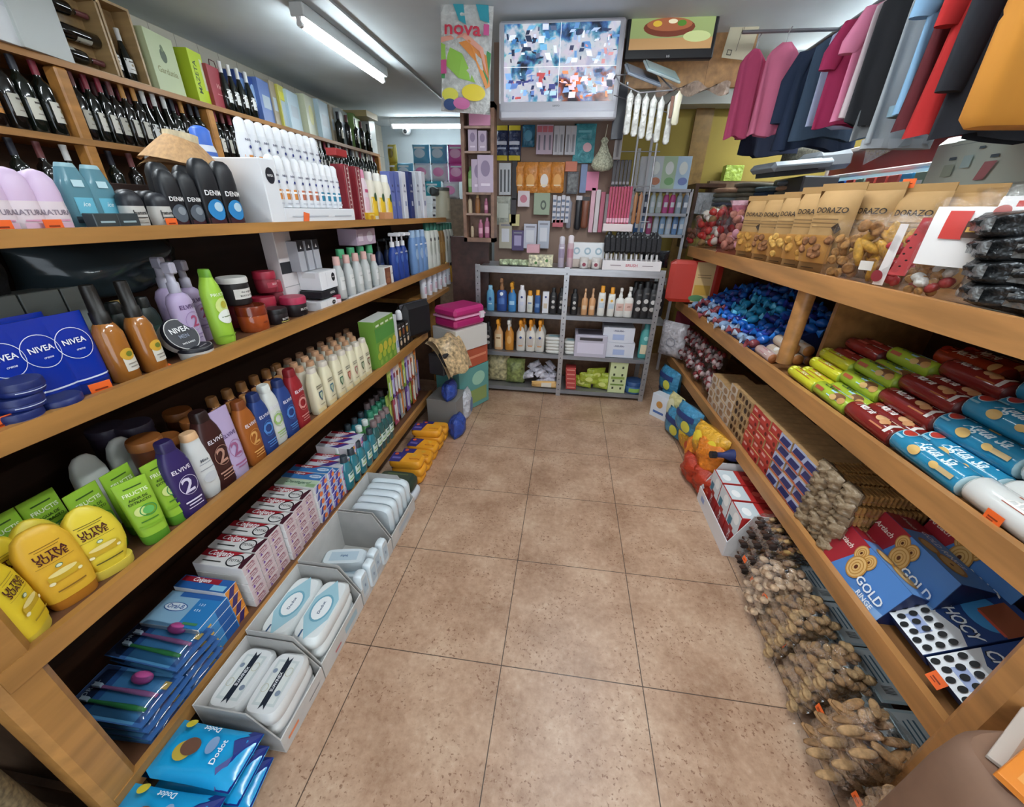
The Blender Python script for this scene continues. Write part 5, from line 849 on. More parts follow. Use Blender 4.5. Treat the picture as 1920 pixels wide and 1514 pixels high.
shampoo('m_teal', .22, .034, .024, '4f9c98', '3f8a8c', [('r', 0, .06, .05, .06, 'd8c9a8'), ('e', 0, .13, .014, .014, '9cd0cc')]); B('m_teal', 1204, 3.37, z2, 607, 'teal bottle with a beige label at the right of the middle metal shelf')
# bottom shelf and top of the rack
bag('g_beige', .17, .21, .1, 'print:b9ae84', [], name='herb_bag', seed=11); bag('g_plant', .12, .16, .08, 'print:8a9458', [], name='herb_bag', seed=12); bag('g_white', .11, .05, .05, 'crinkle:d4d0dc', [], name='small_white_pack', seed=13); bag('g_green', .16, .1, .05, 'crinkle:a8b43c', [('e', 0, .05, .03, .02, 'd0d47c')], name='green_snack_pack', seed=14)
B('g_beige', 934, 3.42, z3, 662, 'beige printed bag at the left of the lowest metal shelf'); B('g_plant', 966, 3.40, z3, 672, 'green patterned bag beside the beige printed bag')
R = random.Random(5)
for i in range(18): place(PR['g_white'], (xat(985+R.uniform(0, 52), 3.4, z3), 3.36+R.uniform(0, .12), z3+.02+.045*(i//5)), 0, 'small crumpled white pack on the lowest metal shelf heap, number %s laid' % ORD[i], 'heap of small white packs', 1, rot=(R.uniform(-1.2, -.3), R.uniform(-.6, .6), R.uniform(-.8, .8)))
for i in range(5): B('g_green', 1090+13*i, 3.40-.02*(i % 2), z3+.04*(i % 3), None, 'yellow green snack pack on the lowest metal shelf, %s from the left' % ORD[i], rz=.3*(i % 3-1), sc=1.1, group='yellow green snack packs')
carton('g_red', .09, .1, .04, 'b8403c', front=[('r', 0, .02, .07, .012, 'd88a7c')]); 
for i in range(5): B('g_red', 1070, 3.37, z3+.041*i, None, 'red box right of the middle post, %s from the bottom' % ORD[i], group='red boxes stack')
carton('g_house', .13, .1, .25, 'c9d2a0', front=[('r', x, z, .014, .018, '38402c') for x in (-.03, .03) for z in (.04, .1, .15, .21)]+[('r', 0, .125, .1, .02, '8aa04c'), ('r', 0, .07, .1, .012, '6f8c3c')]); B('g_house', 1153, 3.37, z3, 676, 'green box printed with little dark windows on the lowest shelf')
jar('g_tin', .09, .07, '3f6a9a', '2a4a78', [('r', 0, .03, .08, .03, '8cb45a')]); B('g_tin', 1186, 3.38, z3, None, 'blue and green tin at the right of the lowest metal shelf', sc=1.2)
bag('g_long', .3, .04, .04, 'e0b06a', [('r', 0, .02, .1, .02, 'e8e0d0')], name='long_orange_pack', seed=15)
for i in range(3): B('g_long', 1024, 3.33, z3+.012*i, None, 'long orange and white pack lying at the front, %s from the bottom' % ORD[i], rz=.05*i, group='long orange packs', sc=.9)
zt = 1.101; bag('h_soap', .07, .045, .05, 'print:c4d0a8', [], name='soap_pack', seed=16)
for i in range(6): B('h_soap', 944+9*i, 3.36+.03*(i % 2), zt, None, 'green and white soap pack on top of the metal rack, %s from the left' % ORD[i], rz=.2*(i % 2), group='soap packs on the rack')
carton('h_box', .2, .1, .09, 'print:d4cfae', front=[('e', -.04, .03, .012, .012, '4a7a3a'), ('e', .05, .05, .012, .012, '4a7a3a')]); B('h_box', 1014, 3.38, zt, 478, 'cream box with green dots on top of the metal rack'); carton('h_pink', .1, .08, .06, 'c99aa4'); B('h_pink', 1000, 3.40, zt+.1, None, 'small pink box on the cream dotted box')
aerosol('h_can', .22, .024, 'b4a8b8', 'c9c4cc', [('r', 0, .1, .04, .06, '9a8ca4'), ('r', 0, .14, .03, .01, 'e0dce4')]); aerosol('h_can2', .22, .024, 'c4a8b0', 'ddd0d4', [('r', 0, .1, .04, .06, 'b98a98')]); B('h_can', 1051, 3.36, zt, 443, 'lilac spray can on top of the rack, left of two'); B('h_can2', 1067, 3.36, zt, 441, 'rosy spray can on top of the rack, right of two')
carton('h_circ', .22, .06, .1, 'dfe0e2', front=[('e', x, .05, .022, .022, '9cb0bc') for x in (-.07, 0, .07)]+[('e', x, .05, .012, .012, 'dfe0e2') for x in (-.07, 0, .07)]); B('h_circ', 1100, 3.45, zt+.06, 455, 'white box with three grey circles above the rack'); carton('h_base', .24, .1, .06, 'c9b8ac'); B('h_base', 1100, 3.45, zt, None, 'beige box under the white circle box')
jar('h_jar', .08, .035, 'ddd8d4', 'cfc9c4', [('e', 0, .03, .014, .014, '8a3a4a')]); B('h_jar', 1094, 3.35, zt, None, 'white jar with a red mark on the rack, left of two'); B('h_jar', 1116, 3.35, zt, None, 'white jar with a red mark on the rack, right of two')
tray('h_tray', .44, .14, .07, .004, 'e2dcdc', None, [('t', .0, .035, .03, 'BRUSH', 'c05a6a'), ('r', -.12, .035, .08, .006, '9a8a90'), ('r', .12, .035, .08, .006, '9a8a90')]); X = xat(1181, 3.36, zt); place(PR['h_tray'], (X, 3.37, zt), 0, 'white display tray of hair brushes on top of the rack')
P_('hbrush', 'hair_brush', 'brush', .24, ('handle', MB().loft([(0, .007, .007), (.09, .009, .008), (.1, .006, .006)], 2, 'd8d4d4', 10)), ('brush_head', MB().loft([(.1, .008, .007), (.115, .022, .012), (.2, .024, .014), (.235, .016, .01), (.24, .006, .004)], 2.4, '17171a', 14)), ('bristles', MB().box(-.016, .016, -.024, -.01, .12, .22, 'speckle:2a2a2e')))
for i in range(11): place(PR['hbrush'], (X-.19+.038*i, 3.35, zt+.02), 0, 'black paddle hair brush with a pale handle, %s from the left' % ORD[i], 'black hair brushes', .95, rot=(0, .06*((i*3) % 3-1), .2))
for i in range(9): place(PR['hbrush'], (X-.17+.042*i, 3.41, zt+.03), 0, 'black paddle hair brush in the rear line, %s from the left' % ORD[i], 'rear black hair brushes', 1, rot=(0, .06*((i*2) % 3-1), .2))
P_('blkdisc', 'black_pouch', 'pouch', .12, ('pouch_body', pillow(.22, .13, .1, 'gloss:1b1d22', wr=.01, seed=22))); place(PR['blkdisc'], (.70, 3.55, 1.102), 0, 'black glossy pouch at the right of the hair brushes')
# narrow unit
g = link('narrow_wall_shelf', None); tag(g, 'narrow brown wooden shelf unit with six small compartments left of the television', 'shelf unit')
xa, xb, ya, yb = -.80, -.60, 3.28, 3.40; za, zb = 1.275, 2.16; wc = 'wood:8a6a58'
for nm, a in (('side_panel', (xa-.02, xa+.005, ya, yb+.1, za, zb)), ('side_panel', (xb-.005, xb+.02, ya, yb, za, zb)), ('back_panel', (xa, xb, yb, yb+.01, za, zb)), ('top_board', (xa-.02, xb+.02, ya, yb, zb-.035, zb)), ('bottom_board', (xa-.02, xb+.02, ya, yb, za, za+.03))): link(nm, MB().box(*a, wc).mesh(nm), g)
shz = [zat(v, -.7, 3.28) for v in (400, 361, 283, 236)]
for z in shz: link('shelf_board', MB().box(xa, xb, ya, yb, z-.014, z, 'wood:a08474').mesh('shelf_board'), g)
def N(p, u, z, top, label): B(p, u, 3.33, z, top, label)
carton('n_pink', .1, .06, .05, 'c98aa8'); carton('n_box', .07, .06, .14, 'b9a8bc', front=[('e', 0, .09, .02, .03, '8a7a94'), ('r', 0, .03, .04, .01, 'e0d4e0')]); shampoo('n_green', .16, .022, .02, '7fae62', '5a8a4a', [('r', 0, .06, .03, .05, 'b4d09c')]); shampoo('n_brown', .09, .014, .012, '8a5a30', 'c4a070', []); shampoo('n_rose', .13, .02, .018, 'a8607c', 'c0809a', [('r', 0, .05, .03, .04, 'd8a0b4')]); shampoo('n_cream', .11, .015, .014, 'c0ac90', '5a4030', [])
N('n_pink', 903, shz[3]+.001, 212, 'small pink box in the top compartment of the narrow unit'); N('n_box', 888, shz[2], 244, 'lilac box in the second compartment, left one'); N('n_box', 906, shz[2], 246, 'lilac box in the second compartment, right one')
N('n_green', 884, shz[1], 312, 'green bottle in the third compartment of the narrow unit'); N('n_box', 900, shz[1], 300, 'pale lilac box beside the green bottle'); N('n_box', 913, shz[1], 292, 'tall lilac box at the right of the third compartment')
N('n_cream', 882, shz[0], 368, 'small cream bottle in the fourth compartment, left'); N('n_brown', 896, shz[0], 366, 'small brown bottle in the fourth compartment, middle'); N('n_rose', 912, shz[0], 372, 'small rose bottle in the fourth compartment, right'); N('n_cream', 886, za+.031, 420, 'small cream bottle in the lowest compartment'); N('n_rose', 902, za+.031, 412, 'rose pink bottle in the lowest compartment, left one'); N('n_rose', 914, za+.031, 408, 'rose pink bottle in the lowest compartment, right one')
# ================= television, hanging goods =================
def screen_mat(name, kind):
    m = bpy.data.materials.new(name); m.use_nodes = True; nt = m.node_tree; N = nt.nodes; L_ = nt.links.new; b = N['Principled BSDF']; b.inputs['Base Color'].default_value = (.02, .02, .02, 1); b.inputs['Roughness'].default_value = .2
    tc = N.new('ShaderNodeTexCoord'); v = N.new('ShaderNodeTexVoronoi'); v.inputs['Scale'].default_value = 26; n = N.new('ShaderNodeTexNoise'); n.inputs['Scale'].default_value = 9; n.inputs['Detail'].default_value = 5
    L_(tc.outputs['Object'], v.inputs['Vector']); L_(tc.outputs['Object'], n.inputs['Vector'])
    cr = N.new('ShaderNodeValToRGB'); e = cr.color_ramp.elements; st = [(.36, '1c2438'), (.43, '3f6fa8'), (.48, '6fb4d8'), (.53, 'dfe4f4'), (.62, 'e9e6f6'), (.68, 'c9d2ec')] if kind == 0 else [(.36, '2a1c2c'), (.44, 'a8583c'), (.5, '7f9ac8'), (.55, 'eadff0'), (.62, 'dfeaf4'), (.68, 'e0a890')]
    while len(e) < len(st): e.new(.5)
    for k, (p, c) in enumerate(st): e[k].position = p; e[k].color = rgb(c)
    L_(n.outputs[0], cr.inputs[0]); x = N.new('ShaderNodeMixRGB'); x.inputs[0].default_value = .3; x.blend_type = 'SOFT_LIGHT'; L_(cr.outputs[0], x.inputs[1]); L_(v.outputs['Color'], x.inputs[2])
    L_(x.outputs[0], b.inputs['Emission Color']); b.inputs['Emission Strength'].default_value = .46; return m
SC0, SC1 = screen_mat('camera_view_cool', 0), screen_mat('camera_view_warm', 1)
TX0, TX1, TY, TZ0, TZ1 = -.55, .245, 3.30, 2.06, 2.575
g = link('television', None); tag(g, 'large silver television showing four security camera views', 'television')
sx0, sx1, sz0, sz1 = TX0+.035, TX1-.035, zat(190, 0, TY), TZ1-.02; cx, cz = (sx0+sx1)/2, sz0+(sz1-sz0)*.45
link('casing', MB().box(TX0, TX1, TY, TY+.07, TZ0, TZ1, 'b9b9c2', .012).box(TX0+.1, TX1-.1, TY+.07, TY+.17, TZ0+.06, TZ1-.06, '6a6a70', .02).box(TX0+.01, TX1-.01, TY-.012, TY+.01, TZ0, TZ0+.05, 'c9c9d2', .01).decal([('t', -.16, TZ0+.075, .014, 'SANYO', '55555c')], FRONT(TY)).mesh('casing'), g)
q = MB(); F = lambda x, z, e: (x, TY-.002-e, z)
q.decal([('r', (sx0+cx)/2, (cz+sz1)/2, cx-sx0, sz1-cz, SC0), ('r', (cx+sx1)/2, (cz+sz1)/2, sx1-cx, sz1-cz, SC0), ('r', (sx0+cx)/2, (cz+sz0)/2, cx-sx0, cz-sz0, SC0), ('r', (cx+sx1)/2, (cz+sz0)/2, sx1-cx, cz-sz0, SC1)], F, 0)
E = lambda h: M(h, .40, 0, 'emit')
R = random.Random(21); it = []
for (ax, bx_, az, bz_, cs) in ((sx0, cx, cz, sz1, 'dfe6f8 26324c 3f78b0 6fb0d8 cfd6f0 55607c 1c2438'), (cx, sx1, cz, sz1, '2a3a5c 8fa4cc 5f8cc0 e6eafa 3a3f5c b0c4e4 c98a8c'), (sx0, cx, sz0, cz, '3a3f7a b04a4c 7fa8d8 5a78b4 e9dff2 1f2a50 a8c8e4'), (cx, sx1, sz0, cz, 'c8643c 26304c a8c0e8 e6c4d4 7f9cc8 d88a5c efe6f6')):
    cs = cs.split()
    for k in range(46):
        x, z = R.uniform(ax+.012, bx_-.03), R.uniform(az+.012, bz_-.03); w_, h_ = R.uniform(.008, .045), R.uniform(.006, .035); s_ = R.uniform(-.5, .5)*w_
        it.append(('p', [(x, z), (x+w_, z+.3*s_), (x+w_+s_, z+h_), (x+s_, z+h_)], E(R.choice(cs))))
q.decal(it, F, .00004); q.decal([('r', cx, (sz0+sz1)/2, .003, sz1-sz0, E('f0f2fa')), ('r', cx, cz, sx1-sx0, .003, E('f0f2fa'))], F, .011)
link('screen', q.mesh('screen'), g); link('wall_bracket', MB().box(-.3, 0, TY+.15, 3.745, 2.2, 2.4, '2a2a2e').mesh('wall_bracket'), g)
# small monitor on its wooden board
P_('wboard', 'wooden_board', 'board', .3, ('board', MB().box(0, .84, 0, .03, 0, .30, 'wood:c69a6a').box(.55, .552, -.001, 0, 0, .3, '7a5a38').box(.2, .202, -.001, 0, 0, .3, '7a5a38')))
zb_ = zat(165, .7, 3.68); place(PR['wboard'], (.31, 3.68, zb_), 0, 'pale wooden board high on the wall behind the small monitor')
P_('lgtv', 'monitor', 'monitor', .36, ('casing', MB().box(-.30, .30, 0, .05, 0, .36, '1b1a1e', .008).decal([('t', 0, .018, .018, 'LG', 'd9d9d9')], FRONT(0))), ('screen', MB().decal([('r', 0, .20, .55, .29, E('8c9c66')), ('r', 0, .085, .55, .06, E('b08a5c')), ('e', -.02, .17, .17, .05, E('6a3424')), ('e', -.02, .185, .15, .035, E('985a3c')), ('e', -.1, .19, .03, .016, E('c9a83c')), ('e', .06, .19, .03, .016, E('4a7a2c')), ('e', .17, .12, .09, .03, E('b8c48a')), ('e', .0, .2, .03, .012, E('d8d0b0'))], FRONT(-.001))), ('wall_bracket', MB().box(-.05, .05, .05, .2, .14, .24, '2a2a2e')))
YL = 3.42; place(PR['lgtv'], ((xat(1172, YL, 2.4)+xat(1333, YL, 2.4))/2, YL, zat(112, .5, YL)), 0, 'small black monitor showing food on a wooden board', None, .93)
P_('paper', 'paper_poster', 'poster', .26, ('poster_sheet', MB().box(-.09, .09, -.002, 0, 0, .34, 'd4cdb0').decal([('r', -.05, .03, .03, .03, '5a5448'), ('r', -.05, .03, .02, .02, 'd4cdb0'), ('r', -.01, .1, .003, .12, '6a6458'), ('r', .02, .18, .06, .003, '6a6458'), ('r', 0, .22, .003, .14, '6a6458'), ('e', .03, .25, .012, .012, '8a8474')], FRONT(-.002))))
place(PR['paper'], (xat(1375, 3.6, 2.4), 3.6, zat(112, .9, 3.6)), 0, 'beige paper with a thin line drawing hung beside the monitor board', None, 1, rot=(0, .12, 0))
P_('cloth_scrap', 'plastic_sheet', 'plastic sheet', .1, ('sheet', MB().grid(lambda u, v: ((u-.5)*.5, .01*sin(20*u), .04+.02*sin(15*u+4*v)-.05*v), 20, 3, 'crinkle:b9a08c'))); place(PR['cloth_scrap'], (.78, 3.64, zb_-.03), 0, 'crumpled translucent plastic strip under the wooden board')
# colourful foil bag hanging left of the television
P_('nova', 'foil_balloon_pack', 'balloon pack', .62, ('bag_body', pillow(.30, .62, .07, 'crinkle:c4c6c4', wr=.008, seed=31)), ('label', MB().decal([('p', [(-.145, .20), (.13, .16), (.145, .36), (.02, .42), (-.145, .36)], '3f8f4c'), ('p', [(-.145, .30), (-.04, .20), (.06, .18), (-.02, .34), (-.145, .40)], '8fc04a'), ('p', [(-.04, .40), (.06, .30), (.12, .15), (.145, .17), (.12, .34), (.02, .42)], 'd8883c'), ('p', [(-.145, .40), (-.02, .43), (.08, .36), (.13, .22), (.10, .38), (.0, .455), (-.145, .43)], 'e0a08c'), ('p', [(-.08, .62), (-.02, .62), (.0, .50), (-.04, .52)], '3a9cac'), ('p', [(.05, .62), (.12, .62), (.13, .52), (.08, .53)], '3a9cac'), ('e', .05, .12, .07, .05, 'e2cc2c'), ('e', -.09, .10, .05, .04, 'd8d44c'), ('t', -.02, .475, .11, 'nova', 'c8344c'), ('r', .115, .48, .03, .06, 'c8508c'), ('p', [(-.145, .22), (-.11, .22), (-.11, .30), (-.145, .30)], 'c8508c'), ('e', -.09, .04, .04, .035, '2f4a7c'), ('e', -.02, .05, .05, .035, 'c86aa0')], PILF(.30, .62, .07), .002)))
place(PR['nova'], (-.745, 3.14, 2.07), .0, 'crinkly foil pack with green and orange stripes hanging left of the television', None, (1.08, .9, .86), rot=(0, .05, .1))
# ---- goods on the back partition ----
YP = 3.70
def HP(u0, v0, u1, v1, name, cat, c, dec, label, Yd=YP, t=.02, kind='card', group=None):
    """flat pack hung on the partition; its corners are pixel columns/rows read from the photograph"""
    um, vm = (u0+u1)/2, (v0+v1)/2; P = at(um, vm, Y=Yd); z0, z1 = zat(v1, P.x, Yd), zat(v0, P.x, Yd); w_ = xat(u1, Yd, P.z)-xat(u0, Yd, P.z); h = z1-z0
    dd = [(q[0],)+tuple(k*w_ if i in (0, 2) else k*h for i, k in enumerate(q[1:5]))+tuple(q[5:]) if q[0] in 're' else (('t', q[1]*w_, q[2]*h, q[3]*w_)+tuple(q[4:])) for q in dec]
    if kind == 'card': b = MB().box(-w_/2, w_/2, -t/2, t/2, 0, h, c, .002); mp = FRONT(-t/2)
    elif kind == 'bag': b = pillow(w_, h, t, c, wr=.003, seed=int(um)); mp = PILF(w_, h, t)
    if kind == 'long': b = MB().loft([(0, w_*.3, t*.3), (h*.06, w_*.5, t*.5), (h*.5, w_*.42, t*.45), (h*.86, w_*.5, t*.5), (h*.93, w_*.2, t*.2), (h, w_*.06, t*.1)], 2.4, c, 12); mp = FRONT(-t/2)
    q = MB().decal(dd, mp, .001) if dd else None
    pr = P_('hp', name, cat, h, *([(name.split('_')[-1]+'_body', b)] + ([('label', q)] if q else [])+([('hook', MB().cyl(.0018, (0, 0, h-.006), (0, 3.735-Yd, h+.004), '8a8a8c', 6))])))
    return place(pr, (P.x, Yd, z0), 0, label, group)
bs = [('r', 0, .92, .9, .14, 'd8c43a'), ('r', 0, .08, .9, .14, 'd8c43a'), ('r', 0, .5, .8, .1, 'cfd4e4'), ('r', 0, .35, .7, .05, 'a9b4cc')]
HP(930, 235, 953, 302, 'snack_bag', 'bag', 'crinkle:26345c', bs, 'navy and yellow packet hung under the television, left one', kind='bag', t=.04); HP(953, 235, 977, 302, 'snack_bag', 'bag', 'crinkle:26345c', bs, 'navy and yellow packet hung under the television, right one', kind='bag', t=.04)
HP(979, 234, 1003, 276, 'sponge_pack', 'sponge', 'crinkle:2f6a86', [('e', 0, .5, .3, .25, '4a8ca8')], 'dark blue bath sponge pack hung beside the navy packets', kind='bag', t=.04)
for i, u in enumerate((1006, 1016, 1026)): HP(u, 234, u+11, 290, 'comb_card', 'comb', 'b9a4b4', [('r', 0, .85, .8, .2, 'c0606c'), ('r', 0, .4, .3, .5, '6a6474')], 'red topped comb card under the television, %s from the left' % ORD[i], group='red topped comb cards')
for i, u in enumerate((1038, 1048, 1060, 1070)): HP(u, 236, u+10, 291, 'nail_file_card', 'nail file', 'c4c2c8', [('r', 0, .4, .4, .6, '8a8890')], 'silvery carded nail tool under the television, %s from the left' % ORD[i], group='silvery carded tools')
HP(1075, 232, 1116, 306, 'bath_mitt_bag', 'bath mitt', 'crinkle:4a9aa4', [('e', .15, .4, .2, .12, 'd8a8b0'), ('r', 0, .8, .6, .06, '7cc0c8')], 'teal bag with a pink flower hung under the television', kind='bag', t=.03)
P_('netbag', 'net_sponge', 'sponge', .22, ('sponge_body', MB().loft([(0, .01, .01), (.01, .06, .03), (.04, .085, .04), (.08, .075, .04), (.13, .04, .03), (.18, .02, .018), (.2, .03, .02), (.22, .012, .01)], 2.1, 'speckle:b4b49c', 20)), ('hanging_cord', MB().tube([(0, 0, .21), (.01, 0, .3)], .003, 'c9c4b0')))
place(PR['netbag'], (xat(1130, 3.6, 1.85), 3.6, zat(322, .17, 3.6)), 0, 'beige net bath sponge hanging at the right of the teal bag', None, 1)
for i, (u0, u1) in enumerate(((966, 984), (981, 1009), (1008, 1034), (1033, 1058))): HP(u0, 304, u1, 362, 'orange_packet', 'packet', 'crinkle:cf8434', [('e', 0, .4, .28, .22, 'e6dcd4' if i == 2 else 'e0a050'), ('r', 0, .25, .5, .04, 'f0d8b0')], 'orange packet hung in the middle of the partition, %s from the left' % ORD[i], kind='bag', t=.03, group='orange packets')
HP(1060, 303, 1082, 322, 'orange_card', 'card', 'c46a4a', [], 'small orange red card right of the orange packets')
HP(1063, 322, 1084, 364, 'hair_clip_card', 'hair clips', 'speckle:5a5a5e', [('r', 0, .5, .8, .8, 'print:6a6a6a')], 'dark card of small hair clips below the orange red card'); HP(1088, 308, 1100, 362, 'blue_card', 'card', '6f7fa4', [], 'narrow slate blue card behind the net sponge'); HP(1099, 322, 1122, 358, 'pink_card', 'card', 'd87a9c', [], 'bright pink card below the net sponge')
for i, u in enumerate((936, 943, 950)): HP(u, 306, u+8, 366, 'toothbrush_card', 'toothbrush', 'c9ccd0', [('r', 0, .45, .4, .7, '55585c')], 'white and black carded brush on the left of the partition, %s from the left' % ORD[i], group='white black carded brushes')
HP(960, 302, 970, 375, 'black_belt_pack', 'belt', '2a2628', [], 'narrow black hanging strip left of the orange packets'); HP(928, 368, 958, 422, 'gauze_pack', 'packet', 'crinkle:a9aca0', [('r', 0, .5, .7, .5, 'c0c4b8')], 'greenish grey packet at the left of the partition', kind='bag', t=.03); HP(958, 372, 968, 420, 'black_belt_pack', 'belt', '3a3538', [], 'second narrow black strip lower down the partition'); HP(955, 402, 974, 424, 'cream_card', 'card', 'd0c48c', [], 'small cream square card low on the partition')
HP(971, 358, 993, 388, 'white_card', 'card', 'dcd0d4', [('e', 0, .5, .3, .25, 'c47a8a')], 'white card with a rosy circle below the orange packets'); HP(1001, 362, 1031, 403, 'kitchen_timer_card', 'card', '93a088', [('e', .1, .45, .18, .22, '4a5448'), ('e', .1, .45, .1, .12, '93a088')], 'sage green card with a dark ring')
for i in range(4): HP(1036+8*i, 366+2*(i % 2), 1043+8*i, 418, 'comb_card', 'comb', 'c9c6cc', [('r', 0, .2+.2*k, .8, .08, '5f6a84') for k in range(4)], 'striped narrow comb card, %s from the left' % ORD[i], group='striped comb cards')
HP(1062, 372, 1072, 428, 'silver_comb', 'comb', '8c8a94', [], 'silver narrow comb right of the striped cards', kind='long', t=.02)
HP(1078, 366, 1090, 431, 'black_hair_brush', 'brush', '1d1b20', [('r', 0, .92, .9, .12, 'c9c4c8')], 'black hair brush hanging low on the partition', kind='long', t=.03); HP(1090, 368, 1104, 428, 'brown_hair_brush', 'brush', '7a4630', [('r', 0, .92, .9, .12, '2a2426')], 'reddish brown hair brush hanging beside the black one', kind='long', t=.03)
for i in range(4): HP(1106+9*i, 352+4*i, 1114+9*i, 436, 'ribbon_card', 'hair ribbon', ('d8a8b4', 'd4c8c8', 'c86a80', 'cfc4c4')[i], [], 'pale pink or white ribbon card right of the brown brush, %s from the left' % ORD[i], group='ribbon cards')
for i, (u0, u1, v0, v1, c) in enumerate(((936, 960, 416, 466, 'b4ac98'), (960, 982, 432, 470, '5a4a74'), (982, 1006, 420, 466, 'c4c4d0'), (1008, 1030, 414, 466, 'b8bcc8'))): HP(u0, v0, u1, v1, 'sponge_card' if i != 1 else 'purple_card', 'card', c, [('r', 0, .5, .6, .5, 'd9d8de' if i != 1 else 'a89cc0'), ('r', 0, .88, .7, .06, '8a8894')], 'pale %s card in the lowest row of the partition' % ('beige bristled', 'purple framed', 'white', 'grey white')[i])
HP(1036, 412, 1056, 426, 'red_card', 'card', 'c0606a', [], 'small red card above the lilac spray cans')
for i in range(8): HP(1140+5.4*i, 350, 1144.5+5.4*i, 420, 'pink_pen', 'eyeliner', 'b03a5c', [('r', 0, .1, 1, .12, 'd8a0b0')], 'crimson cosmetic pencil hung in a row, %s from the left' % ORD[i], Yd=3.45, t=.012, group='crimson pencils')
for i in range(5): HP(1148+7*i, 300, 1154+7*i, 348, 'black_lash_card', 'mascara', '3a3438', [('r', 0, .1, .8, .1, '8a8488')], 'black cosmetic card above the crimson pencils, %s from the left' % ORD[i], Yd=3.47, t=.015, group='black cosmetic cards')
for i in range(2): HP(1186+9*i, 360, 1194+9*i, 420, 'brown_brush', 'brush', '9c6a44', [], 'tan brush right of the crimson pencils, %s' % ('left one', 'right one')[i], Yd=3.45, t=.02, kind='long')
HP(1130, 420, 1185, 434, 'pencil_tray', 'tray', 'd9c9c8', [], 'pale narrow tray under the crimson pencils', Yd=3.42, t=.05)
P_('hangrack', 'wire_display_rack', 'rack', 1.2, ('frame', MB().tube([(.31, 3.5, 1.10), (.31, 3.5, 2.3)], .01, 'metal:b0b0b4').tube([(.43, 3.5, 1.10), (.43, 3.5, 2.05)], .008, 'metal:c4c4c8').tube([(.57, 3.5, 1.12), (.57, 3.5, 1.95)], .008, 'metal:c4c4c8')), ('cross_bars', MB().tube([(.28, 3.5, 1.9), (.6, 3.5, 1.9)], .004, '9a9a9e').tube([(.28, 3.5, 1.68), (.6, 3.5, 1.68)], .004, '9a9a9e').tube([(.28, 3.49, 1.44), (.6, 3.49, 1.44)], .004, '9a9a9e')))
place(PR['hangrack'], (0, 0, 0), 0, 'thin grey wire rack standing on the metal rack right of the partition')
# wire basket with long white packs
YB = 3.12; a = at(1158, 132, Y=YB); b_ = at(1262, 165, Y=YB)
P_('wirerack', 'hanging_wire_frame', 'rack', .1, ('frame', MB().tube([(a.x, YB+.1, a.z), (b_.x-.1, YB+.12, a.z+.02), (b_.x, YB, b_.z-.01), (b_.x-.2, YB-.04, b_.z-.03), (a.x+.02, YB, a.z-.06), (a.x, YB+.1, a.z)], .004, '8a8a8e').tube([(a.x, YB+.1, a.z-.1), (b_.x, YB+.02, b_.z-.12)], .003, '55555a')), ('top_bar', MB().tube([(a.x, YB+.1, a.z), (a.x-.02, 3.74, a.z+.02)], .006, '44444a')))
place(PR['wirerack'], (0, 0, 0), 0, 'black and grey hanging wire frame under the small monitor')
for i in range(6):
    u = 1172+14.3*i+(4 if i == 5 else 0); HP(u, 168+3*i, u+13, 253+3.6*i, 'shoe_horn_pack', 'packet', 'crinkle:cfcfca', [], 'long white wrapped pack hanging from the wire frame, %s from the left' % ORD[i], Yd=YB, kind='long', t=.035, group='long white wrapped packs')
for i in range(2):
    P_('fold%d' % i, 'folded_hanger_pack', 'packet', .05, ('pack_body', MB().box(-.11, .11, -.09, .09, 0, .012, ('7c8490', '98a6a8')[i], .003).box(-.1, .1, -.08, .08, .012, .018, ('5f6672', '7f9496')[i])))
    place(PR['fold%d' % i], (xat(1205+35*i, YB, 2.25), YB+.02, 2.245+.015*i), 0, '%s flat pack lying on the hanging wire frame' % ('slate grey', 'pale teal grey')[i], None, 1, rot=(.5, .25, .2))
HP(1262, 170, 1276, 235, 'feather_duster', 'duster', 'c9c4ac', [], 'thin pale tassel at the right end of the wire frame', Yd=3.0, kind='long', t=.02); HP(1256, 180, 1262, 222, 'brown_strap', 'strap', '7a5444', [], 'thin brown strap beside the pale tassel', Yd=3.05, t=.008)
HP(1150, 160, 1172, 262, 'black_apron_pack', 'packet', '3a3c44', [], 'dark narrow pack hanging behind the white packs', Yd=3.4, t=.03); HP(1152, 246, 1166, 300, 'grey_pack', 'packet', '8a8484', [('r', 0, .5, .3, .8, '6a6464')], 'grey narrow pack above the black cosmetic cards', Yd=3.42, t=.02)
# ---- rear white shelf by the ochre wall ----
YR = 4.25; xl, xr = xat(1186, YR, 1.68), xat(1292, YR, 1.68); zs = [zat(v, .8, YR-.1) for v in (354, 400, 440)]
g = link('white_shelf_rack', None); tag(g, 'white shelf rack of bottles in front of the ochre wall', 'shelf unit')
for z in zs+[.9, .5]: link('shelf_board', MB().box(xl, xr, YR-.1, YR+.2, z-.025, z, 'b4b6bc').mesh('shelf_board'), g)
for x in (xl, xr): link('post', MB().box(x-.012, x+.012, YR-.1, YR-.08, 0, zs[0]+(.3 if x == xl else 0), 'c4c4c8').mesh('post'), g)
link('post', MB().box(xl+.08, xl+.1, YR-.12, YR-.1, 0, 2.1, 'c4c4c8').mesh('post'), g)
for i, (c, c2) in enumerate((('c4ccd0', 'c07a5a'), ('b0c8a8', '7fae74'), ('b4cce0', '7a8ac0'))): carton('rw%d' % i, .12, .1, .25, c, front=[('e', 0, .16, .035, .05, 'e4e8e4'), ('e', .01, .06, .04, .03, c2)], name='folded_box_pack'); u = (1222, 1247, 1272)[i]; place(PR['rw%d' % i], (xat(u, YR, zs[0]), YR, zs[0]), 0, 'pale %s pack on top of the white rear shelf' % ('grey', 'green', 'blue')[i], None, 1)
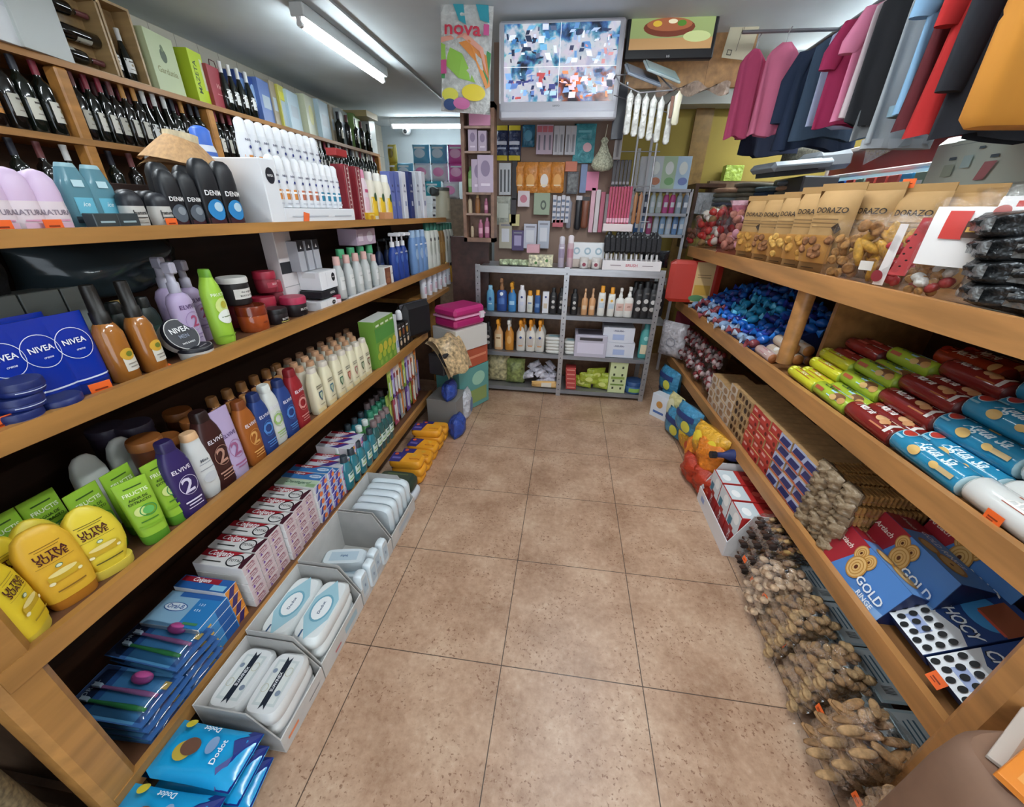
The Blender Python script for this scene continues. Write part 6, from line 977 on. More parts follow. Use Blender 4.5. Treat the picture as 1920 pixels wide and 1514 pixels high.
carton('rwb', .06, .06, .25, 'c9c9cc', name='white_box'); place(PR['rwb'], (xat(1200, YR, zs[0]), YR, zs[0]), 0, 'white box at the left end of the white rear shelf')
for k, z in enumerate(zs[1:]):
    for i in range(8):
        c = ('26304c', '2a3450', 'c4d0d4', 'b9c4c0', 'c0508c', 'b84a84', '9caab4', '7a8494')[i] if k == 0 else ('3f6aa0', '6f94c0', 'b0507c', 'c9d4dc', '8fb0d0', 'c4d0dc', '6a8cb8', '9cb4cc')[i]
        key = 'rb'+c
        if key not in PR: shampoo(key, .18, .026, .022, c, 'd4d6d8', [('r', 0, .07, .03, .04, 'd9dce0')], seg=12)
        place(PR[key], (xl+.075+.058*i, YR-.02, z), 0, '%s bottle on the %s board of the white rear shelf, %s from the left' % (('dark', 'dark', 'pale', 'pale', 'pink', 'pink', 'grey', 'grey')[i] if k == 0 else ('blue', 'blue', 'pink', 'white', 'blue', 'white', 'blue', 'pale')[i], ('middle', 'lower')[k], ORD[i]), 'bottles on the rear shelf')
# ---- between the left shelves and the metal rack ----
aerosol('dwhite', .2, .026, 'd9dbe2', 'e9eaf0', [('r', 0, .06, .04, .05, 'c4a8b4'), ('r', 0, .1, .03, .01, '9aa4b8')]); LR('dwhite', 6, 795, 840, -1.05, None, 'white deodorant can on the short side shelf, {} from the near end', 'white cans on the side shelf', z=.901, sc=.95)
shampoo('dyel', .17, .024, .02, 'c9962c', '2a2420', []); LR('dyel', 1, 848, 848, -1.05, None, 'golden bottle with a black cap on the side shelf', None, z=.901); bag('dbag', .26, .22, .14, 'crinkle:b0b8c4', [('e', 0, .12, .08, .06, '6f8cb8')], name='plastic_bag', seed=41); L('dbag', 850, -1.08, None, None, 'silvery plastic bag at the end of the side shelf', z=.901, rz=RL-.5, sc=.9)
bag('dblue', .2, .1, .14, 'crinkle:3a4f8c', [], name='blue_bag', seed=42); LR('dblue', 3, 825, 860, -1.25, None, 'dark blue packet stuffed behind the white cans, {} from the near end', 'dark blue packets', z=1.02, sc=.9)
P_('suitcase', 'black_case', 'case', .26, ('case_body', MB().box(-.14, .14, -.05, .05, 0, .24, '17171a', .03)), ('zip_rim', MB().box(-.143, .143, -.012, .0, .0, .243, '4a4a50', .03))); place(PR['suitcase'], (-1.02, 2.60, .70), RL-.35, 'upright black case at the far end of the third left shelf', None, .98)
P_('pinkcase', 'pink_case', 'case', .14, ('case_body', MB().box(-.16, .16, -.12, .12, 0, .075, 'b02468', .02).box(-.16, .16, -.12, .12, .085, .15, 'b82a70', .02)), ('rim', MB().box(-.162, .162, -.122, .122, .074, .086, 'e6a8c8')), ('latch', MB().box(.1, .14, -.13, -.11, .05, .1, 'e8dce4')))
P_('pinkribs', 'x', 'x', .1, ('x', MB().box(0, .01, 0, .01, 0, .01, 'fff'))); del PR['pinkribs']
place(PR['pinkcase'], (-.80, 2.98, .70), RL-.55, 'glossy magenta ribbed case beside the metal rack', None, 1)
carton('whbox2', .34, .26, .17, 'd4cfc8'); place(PR['whbox2'], (-.80, 2.98, .525), RL-.55, 'white cardboard box under the magenta case'); carton('orbox', .34, .26, .15, 'b4563c', front=[('r', 0, .08, .3, .02, 'd8886a')]); place(PR['orbox'], (-.80, 3.0, .37), RL-.5, 'orange red box under the white cardboard box'); carton('tealbx', .36, .26, .36, '5f9a94', front=[('e', .05, .25, .08, .06, '9cc8b0'), ('r', 0, .1, .3, .12, '8a9c5c')]); place(PR['tealbx'], (-.80, 3.0, .005), RL-.5, 'teal patterned carton on the floor by the metal rack')
P_('basketbag', 'folded_cloth_pack', 'cloth pack', .3, ('cloth', MB().grid(lambda u, v: ((u-.5)*.34, -.2*v+.02*sin(8*u), .30-.26*v*v+.015*sin(11*u+6*v)), 16, 12, 'print:bca078').grid(lambda u, v: ((u-.5)*.34, -.2*v+.03+.02*sin(8*u), .28-.26*v*v), 8, 6, 'b09a78')), ('black_sleeves', MB().box(-.16, -.02, -.12, .02, .03, .2, '1c1c20', .01)))
place(PR['basketbag'], (-.86, 2.66, .42), RL-.3, 'beige printed cloth pack draped beyond the third left shelf', None, .9)
carton('blucrt', .3, .3, .3, '7f7c78', name='grey_carton_box'); place(PR['blucrt'], (-.84, 2.66, .0), RL-.1, 'grey carton on the floor beyond the orange packs', None, .78)
bag('blubag', .2, .16, .14, 'crinkle:2f4a9c', [], name='blue_bag', seed=44); place(PR['blubag'], (-.8, 2.6, .236), RL, 'crumpled blue bag lying on the grey floor carton', None, .8)
place(PR['blubag'], (-.72, 2.48, .0), RL, 'crumpled blue bag on the floor by the grey carton', None, .9)
bag('whbagf', .2, .3, .12, 'crinkle:c9cad0', [('e', 0, .15, .05, .08, '6f84b0')], name='white_bag', seed=45); place(PR['whbagf'], (-.72, 2.75, .0), RL, 'white plastic bag on the floor by the teal carton', None, .8)
# ================= right shelves =================
def RI(p, u, X, k, top=None, label='', rz=RR, **kw): return L(p, u, X, k, top, label, rz, g='R', **kw)
# kraft biscuit bags on the top right shelf
def kraft(key, seed, bc, big=1):
    w, h, t = .15, .27, .07; b = pillow(w, h, t, 'carton:b08a58', wr=.004, seed=seed); b.box(-w/2, w/2, -.002, .002, h-.002, h+.02, 'carton:a88250')
    d = [('t', .01, .207, .024, 'DORAZO', '2e2218'), ('r', 0, .18, .09, .004, '7a5c38'), ('r', 0, .168, .09, .004, '7a5c38'), ('r', 0, .156, .07, .003, '7a5c38'), ('p', [(.035, .155), (.05, .17), (.062, .15), (.05, .135)], '3a2a1c'), ('r', 0, .085, .11, .09, 'b9823f'), ('r', -.01, .022, .05, .004, '5a4228')]
    R = random.Random(seed); q = MB().decal(d, PILF(w, h, t), .002); f = PILF(w, h, t); c = MB()
    for i in range(10):
        x, z = R.uniform(-.045, .045), R.uniform(.05, .12); p = f(x, z, .004); c.loft([(0, .014, .014), (.006, .015, .015), (.008, .009, .009)], 2, 'biscuit:'+bc, 10, Matrix.Translation(p) @ Matrix.Rotation(pi/2+R.uniform(-.3, .3), 4, 'X'))
    win = MB().decal([('r', 0, .085, .108, .088, 'film:ffffff')], f, .009)
    return P_(key, 'kraft_biscuit_bag', 'biscuits', h, ('bag_body', b), ('label', q), ('biscuits', c), ('clear_window', win))
kraft('kr0', 1, 'c08a3c'); kraft('kr1', 2, '8a5a34'); kraft('kr2', 3, 'd0a050')
for i, (u, X, t, lb) in enumerate(((1400, 1.07, 376, 'kraft paper biscuit bag beside the pink tulle bag'), (1432, 1.07, 374, 'kraft paper biscuit bag, second from the pink tulle bag'), (1462, 1.07, 370, 'kraft paper biscuit bag, third from the pink tulle bag'), (1493, 1.07, 362, 'kraft paper biscuit bag, fourth from the pink tulle bag'), (1527, 1.08, 356, 'largest kraft paper biscuit bag standing before the clear cookie bags'), (1590, 1.18, 356, 'kraft paper biscuit bag behind the clear cookie bags, furthest'), (1665, 1.25, 358, 'kraft paper biscuit bag behind the clear cookie bags, middle'), (1745, 1.33, 360, 'kraft paper biscuit bag behind the clear cookie bags, nearest'))):
    RI('kr%d' % (i % 3), u, X, 1, t, lb, rz=RR+.55-.03*i)
for i, u in enumerate((1420, 1450, 1480, 1512, 1550)): RI('kr%d' % ((i+1) % 3), u+12, 1.2, 1, None, 'kraft paper biscuit bag in the rear row, %s from the far end' % ORD[i], rz=RR+.4, group='rear kraft bags', sc=1.1)
RI('tag', 1700, 1.22, None, None, 'orange price tag clipped on top of the middle kraft bags', z=1.60, rz=RR+.6)
def clearbag(key, w, h, t, body, items, dec=(), seed=1, film='film:ffffff'):
    """standing clear bag with its goods inside"""
    R = random.Random(seed); q = MB()
    for i, (shape, c) in enumerate(items):
        x, z = R.uniform(-.36, .36)*w, .03+R.random()*h*.68; y = R.uniform(-.25, .25)*t; tr = Matrix.Translation((x, y, z)) @ Matrix.Rotation(R.uniform(0, 6), 4, 'Y') @ Matrix.Rotation(R.uniform(-.6, .6), 4, 'X')
        if shape == 'disc': q.loft([(-.004, .02, .02), (.004, .021, .021), (.006, .014, .014)], 2, c, 12, tr @ Matrix.Rotation(pi/2, 4, 'X'))
        elif shape == 'long': q.blob(0, 0, 0, .05, .014, .017, c, 12, 6, 2.2, .03, tr)
        else: q.blob(0, 0, 0, .019, .015, .015, c, 10, 6, 2, .12, tr)
    parts = [('contents', q), ('film_bag', pillow(w, h, t, film, wr=.008, seed=seed, nu=14, nv=14))]
    if dec: parts.append(('label', MB().decal(list(dec), PILF(w, h, t), .004)))
    return P_(key, name_of.get(key, 'clear_bag'), 'bag', h, *parts)
name_of = {'cb_cookie': 'cookie_bag', 'cb_long': 'cookie_bag', 'cb_straw': 'sweets_bag', 'cb_white': 'sweets_bag', 'cb_red': 'sweets_bag', 'cb_pink': 'tulle_gift_bag', 'cb_brown': 'sweets_bag'}
clearbag('cb_cookie', .17, .25, .09, None, [('disc', 'biscuit:a8763c')]*26, [], 5); clearbag('cb_long', .17, .24, .08, None, [('long', 'biscuit:c89434')]*12+[('disc', 'biscuit:9a6a38')]*10, [('r', .02, .07, .04, .03, 'd9d4cc')], 6)
clearbag('cb_straw', .16, .25, .06, None, [('lump', 'gloss:c43a40')]*18, [('p', [(-.01, .06), (.04, .06), (.05, .24), (.015, .24)], 'b03a3c'), ('p', [(-.05, .02), (-.015, .02), (-.01, .22), (-.035, .22)], 'd8d0cc'), ('e', -.04, .05, .02, .02, '8a3038')]+[('e', .02+.012*(i % 2), .09+.02*i, .004, .003, '22120f') for i in range(6)], 7)
clearbag('cb_white', .26, .27, .07, None, [('lump', 'gloss:a83a3c')]*10+[('lump', 'crinkle:d9d4cc')]*24, [('r', 0, .17, .22, .15, 'e2dedb'), ('r', -.05, .2, .05, .07, 'c03a34'), ('r', .06, .2, .06, .06, 'b83430'), ('r', .0, .19, .05, .04, '4a2c20'), ('r', 0, .19, .04, .012, 'd0a050'), ('e', .1, .22, .018, .018, '8a4a44'), ('e', .03, .235, .016, .014, '9a4a44')], 8)
clearbag('cb_red', .16, .22, .1, None, [('lump', 'gloss:b0302c')]*16+[('lump', 'd8cfc4')]*8+[('lump', 'biscuit:8a6a44')]*10, [], 9); clearbag('cb_brown', .14, .2, .1, None, [('lump', 'biscuit:7a4a34')]*20+[('lump', 'gloss:a83030')]*6, [], 10)
clearbag('cb_pink', .17, .2, .11, None, [('lump', 'biscuit:b89a7c')]*14+[('lump', 'd8c4c8')]*10, [], 11, 'film:f6d8e0')
RI('cb_brown', 1300, 1.07, 1, 395, 'bag of brown and red sweets at the far end of the top right shelf', rz=RR+.6); RI('cb_red', 1327, 1.07, 1, 372, 'bag of red and white sweets beside the pink tulle bag', rz=RR+.6); RI('cb_red', 1345, 1.18, 1, 368, 'bag of red sweets behind the red and white bag', rz=RR+.6)
RI('cb_pink', 1372, 1.07, 1, 385, 'pink tulle gift bag with a gathered top', rz=RR+.6)
P_('tullebow', 'tulle_bow', 'bow', .1, ('bow_body', MB().loft([(0, .015, .015), (.03, .03, .02), (.07, .05, .03), (.1, .075, .03)], 2, 'crinkle:dcb0bc', 16, caps=False))); Y = yat(1380, 1.08, 1.5); place(PR['tullebow'], (1.09, Y, 1.475), RR+.5, 'gathered pink tulle top tied above the gift bag', None, 1.1)
RI('cb_cookie', 1568, 1.06, 1, None, 'clear bag of round cookies beside the largest kraft bag', rz=RR+.45, sc=.85); RI('cb_long', 1612, 1.06, 1, None, 'clear bag of long golden biscuits on the top right shelf', rz=RR+.5, sc=1.0); RI('cb_long', 1650, 1.15, 1, None, 'clear bag of long biscuits behind the front cookie bags', rz=RR+.45, sc=.9)
RI('cb_straw', 1668, 1.06, 1, 402, 'white bag with a slanting strawberry red strip', rz=RR+.5); RI('cb_white', 1780, 1.1, 1, None, 'white sweets bag with red patches behind the black foil packs', rz=RR+.55, sc=1); RI('cb_white', 1900, 1.2, 1, None, 'white sweets bag at the near end of the top right shelf', rz=RR+.5, sc=1.1)
RI('cb_cookie', 1715, 1.055, 1, None, 'small clear bag of mixed pieces beside the strawberry strip bag', rz=RR+.5, sc=.62)
bag('foilblk', .2, .07, .16, 'foil:3a3c3e', [('r', .0, .035, .1, .03, 'foil:8a8c8c')], name='black_foil_pack', seed=51, wr=.012)
for i in range(10): 
    c, r = i % 3, i//3; Y = 1.165-.09*c+.02*r; place(PR['foilblk'], (1.10+.02*c, Y, 1.298+.052*r), RR+.3*((i*5) % 3-1), 'glossy black foil pack at the shelf end, %s pile, %s layer' % (ORD[c], ORD[r]), 'black foil packs', 1)
P_('plushy', 'brown_snack_stick', 'snack', .2, ('stick_body', MB().blob(0, 0, .07, .03, .02, .08, 'biscuit:8a4a34', 14, 8)), ('red_top', MB().blob(0, 0, .15, .035, .02, .035, 'gloss:c04a3c', 12, 6)))
place(PR['plushy'], (1.4, 1.46, 1.52), RR+.5, 'brown and red snack shape seen above the white sweets bag', None, 1, rot=(0, .5, RR+.5)); carton('prop', .3, .2, .22, 'c4c9c0'); place(PR['prop'], (1.45, 1.44, 1.297), RR, 'pale carton standing behind the white sweets bags')
clearbag('cb_clear', .3, .24, .06, None, [('lump', 'd9dcd8')]*6, [], 12); RI('cb_clear', 1880, 1.4, 1, None, 'large nearly empty clear bag at the near back of the top right shelf', rz=RR+.4, sc=1.3)
# ---- second right shelf: biscuit rolls ----
biscuit_roll('maria', .215, .033, 'gloss:7c2420', [('t', -.045, .012, .034, '/Maria', 'f4ece6'), ('e', -.085, .012, .012, .012, '9c4438'), ('r', .045, -.004, .06, .03, 'b86a3c'), ('e', .03, .014, .02, .016, 'd8a878'), ('e', .055, .006, .016, .013, 'c99060'), ('r', .088, .005, .014, .05, 'dcd4cc'), ('r', .068, .024, .03, .003, 'e8dcd0')], '5c1814')
biscuit_roll('marie', .225, .034, 'gloss:a0361c', [('t', -.03, .006, .034, '/Marie', 'f4e2cc'), ('r', -.088, .01, .036, .05, 'd84a24'), ('e', -.098, .004, .013, .013, 'b02c1c'), ('e', .005, .03, .022, .012, 'd89a50'), ('e', .04, .028, .02, .012, 'c98a44'), ('e', .085, -.004, .014, .016, 'e0b070')], '7a2414')
biscuit_roll('agua', .235, .036, 'gloss:2c86ac', [('t', .015, .006, .038, '/Agua Sal', 'e4f2f6'), ('e', -.092, .012, .016, .014, 'b8382c'), ('o', -.092, .012, .019, .017, .002, 'd8dcdc'), ('r', -.1, .012, .03, .055, '8cbccc'), ('e', -.092, .012, .016, .014, 'b8382c'), ('e', -.03, -.022, .02, .013, 'd8b068'), ('r', .08, -.024, .05, .012, 'c4a878'), ('e', .045, -.024, .014, .009, 'd8b068')], 'a9c8d0')
biscuit_roll('avena', .235, .038, 'gloss:d8d8d4', [('r', .01, .006, .1, .036, 'a04a34'), ('t', .01, .006, .036, '/Avena', 'f4efe8'), ('r', .09, .012, .04, .02, '5a2c24'), ('p', [(.06, .03), (.1, .034), (.11, .02), (.07, .016)], '6a1c20')], 'c9c9c4')
biscuit_roll('choc', .2, .03, 'gloss:a4b838', [('t', -.03, .014, .028, '/Choco', '20382c'), ('r', .03, .004, .08, .05, '9cc4d4'), ('e', .05, -.004, .03, .016, '7a5030'), ('e', .075, -.012, .018, .012, 'c09050'), ('e', .03, -.016, .018, .01, 'd0a868'), ('r', -.06, -.016, .05, .012, 'b0502c')], '8aa028')
biscuit_roll('redr', .2, .027, 'gloss:8c2a24', [('r', .04, .004, .05, .03, 'c9b4ac'), ('r', -.03, .008, .06, .012, 'c8584a'), ('r', -.085, .004, .02, .05, '6a2028')], '5a1a1c'); biscuit_roll('yelr', .2, .026, 'gloss:c4c02c', [('r', 0, .006, .12, .02, 'a8342c'), ('t', 0, .006, .016, 'RICAS', 'f0e6c8'), ('r', -.08, .006, .02, .04, 'dcd860')], '9cb030')
biscuit_roll('beige', .17, .028, 'c4b09c', [('r', .0, .006, .07, .05, 'b8b4b4'), ('r', .05, .006, .02, .05, 'c08a50'), ('e', 0, .006, .018, .018, 'd8d4d0')], 'b8783c'); biscuit_roll('beigep', .16, .025, 'b89a94', [('r', .0, .006, .06, .045, 'b0606c'), ('r', .04, .006, .03, .045, 'd4cec8')], 'a8683c')
def rolls(kind, Yc, label, group, cols=5, rr=None, layers=(0, 1, 2, 3, 3), x0=1.062, dx=.068, desc=''):
    r = PR[kind].h/2; n = 0
    for L_ in range(4):
        for c in range(cols):
            h = layers[c] if c < len(layers) else 3
            if L_ > h: continue
            X = x0+dx*c-(.0 if L_ % 2 == 0 else -.03); 
            if L_ % 2 and c == cols-1: continue
            y = Yc+.004*((c*3+L_*5) % 3-1); place(PR[kind], (X, y, zr(2)(y)+L_*r*1.74), RR+pi+.012*((c+L_) % 3-1) if 0 else RR+.012*((c+L_) % 3-1), label.format(('bottom', 'second', 'third', 'top')[L_], ORD[c]), group)
rolls('avena', .83, 'white oat biscuit roll, {} layer, {} from the shelf edge', 'white oat rolls', 4, dx=.077)
rolls('agua', 1.085, 'blue cracker roll, {} layer, {} from the shelf edge', 'blue cracker rolls', 5, dx=.073)
rolls('maria', 1.325, 'dark red biscuit roll, {} layer, {} from the shelf edge', 'dark red biscuit rolls', 5, dx=.067)
for i in range(2): place(PR['marie'], (1.33+.07*i, 1.40, zr(2)(1.3)+.19), RR, 'orange red biscuit roll lying on top of the dark red ones, %s' % ('nearer the aisle', 'further back')[i])
rolls('choc', 1.545, 'green and blue chocolate biscuit roll, {} layer, {} from the shelf edge', 'chocolate biscuit rolls', 5, dx=.061)
rolls('yelr', 1.76, 'thin yellow biscuit roll, {} layer, {} from the shelf edge', 'thin yellow rolls', 3, dx=.054, layers=(0, 1, 2)); rolls('redr', 1.76, 'thin red biscuit roll, {} layer, {} from the shelf edge', 'thin red rolls', 3, dx=.055, x0=1.225, layers=(3, 3, 3))
for i, (q, u, X, dz) in enumerate((('beigep', 2.12, 1.055, 0), ('beige', 2.12, 1.112, 0), ('beige', 2.12, 1.168, 0), ('beige', 2.13, 1.14, .05), ('beige', 2.11, 1.197, .05), ('beigep', 2.12, 1.225, 0))): Y = u; place(PR[q], (X, Y, zr(2)(Y)+dz), RR, 'beige and pink wrapped roll beyond the round post, %s placed' % ORD[i], 'beige rolls beyond the post')
RI('tag', 1855, 1.02, None, None, 'orange price tag stuck before the white oat rolls', z=.868, rz=RR)
def candy(key, c, c2): P_(key, 'wrapped_sweet', 'sweet', .03, ('wrapper', MB().blob(0, 0, .014, .02, .015, .014, 'gloss:'+c, 10, 6)), ('twisted_ends', MB().loft([(0, .004, .004), (.016, .015, .006)], 2, 'gloss:'+c2, 8, Matrix.Translation((.018, 0, .014)) @ Matrix.Rotation(pi/2, 4, 'Y'), caps=False).loft([(0, .004, .004), (.016, .015, .006)], 2, 'gloss:'+c2, 8, Matrix.Translation((-.018, 0, .014)) @ Matrix.Rotation(-pi/2, 4, 'Y'), caps=False)))
candy('cd0', '1c5ab0', '2a78d0'); candy('cd1', '2f9ac8', '5ab8dc'); candy('cd2', '26307c', '3a4aa8'); candy('cd3', '7c94b4', 'a8b8cc'); candy('cd4', '7a3a40', '9a5058')
R = random.Random(3); n = 0
for j in range(14):
    Y = 2.26+j*.088
    for i in range(7):
        X = 1.05+i*.062; t = (j-7)/7; h = (.02+.038*i)*(1-.25*abs(t)); k = 1 if 3 < j < 9 and 1 < i < 5 else (0 if (i+j) % 3 else 2)
        if i == 0 or (i == 1 and j > 8): k = 3 if j % 3 else 4
        place(PR['cd%d' % k], (X+R.uniform(-.01, .01), Y+R.uniform(-.015, .015), zr(2)(Y)+h*.9), R.uniform(0, 6), '%s wrapped sweet on the right, %s line past the post, %s from the edge' % (('royal blue', 'sky blue', 'navy', 'silver blue', 'dark red')[k], ORD[j], ORD[i]), 'wrapped sweets on the second right shelf', 1.75, rot=(R.uniform(-.5, .5), R.uniform(-.5, .5), R.uniform(0, 6))); n += 1
P_('cdtray', 'sweet_tray', 'tray', .12, ('tray_body', MB().add([(1.03, 2.22, zr(2)(2.22)), (1.5, 2.22, zr(2)(2.22)), (1.5, 3.48, zr(2)(3.48)), (1.03, 3.48, zr(2)(3.48)), (1.03, 2.22, zr(2)(2.22)+.015), (1.5, 2.22, zr(2)(2.22)+.20), (1.5, 3.48, zr(2)(3.48)+.20), (1.03, 3.48, zr(2)(3.48)+.015)], [(0, 1, 2, 3), (4, 7, 6, 5), (0, 4, 5, 1), (2, 6, 7, 3), (0, 3, 7, 4), (1, 5, 6, 2)], '22305c'))); place(PR['cdtray'], (0, 0, 0), 0, 'dark blue sloping tray under the wrapped sweets')
carton('redorange', .2, .2, .25, 'c03424', front=[('r', .035, .125, .07, .24, 'd8b47c'), ('r', .035, .08, .06, .06, 'c99a3c'), ('r', .035, .17, .05, .004, '8a6a3c'), ('r', .035, .155, .05, .004, '8a6a3c'), ('e', .02, .03, .03, .02, '5a8a5c')], left=[('r', 0, .125, .06, .24, 'd8b47c')], bev=.02, name='gift_tin')
place(PR['redorange'], (1.03, 3.54, .842), -.1, 'red gift box with a tan paper band at the far shelf end', None, (2.0, .5, 1.3))
# ---- third right shelf ----
def wafer(key, c, dc): carton(key, .1, .2, .05, 'waffle:b08a5c', front=[('r', 0, .025, .1, .05, c)]+dc, faces={'front': c}, name='wafer_pack', cat='biscuits')
wafer('wf0', 'b83a34', [('r', -.02, .03, .04, .012, 'e0a8a0'), ('e', .03, .02, .012, .01, '6a1a1c')]); wafer('wf1', 'aab4d4', [('p', [(-.045, .01), (.03, .01), (.045, .04), (-.03, .04)], '26306a'), ('r', 0, .005, .1, .008, 'c05a3c')]); wafer('wf2', 'a88a64', [('e', -.02, .025, .018, .016, '3a2418'), ('e', .025, .025, .014, .016, '5a3a20')]); wafer('wf3', 'c9b8a8', [('e', 0, .025, .03, .018, 'a07a58')])
k = 0
for c in range(12):
    Y = 1.47+.104*c; q = 'wf1' if c < 3 else 'wf0' if c < 6 else 'wf2' if c < 8 else 'wf3'
    for r in range(5 if c < 9 else 4):
        place(PR[q], (1.135+.006*((c+r) % 2), Y, zr(3)(Y)+.0505*r), RR, '%s end wafer pack, %s layer, stack %s along the third right shelf' % ({'wf0': 'red', 'wf1': 'navy striped', 'wf2': 'brown', 'wf3': 'beige'}[q], ORD[r], ORD[c]), 'wafer packs')
def sleeve(key, c, seed, L_=.24, w=.075, h=.045):
    b = MB(); n = 14
    for i in range(n): y = -L_*.42+i*L_*.84/(n-1); b.loft([(0, w*.44, .006), (h*.9, w*.44, .006)], 4, 'biscuit:'+c, 8, Matrix.Translation((0, y, .003)))
    f = MB().grid(lambda u, v: (w*.5*cos(u*2*pi)*(1-.5*max(0, abs(2*v-1)-.85)/.15+.03*sin(30*v)), (v-.5)*L_*1.1, h*.5+h*.56*sin(u*2*pi)*(1-.9*max(0, abs(2*v-1)-.85)/.15)), 12, 22, 'film:ffffff')
    e = pillow(w*1.15, h*1.3, .05, 'crinkle:8f7a60', wr=.012, seed=seed); 
    for i in range(len(e.v)): x, y, z = e.v[i]; e.v[i] = (x, y-L_*.54, z-h*.1)
    return P_(key, 'biscuit_sleeve', 'biscuits', h, ('biscuits', b), ('film_wrap', f), ('crinkled_end', e))
sleeve('sl0', 'a8783c', 1); sleeve('sl1', 'b88c50', 2); sleeve('sl2', '4a3020', 3)
for c in range(3):
    Y = 1.405-.078*c
    for r in range(6): q = 'sl%d' % (0 if r > 3 else 1 if r > 1 else (2 if c > 2 else 0)); place(PR[q], (1.175+.01*((r+c) % 2), Y+.012*((r*3) % 2), zr(3)(Y)+.0465*r), RR+.03*((r+c) % 3-1), 'clear sleeve of brown biscuits, %s layer, %s stack from the wafer packs' % (ORD[r], ORD[c]), 'clear biscuit sleeves')
def ring(b, x, z, R0, c='c89a50', mp=None, e=.001):
    pass
gold = [('p', [(-.15, -.0), (-.15, .16), (-.03, .16), (-.09, .0)], 'a02430'), ('t', -.115, .1, .03, '/Artiach', pi/2*0, 1, 'e9d8cc'), ('t', .045, .035, .04, 'GOLD', 'e9eef4'), ('t', .06, .006, .024, 'RINGE', 'e9eef4'), ('p', [(-.06, .0), (.15, .0), (.15, .05), (.0, -.0)], '5f8cc4')]
def rings(cx, cz, s): return [x for a, b_, q in ((-.02, .03, .8), (.02, .028, .8), (.005, -.012, 1.15)) for x in (('e', cx+a*s, cz+b_*s, .03*q*s, .036*q*s, 'b8843c'), ('e', cx+a*s, cz+b_*s, .026*q*s, .032*q*s, 'd8b070'), ('o', cx+a*s, cz+b_*s, .02*q*s, .025*q*s, .003, 'b8843c'), ('o', cx+a*s, cz+b_*s, .012*q*s, .016*q*s, .003, 'b8843c'), ('e', cx+a*s, cz+b_*s, .005*q*s, .007*q*s, '5a2c14'))]
gf = gold[:1]+[('p', [(-.03, .16), (.15, .16), (.15, .0), (-.09, .0)], '4f82c4'), ('p', [(-.05, .0), (.15, .0), (.15, .05), (.05, .03)], '86aede')]+[('t', -.112, .115, .026, '/Artiach', 'e9d8cc')]+rings(-.015, .095, 1)+[('t', .075, .065, .04, 'GOLD', 'e9eef4'), ('t', .085, .035, .024, 'RINGE', 'e9eef4')]
gt = [('r', 0, 0, .3, .1, '6a98d0'), ('r', -.11, 0, .08, .1, 'a02430'), ('t', -.11, 0, .02, '/Artiach', 'e9d8cc'), ('t', .0, .02, .026, 'GOLD RINGE', 'e9eef4')]+[('e', .07, -.01, .045, .026, 'b8843c'), ('e', .07, -.01, .036, .02, 'd8b070'), ('e', .07, -.01, .006, .004, '5a2c14'), ('e', .0, -.022, .035, .02, 'b8843c'), ('e', .0, -.022, .028, .015, 'd8b070')]
carton('gold', .30, .10, .16, '2c4f8c', front=gf, top=gt, faces={'right': '1c2c5c', 'left': 'a02430'}, name='biscuit_box', cat='biscuits')
for i, (X, Y, z, lb) in enumerate(((1.065, 1.09, -.035, 'blue ring biscuit box in front at the shelf edge'), (1.165, 1.07, .045, 'blue ring biscuit box in the middle, showing its top'), (1.29, 1.04, .10, 'blue ring biscuit box furthest back under the upper shelf'))): place(PR['gold'], (X, Y, zr(3)(Y)+z+.01), RR, lb, None, 1, rot=((-.35, -.2, -.2)[i], .0, RR))
carton('goldfill', .3, .3, .05, '1c2c5c'); place(PR['goldfill'], (1.33, 1.06, .387), RR, 'dark blue box lying under the ring biscuit boxes', None, (1, 1.2, 1))
cf = [('r', 0, .13, .148, .258, '20407c'), ('p', [(-.074, .0), (.074, .0), (.074, .1), (.03, .115), (-.03, .1), (-.074, .12)], 'dfe2e6'), ('e', .0, .19, .06, .035, '3f8cc8'), ('r', .03, .215, .09, .06, '8a4a30'), ('r', .03, .185, .08, .006, 'c0503c'), ('r', -.01, .045, .06, .03, '8a9ac4'), ('t', -.004, .127, .036, '/CHOCY', '14161c'), ('t', -.002, .129, .036, '/CHOCY', 'e4eaf0')]+[('e', -.06+.024*(i % 6), .012+.03*(i//6)+.008*(i % 2), .0085, .010, 'matte:101114') for i in range(18)]
carton('chocy', .15, .05, .26, '20407c', front=cf, name='biscuit_box', cat='biscuits')
for i, (X, Y, z, lb) in enumerate(((1.06, .885, .03, 'white and blue spotted biscuit box on top, further from the near post'), (1.06, .728, .03, 'white and blue spotted biscuit box on top, right beside the near post'), (1.12, .885, .02, 'spotted biscuit box beneath the further top one'), (1.12, .728, .02, 'spotted biscuit box beneath the top one by the near post'))): place(PR['chocy'], (X, Y, zr(3)(Y)+z), RR, lb, None, 1, rot=(-.98, .0, RR))
RI('tag', 1745, 1.03, None, None, 'orange price tag before the nearest spotted biscuit box', z=.41, rz=RR, tilt=(-.6, 0))
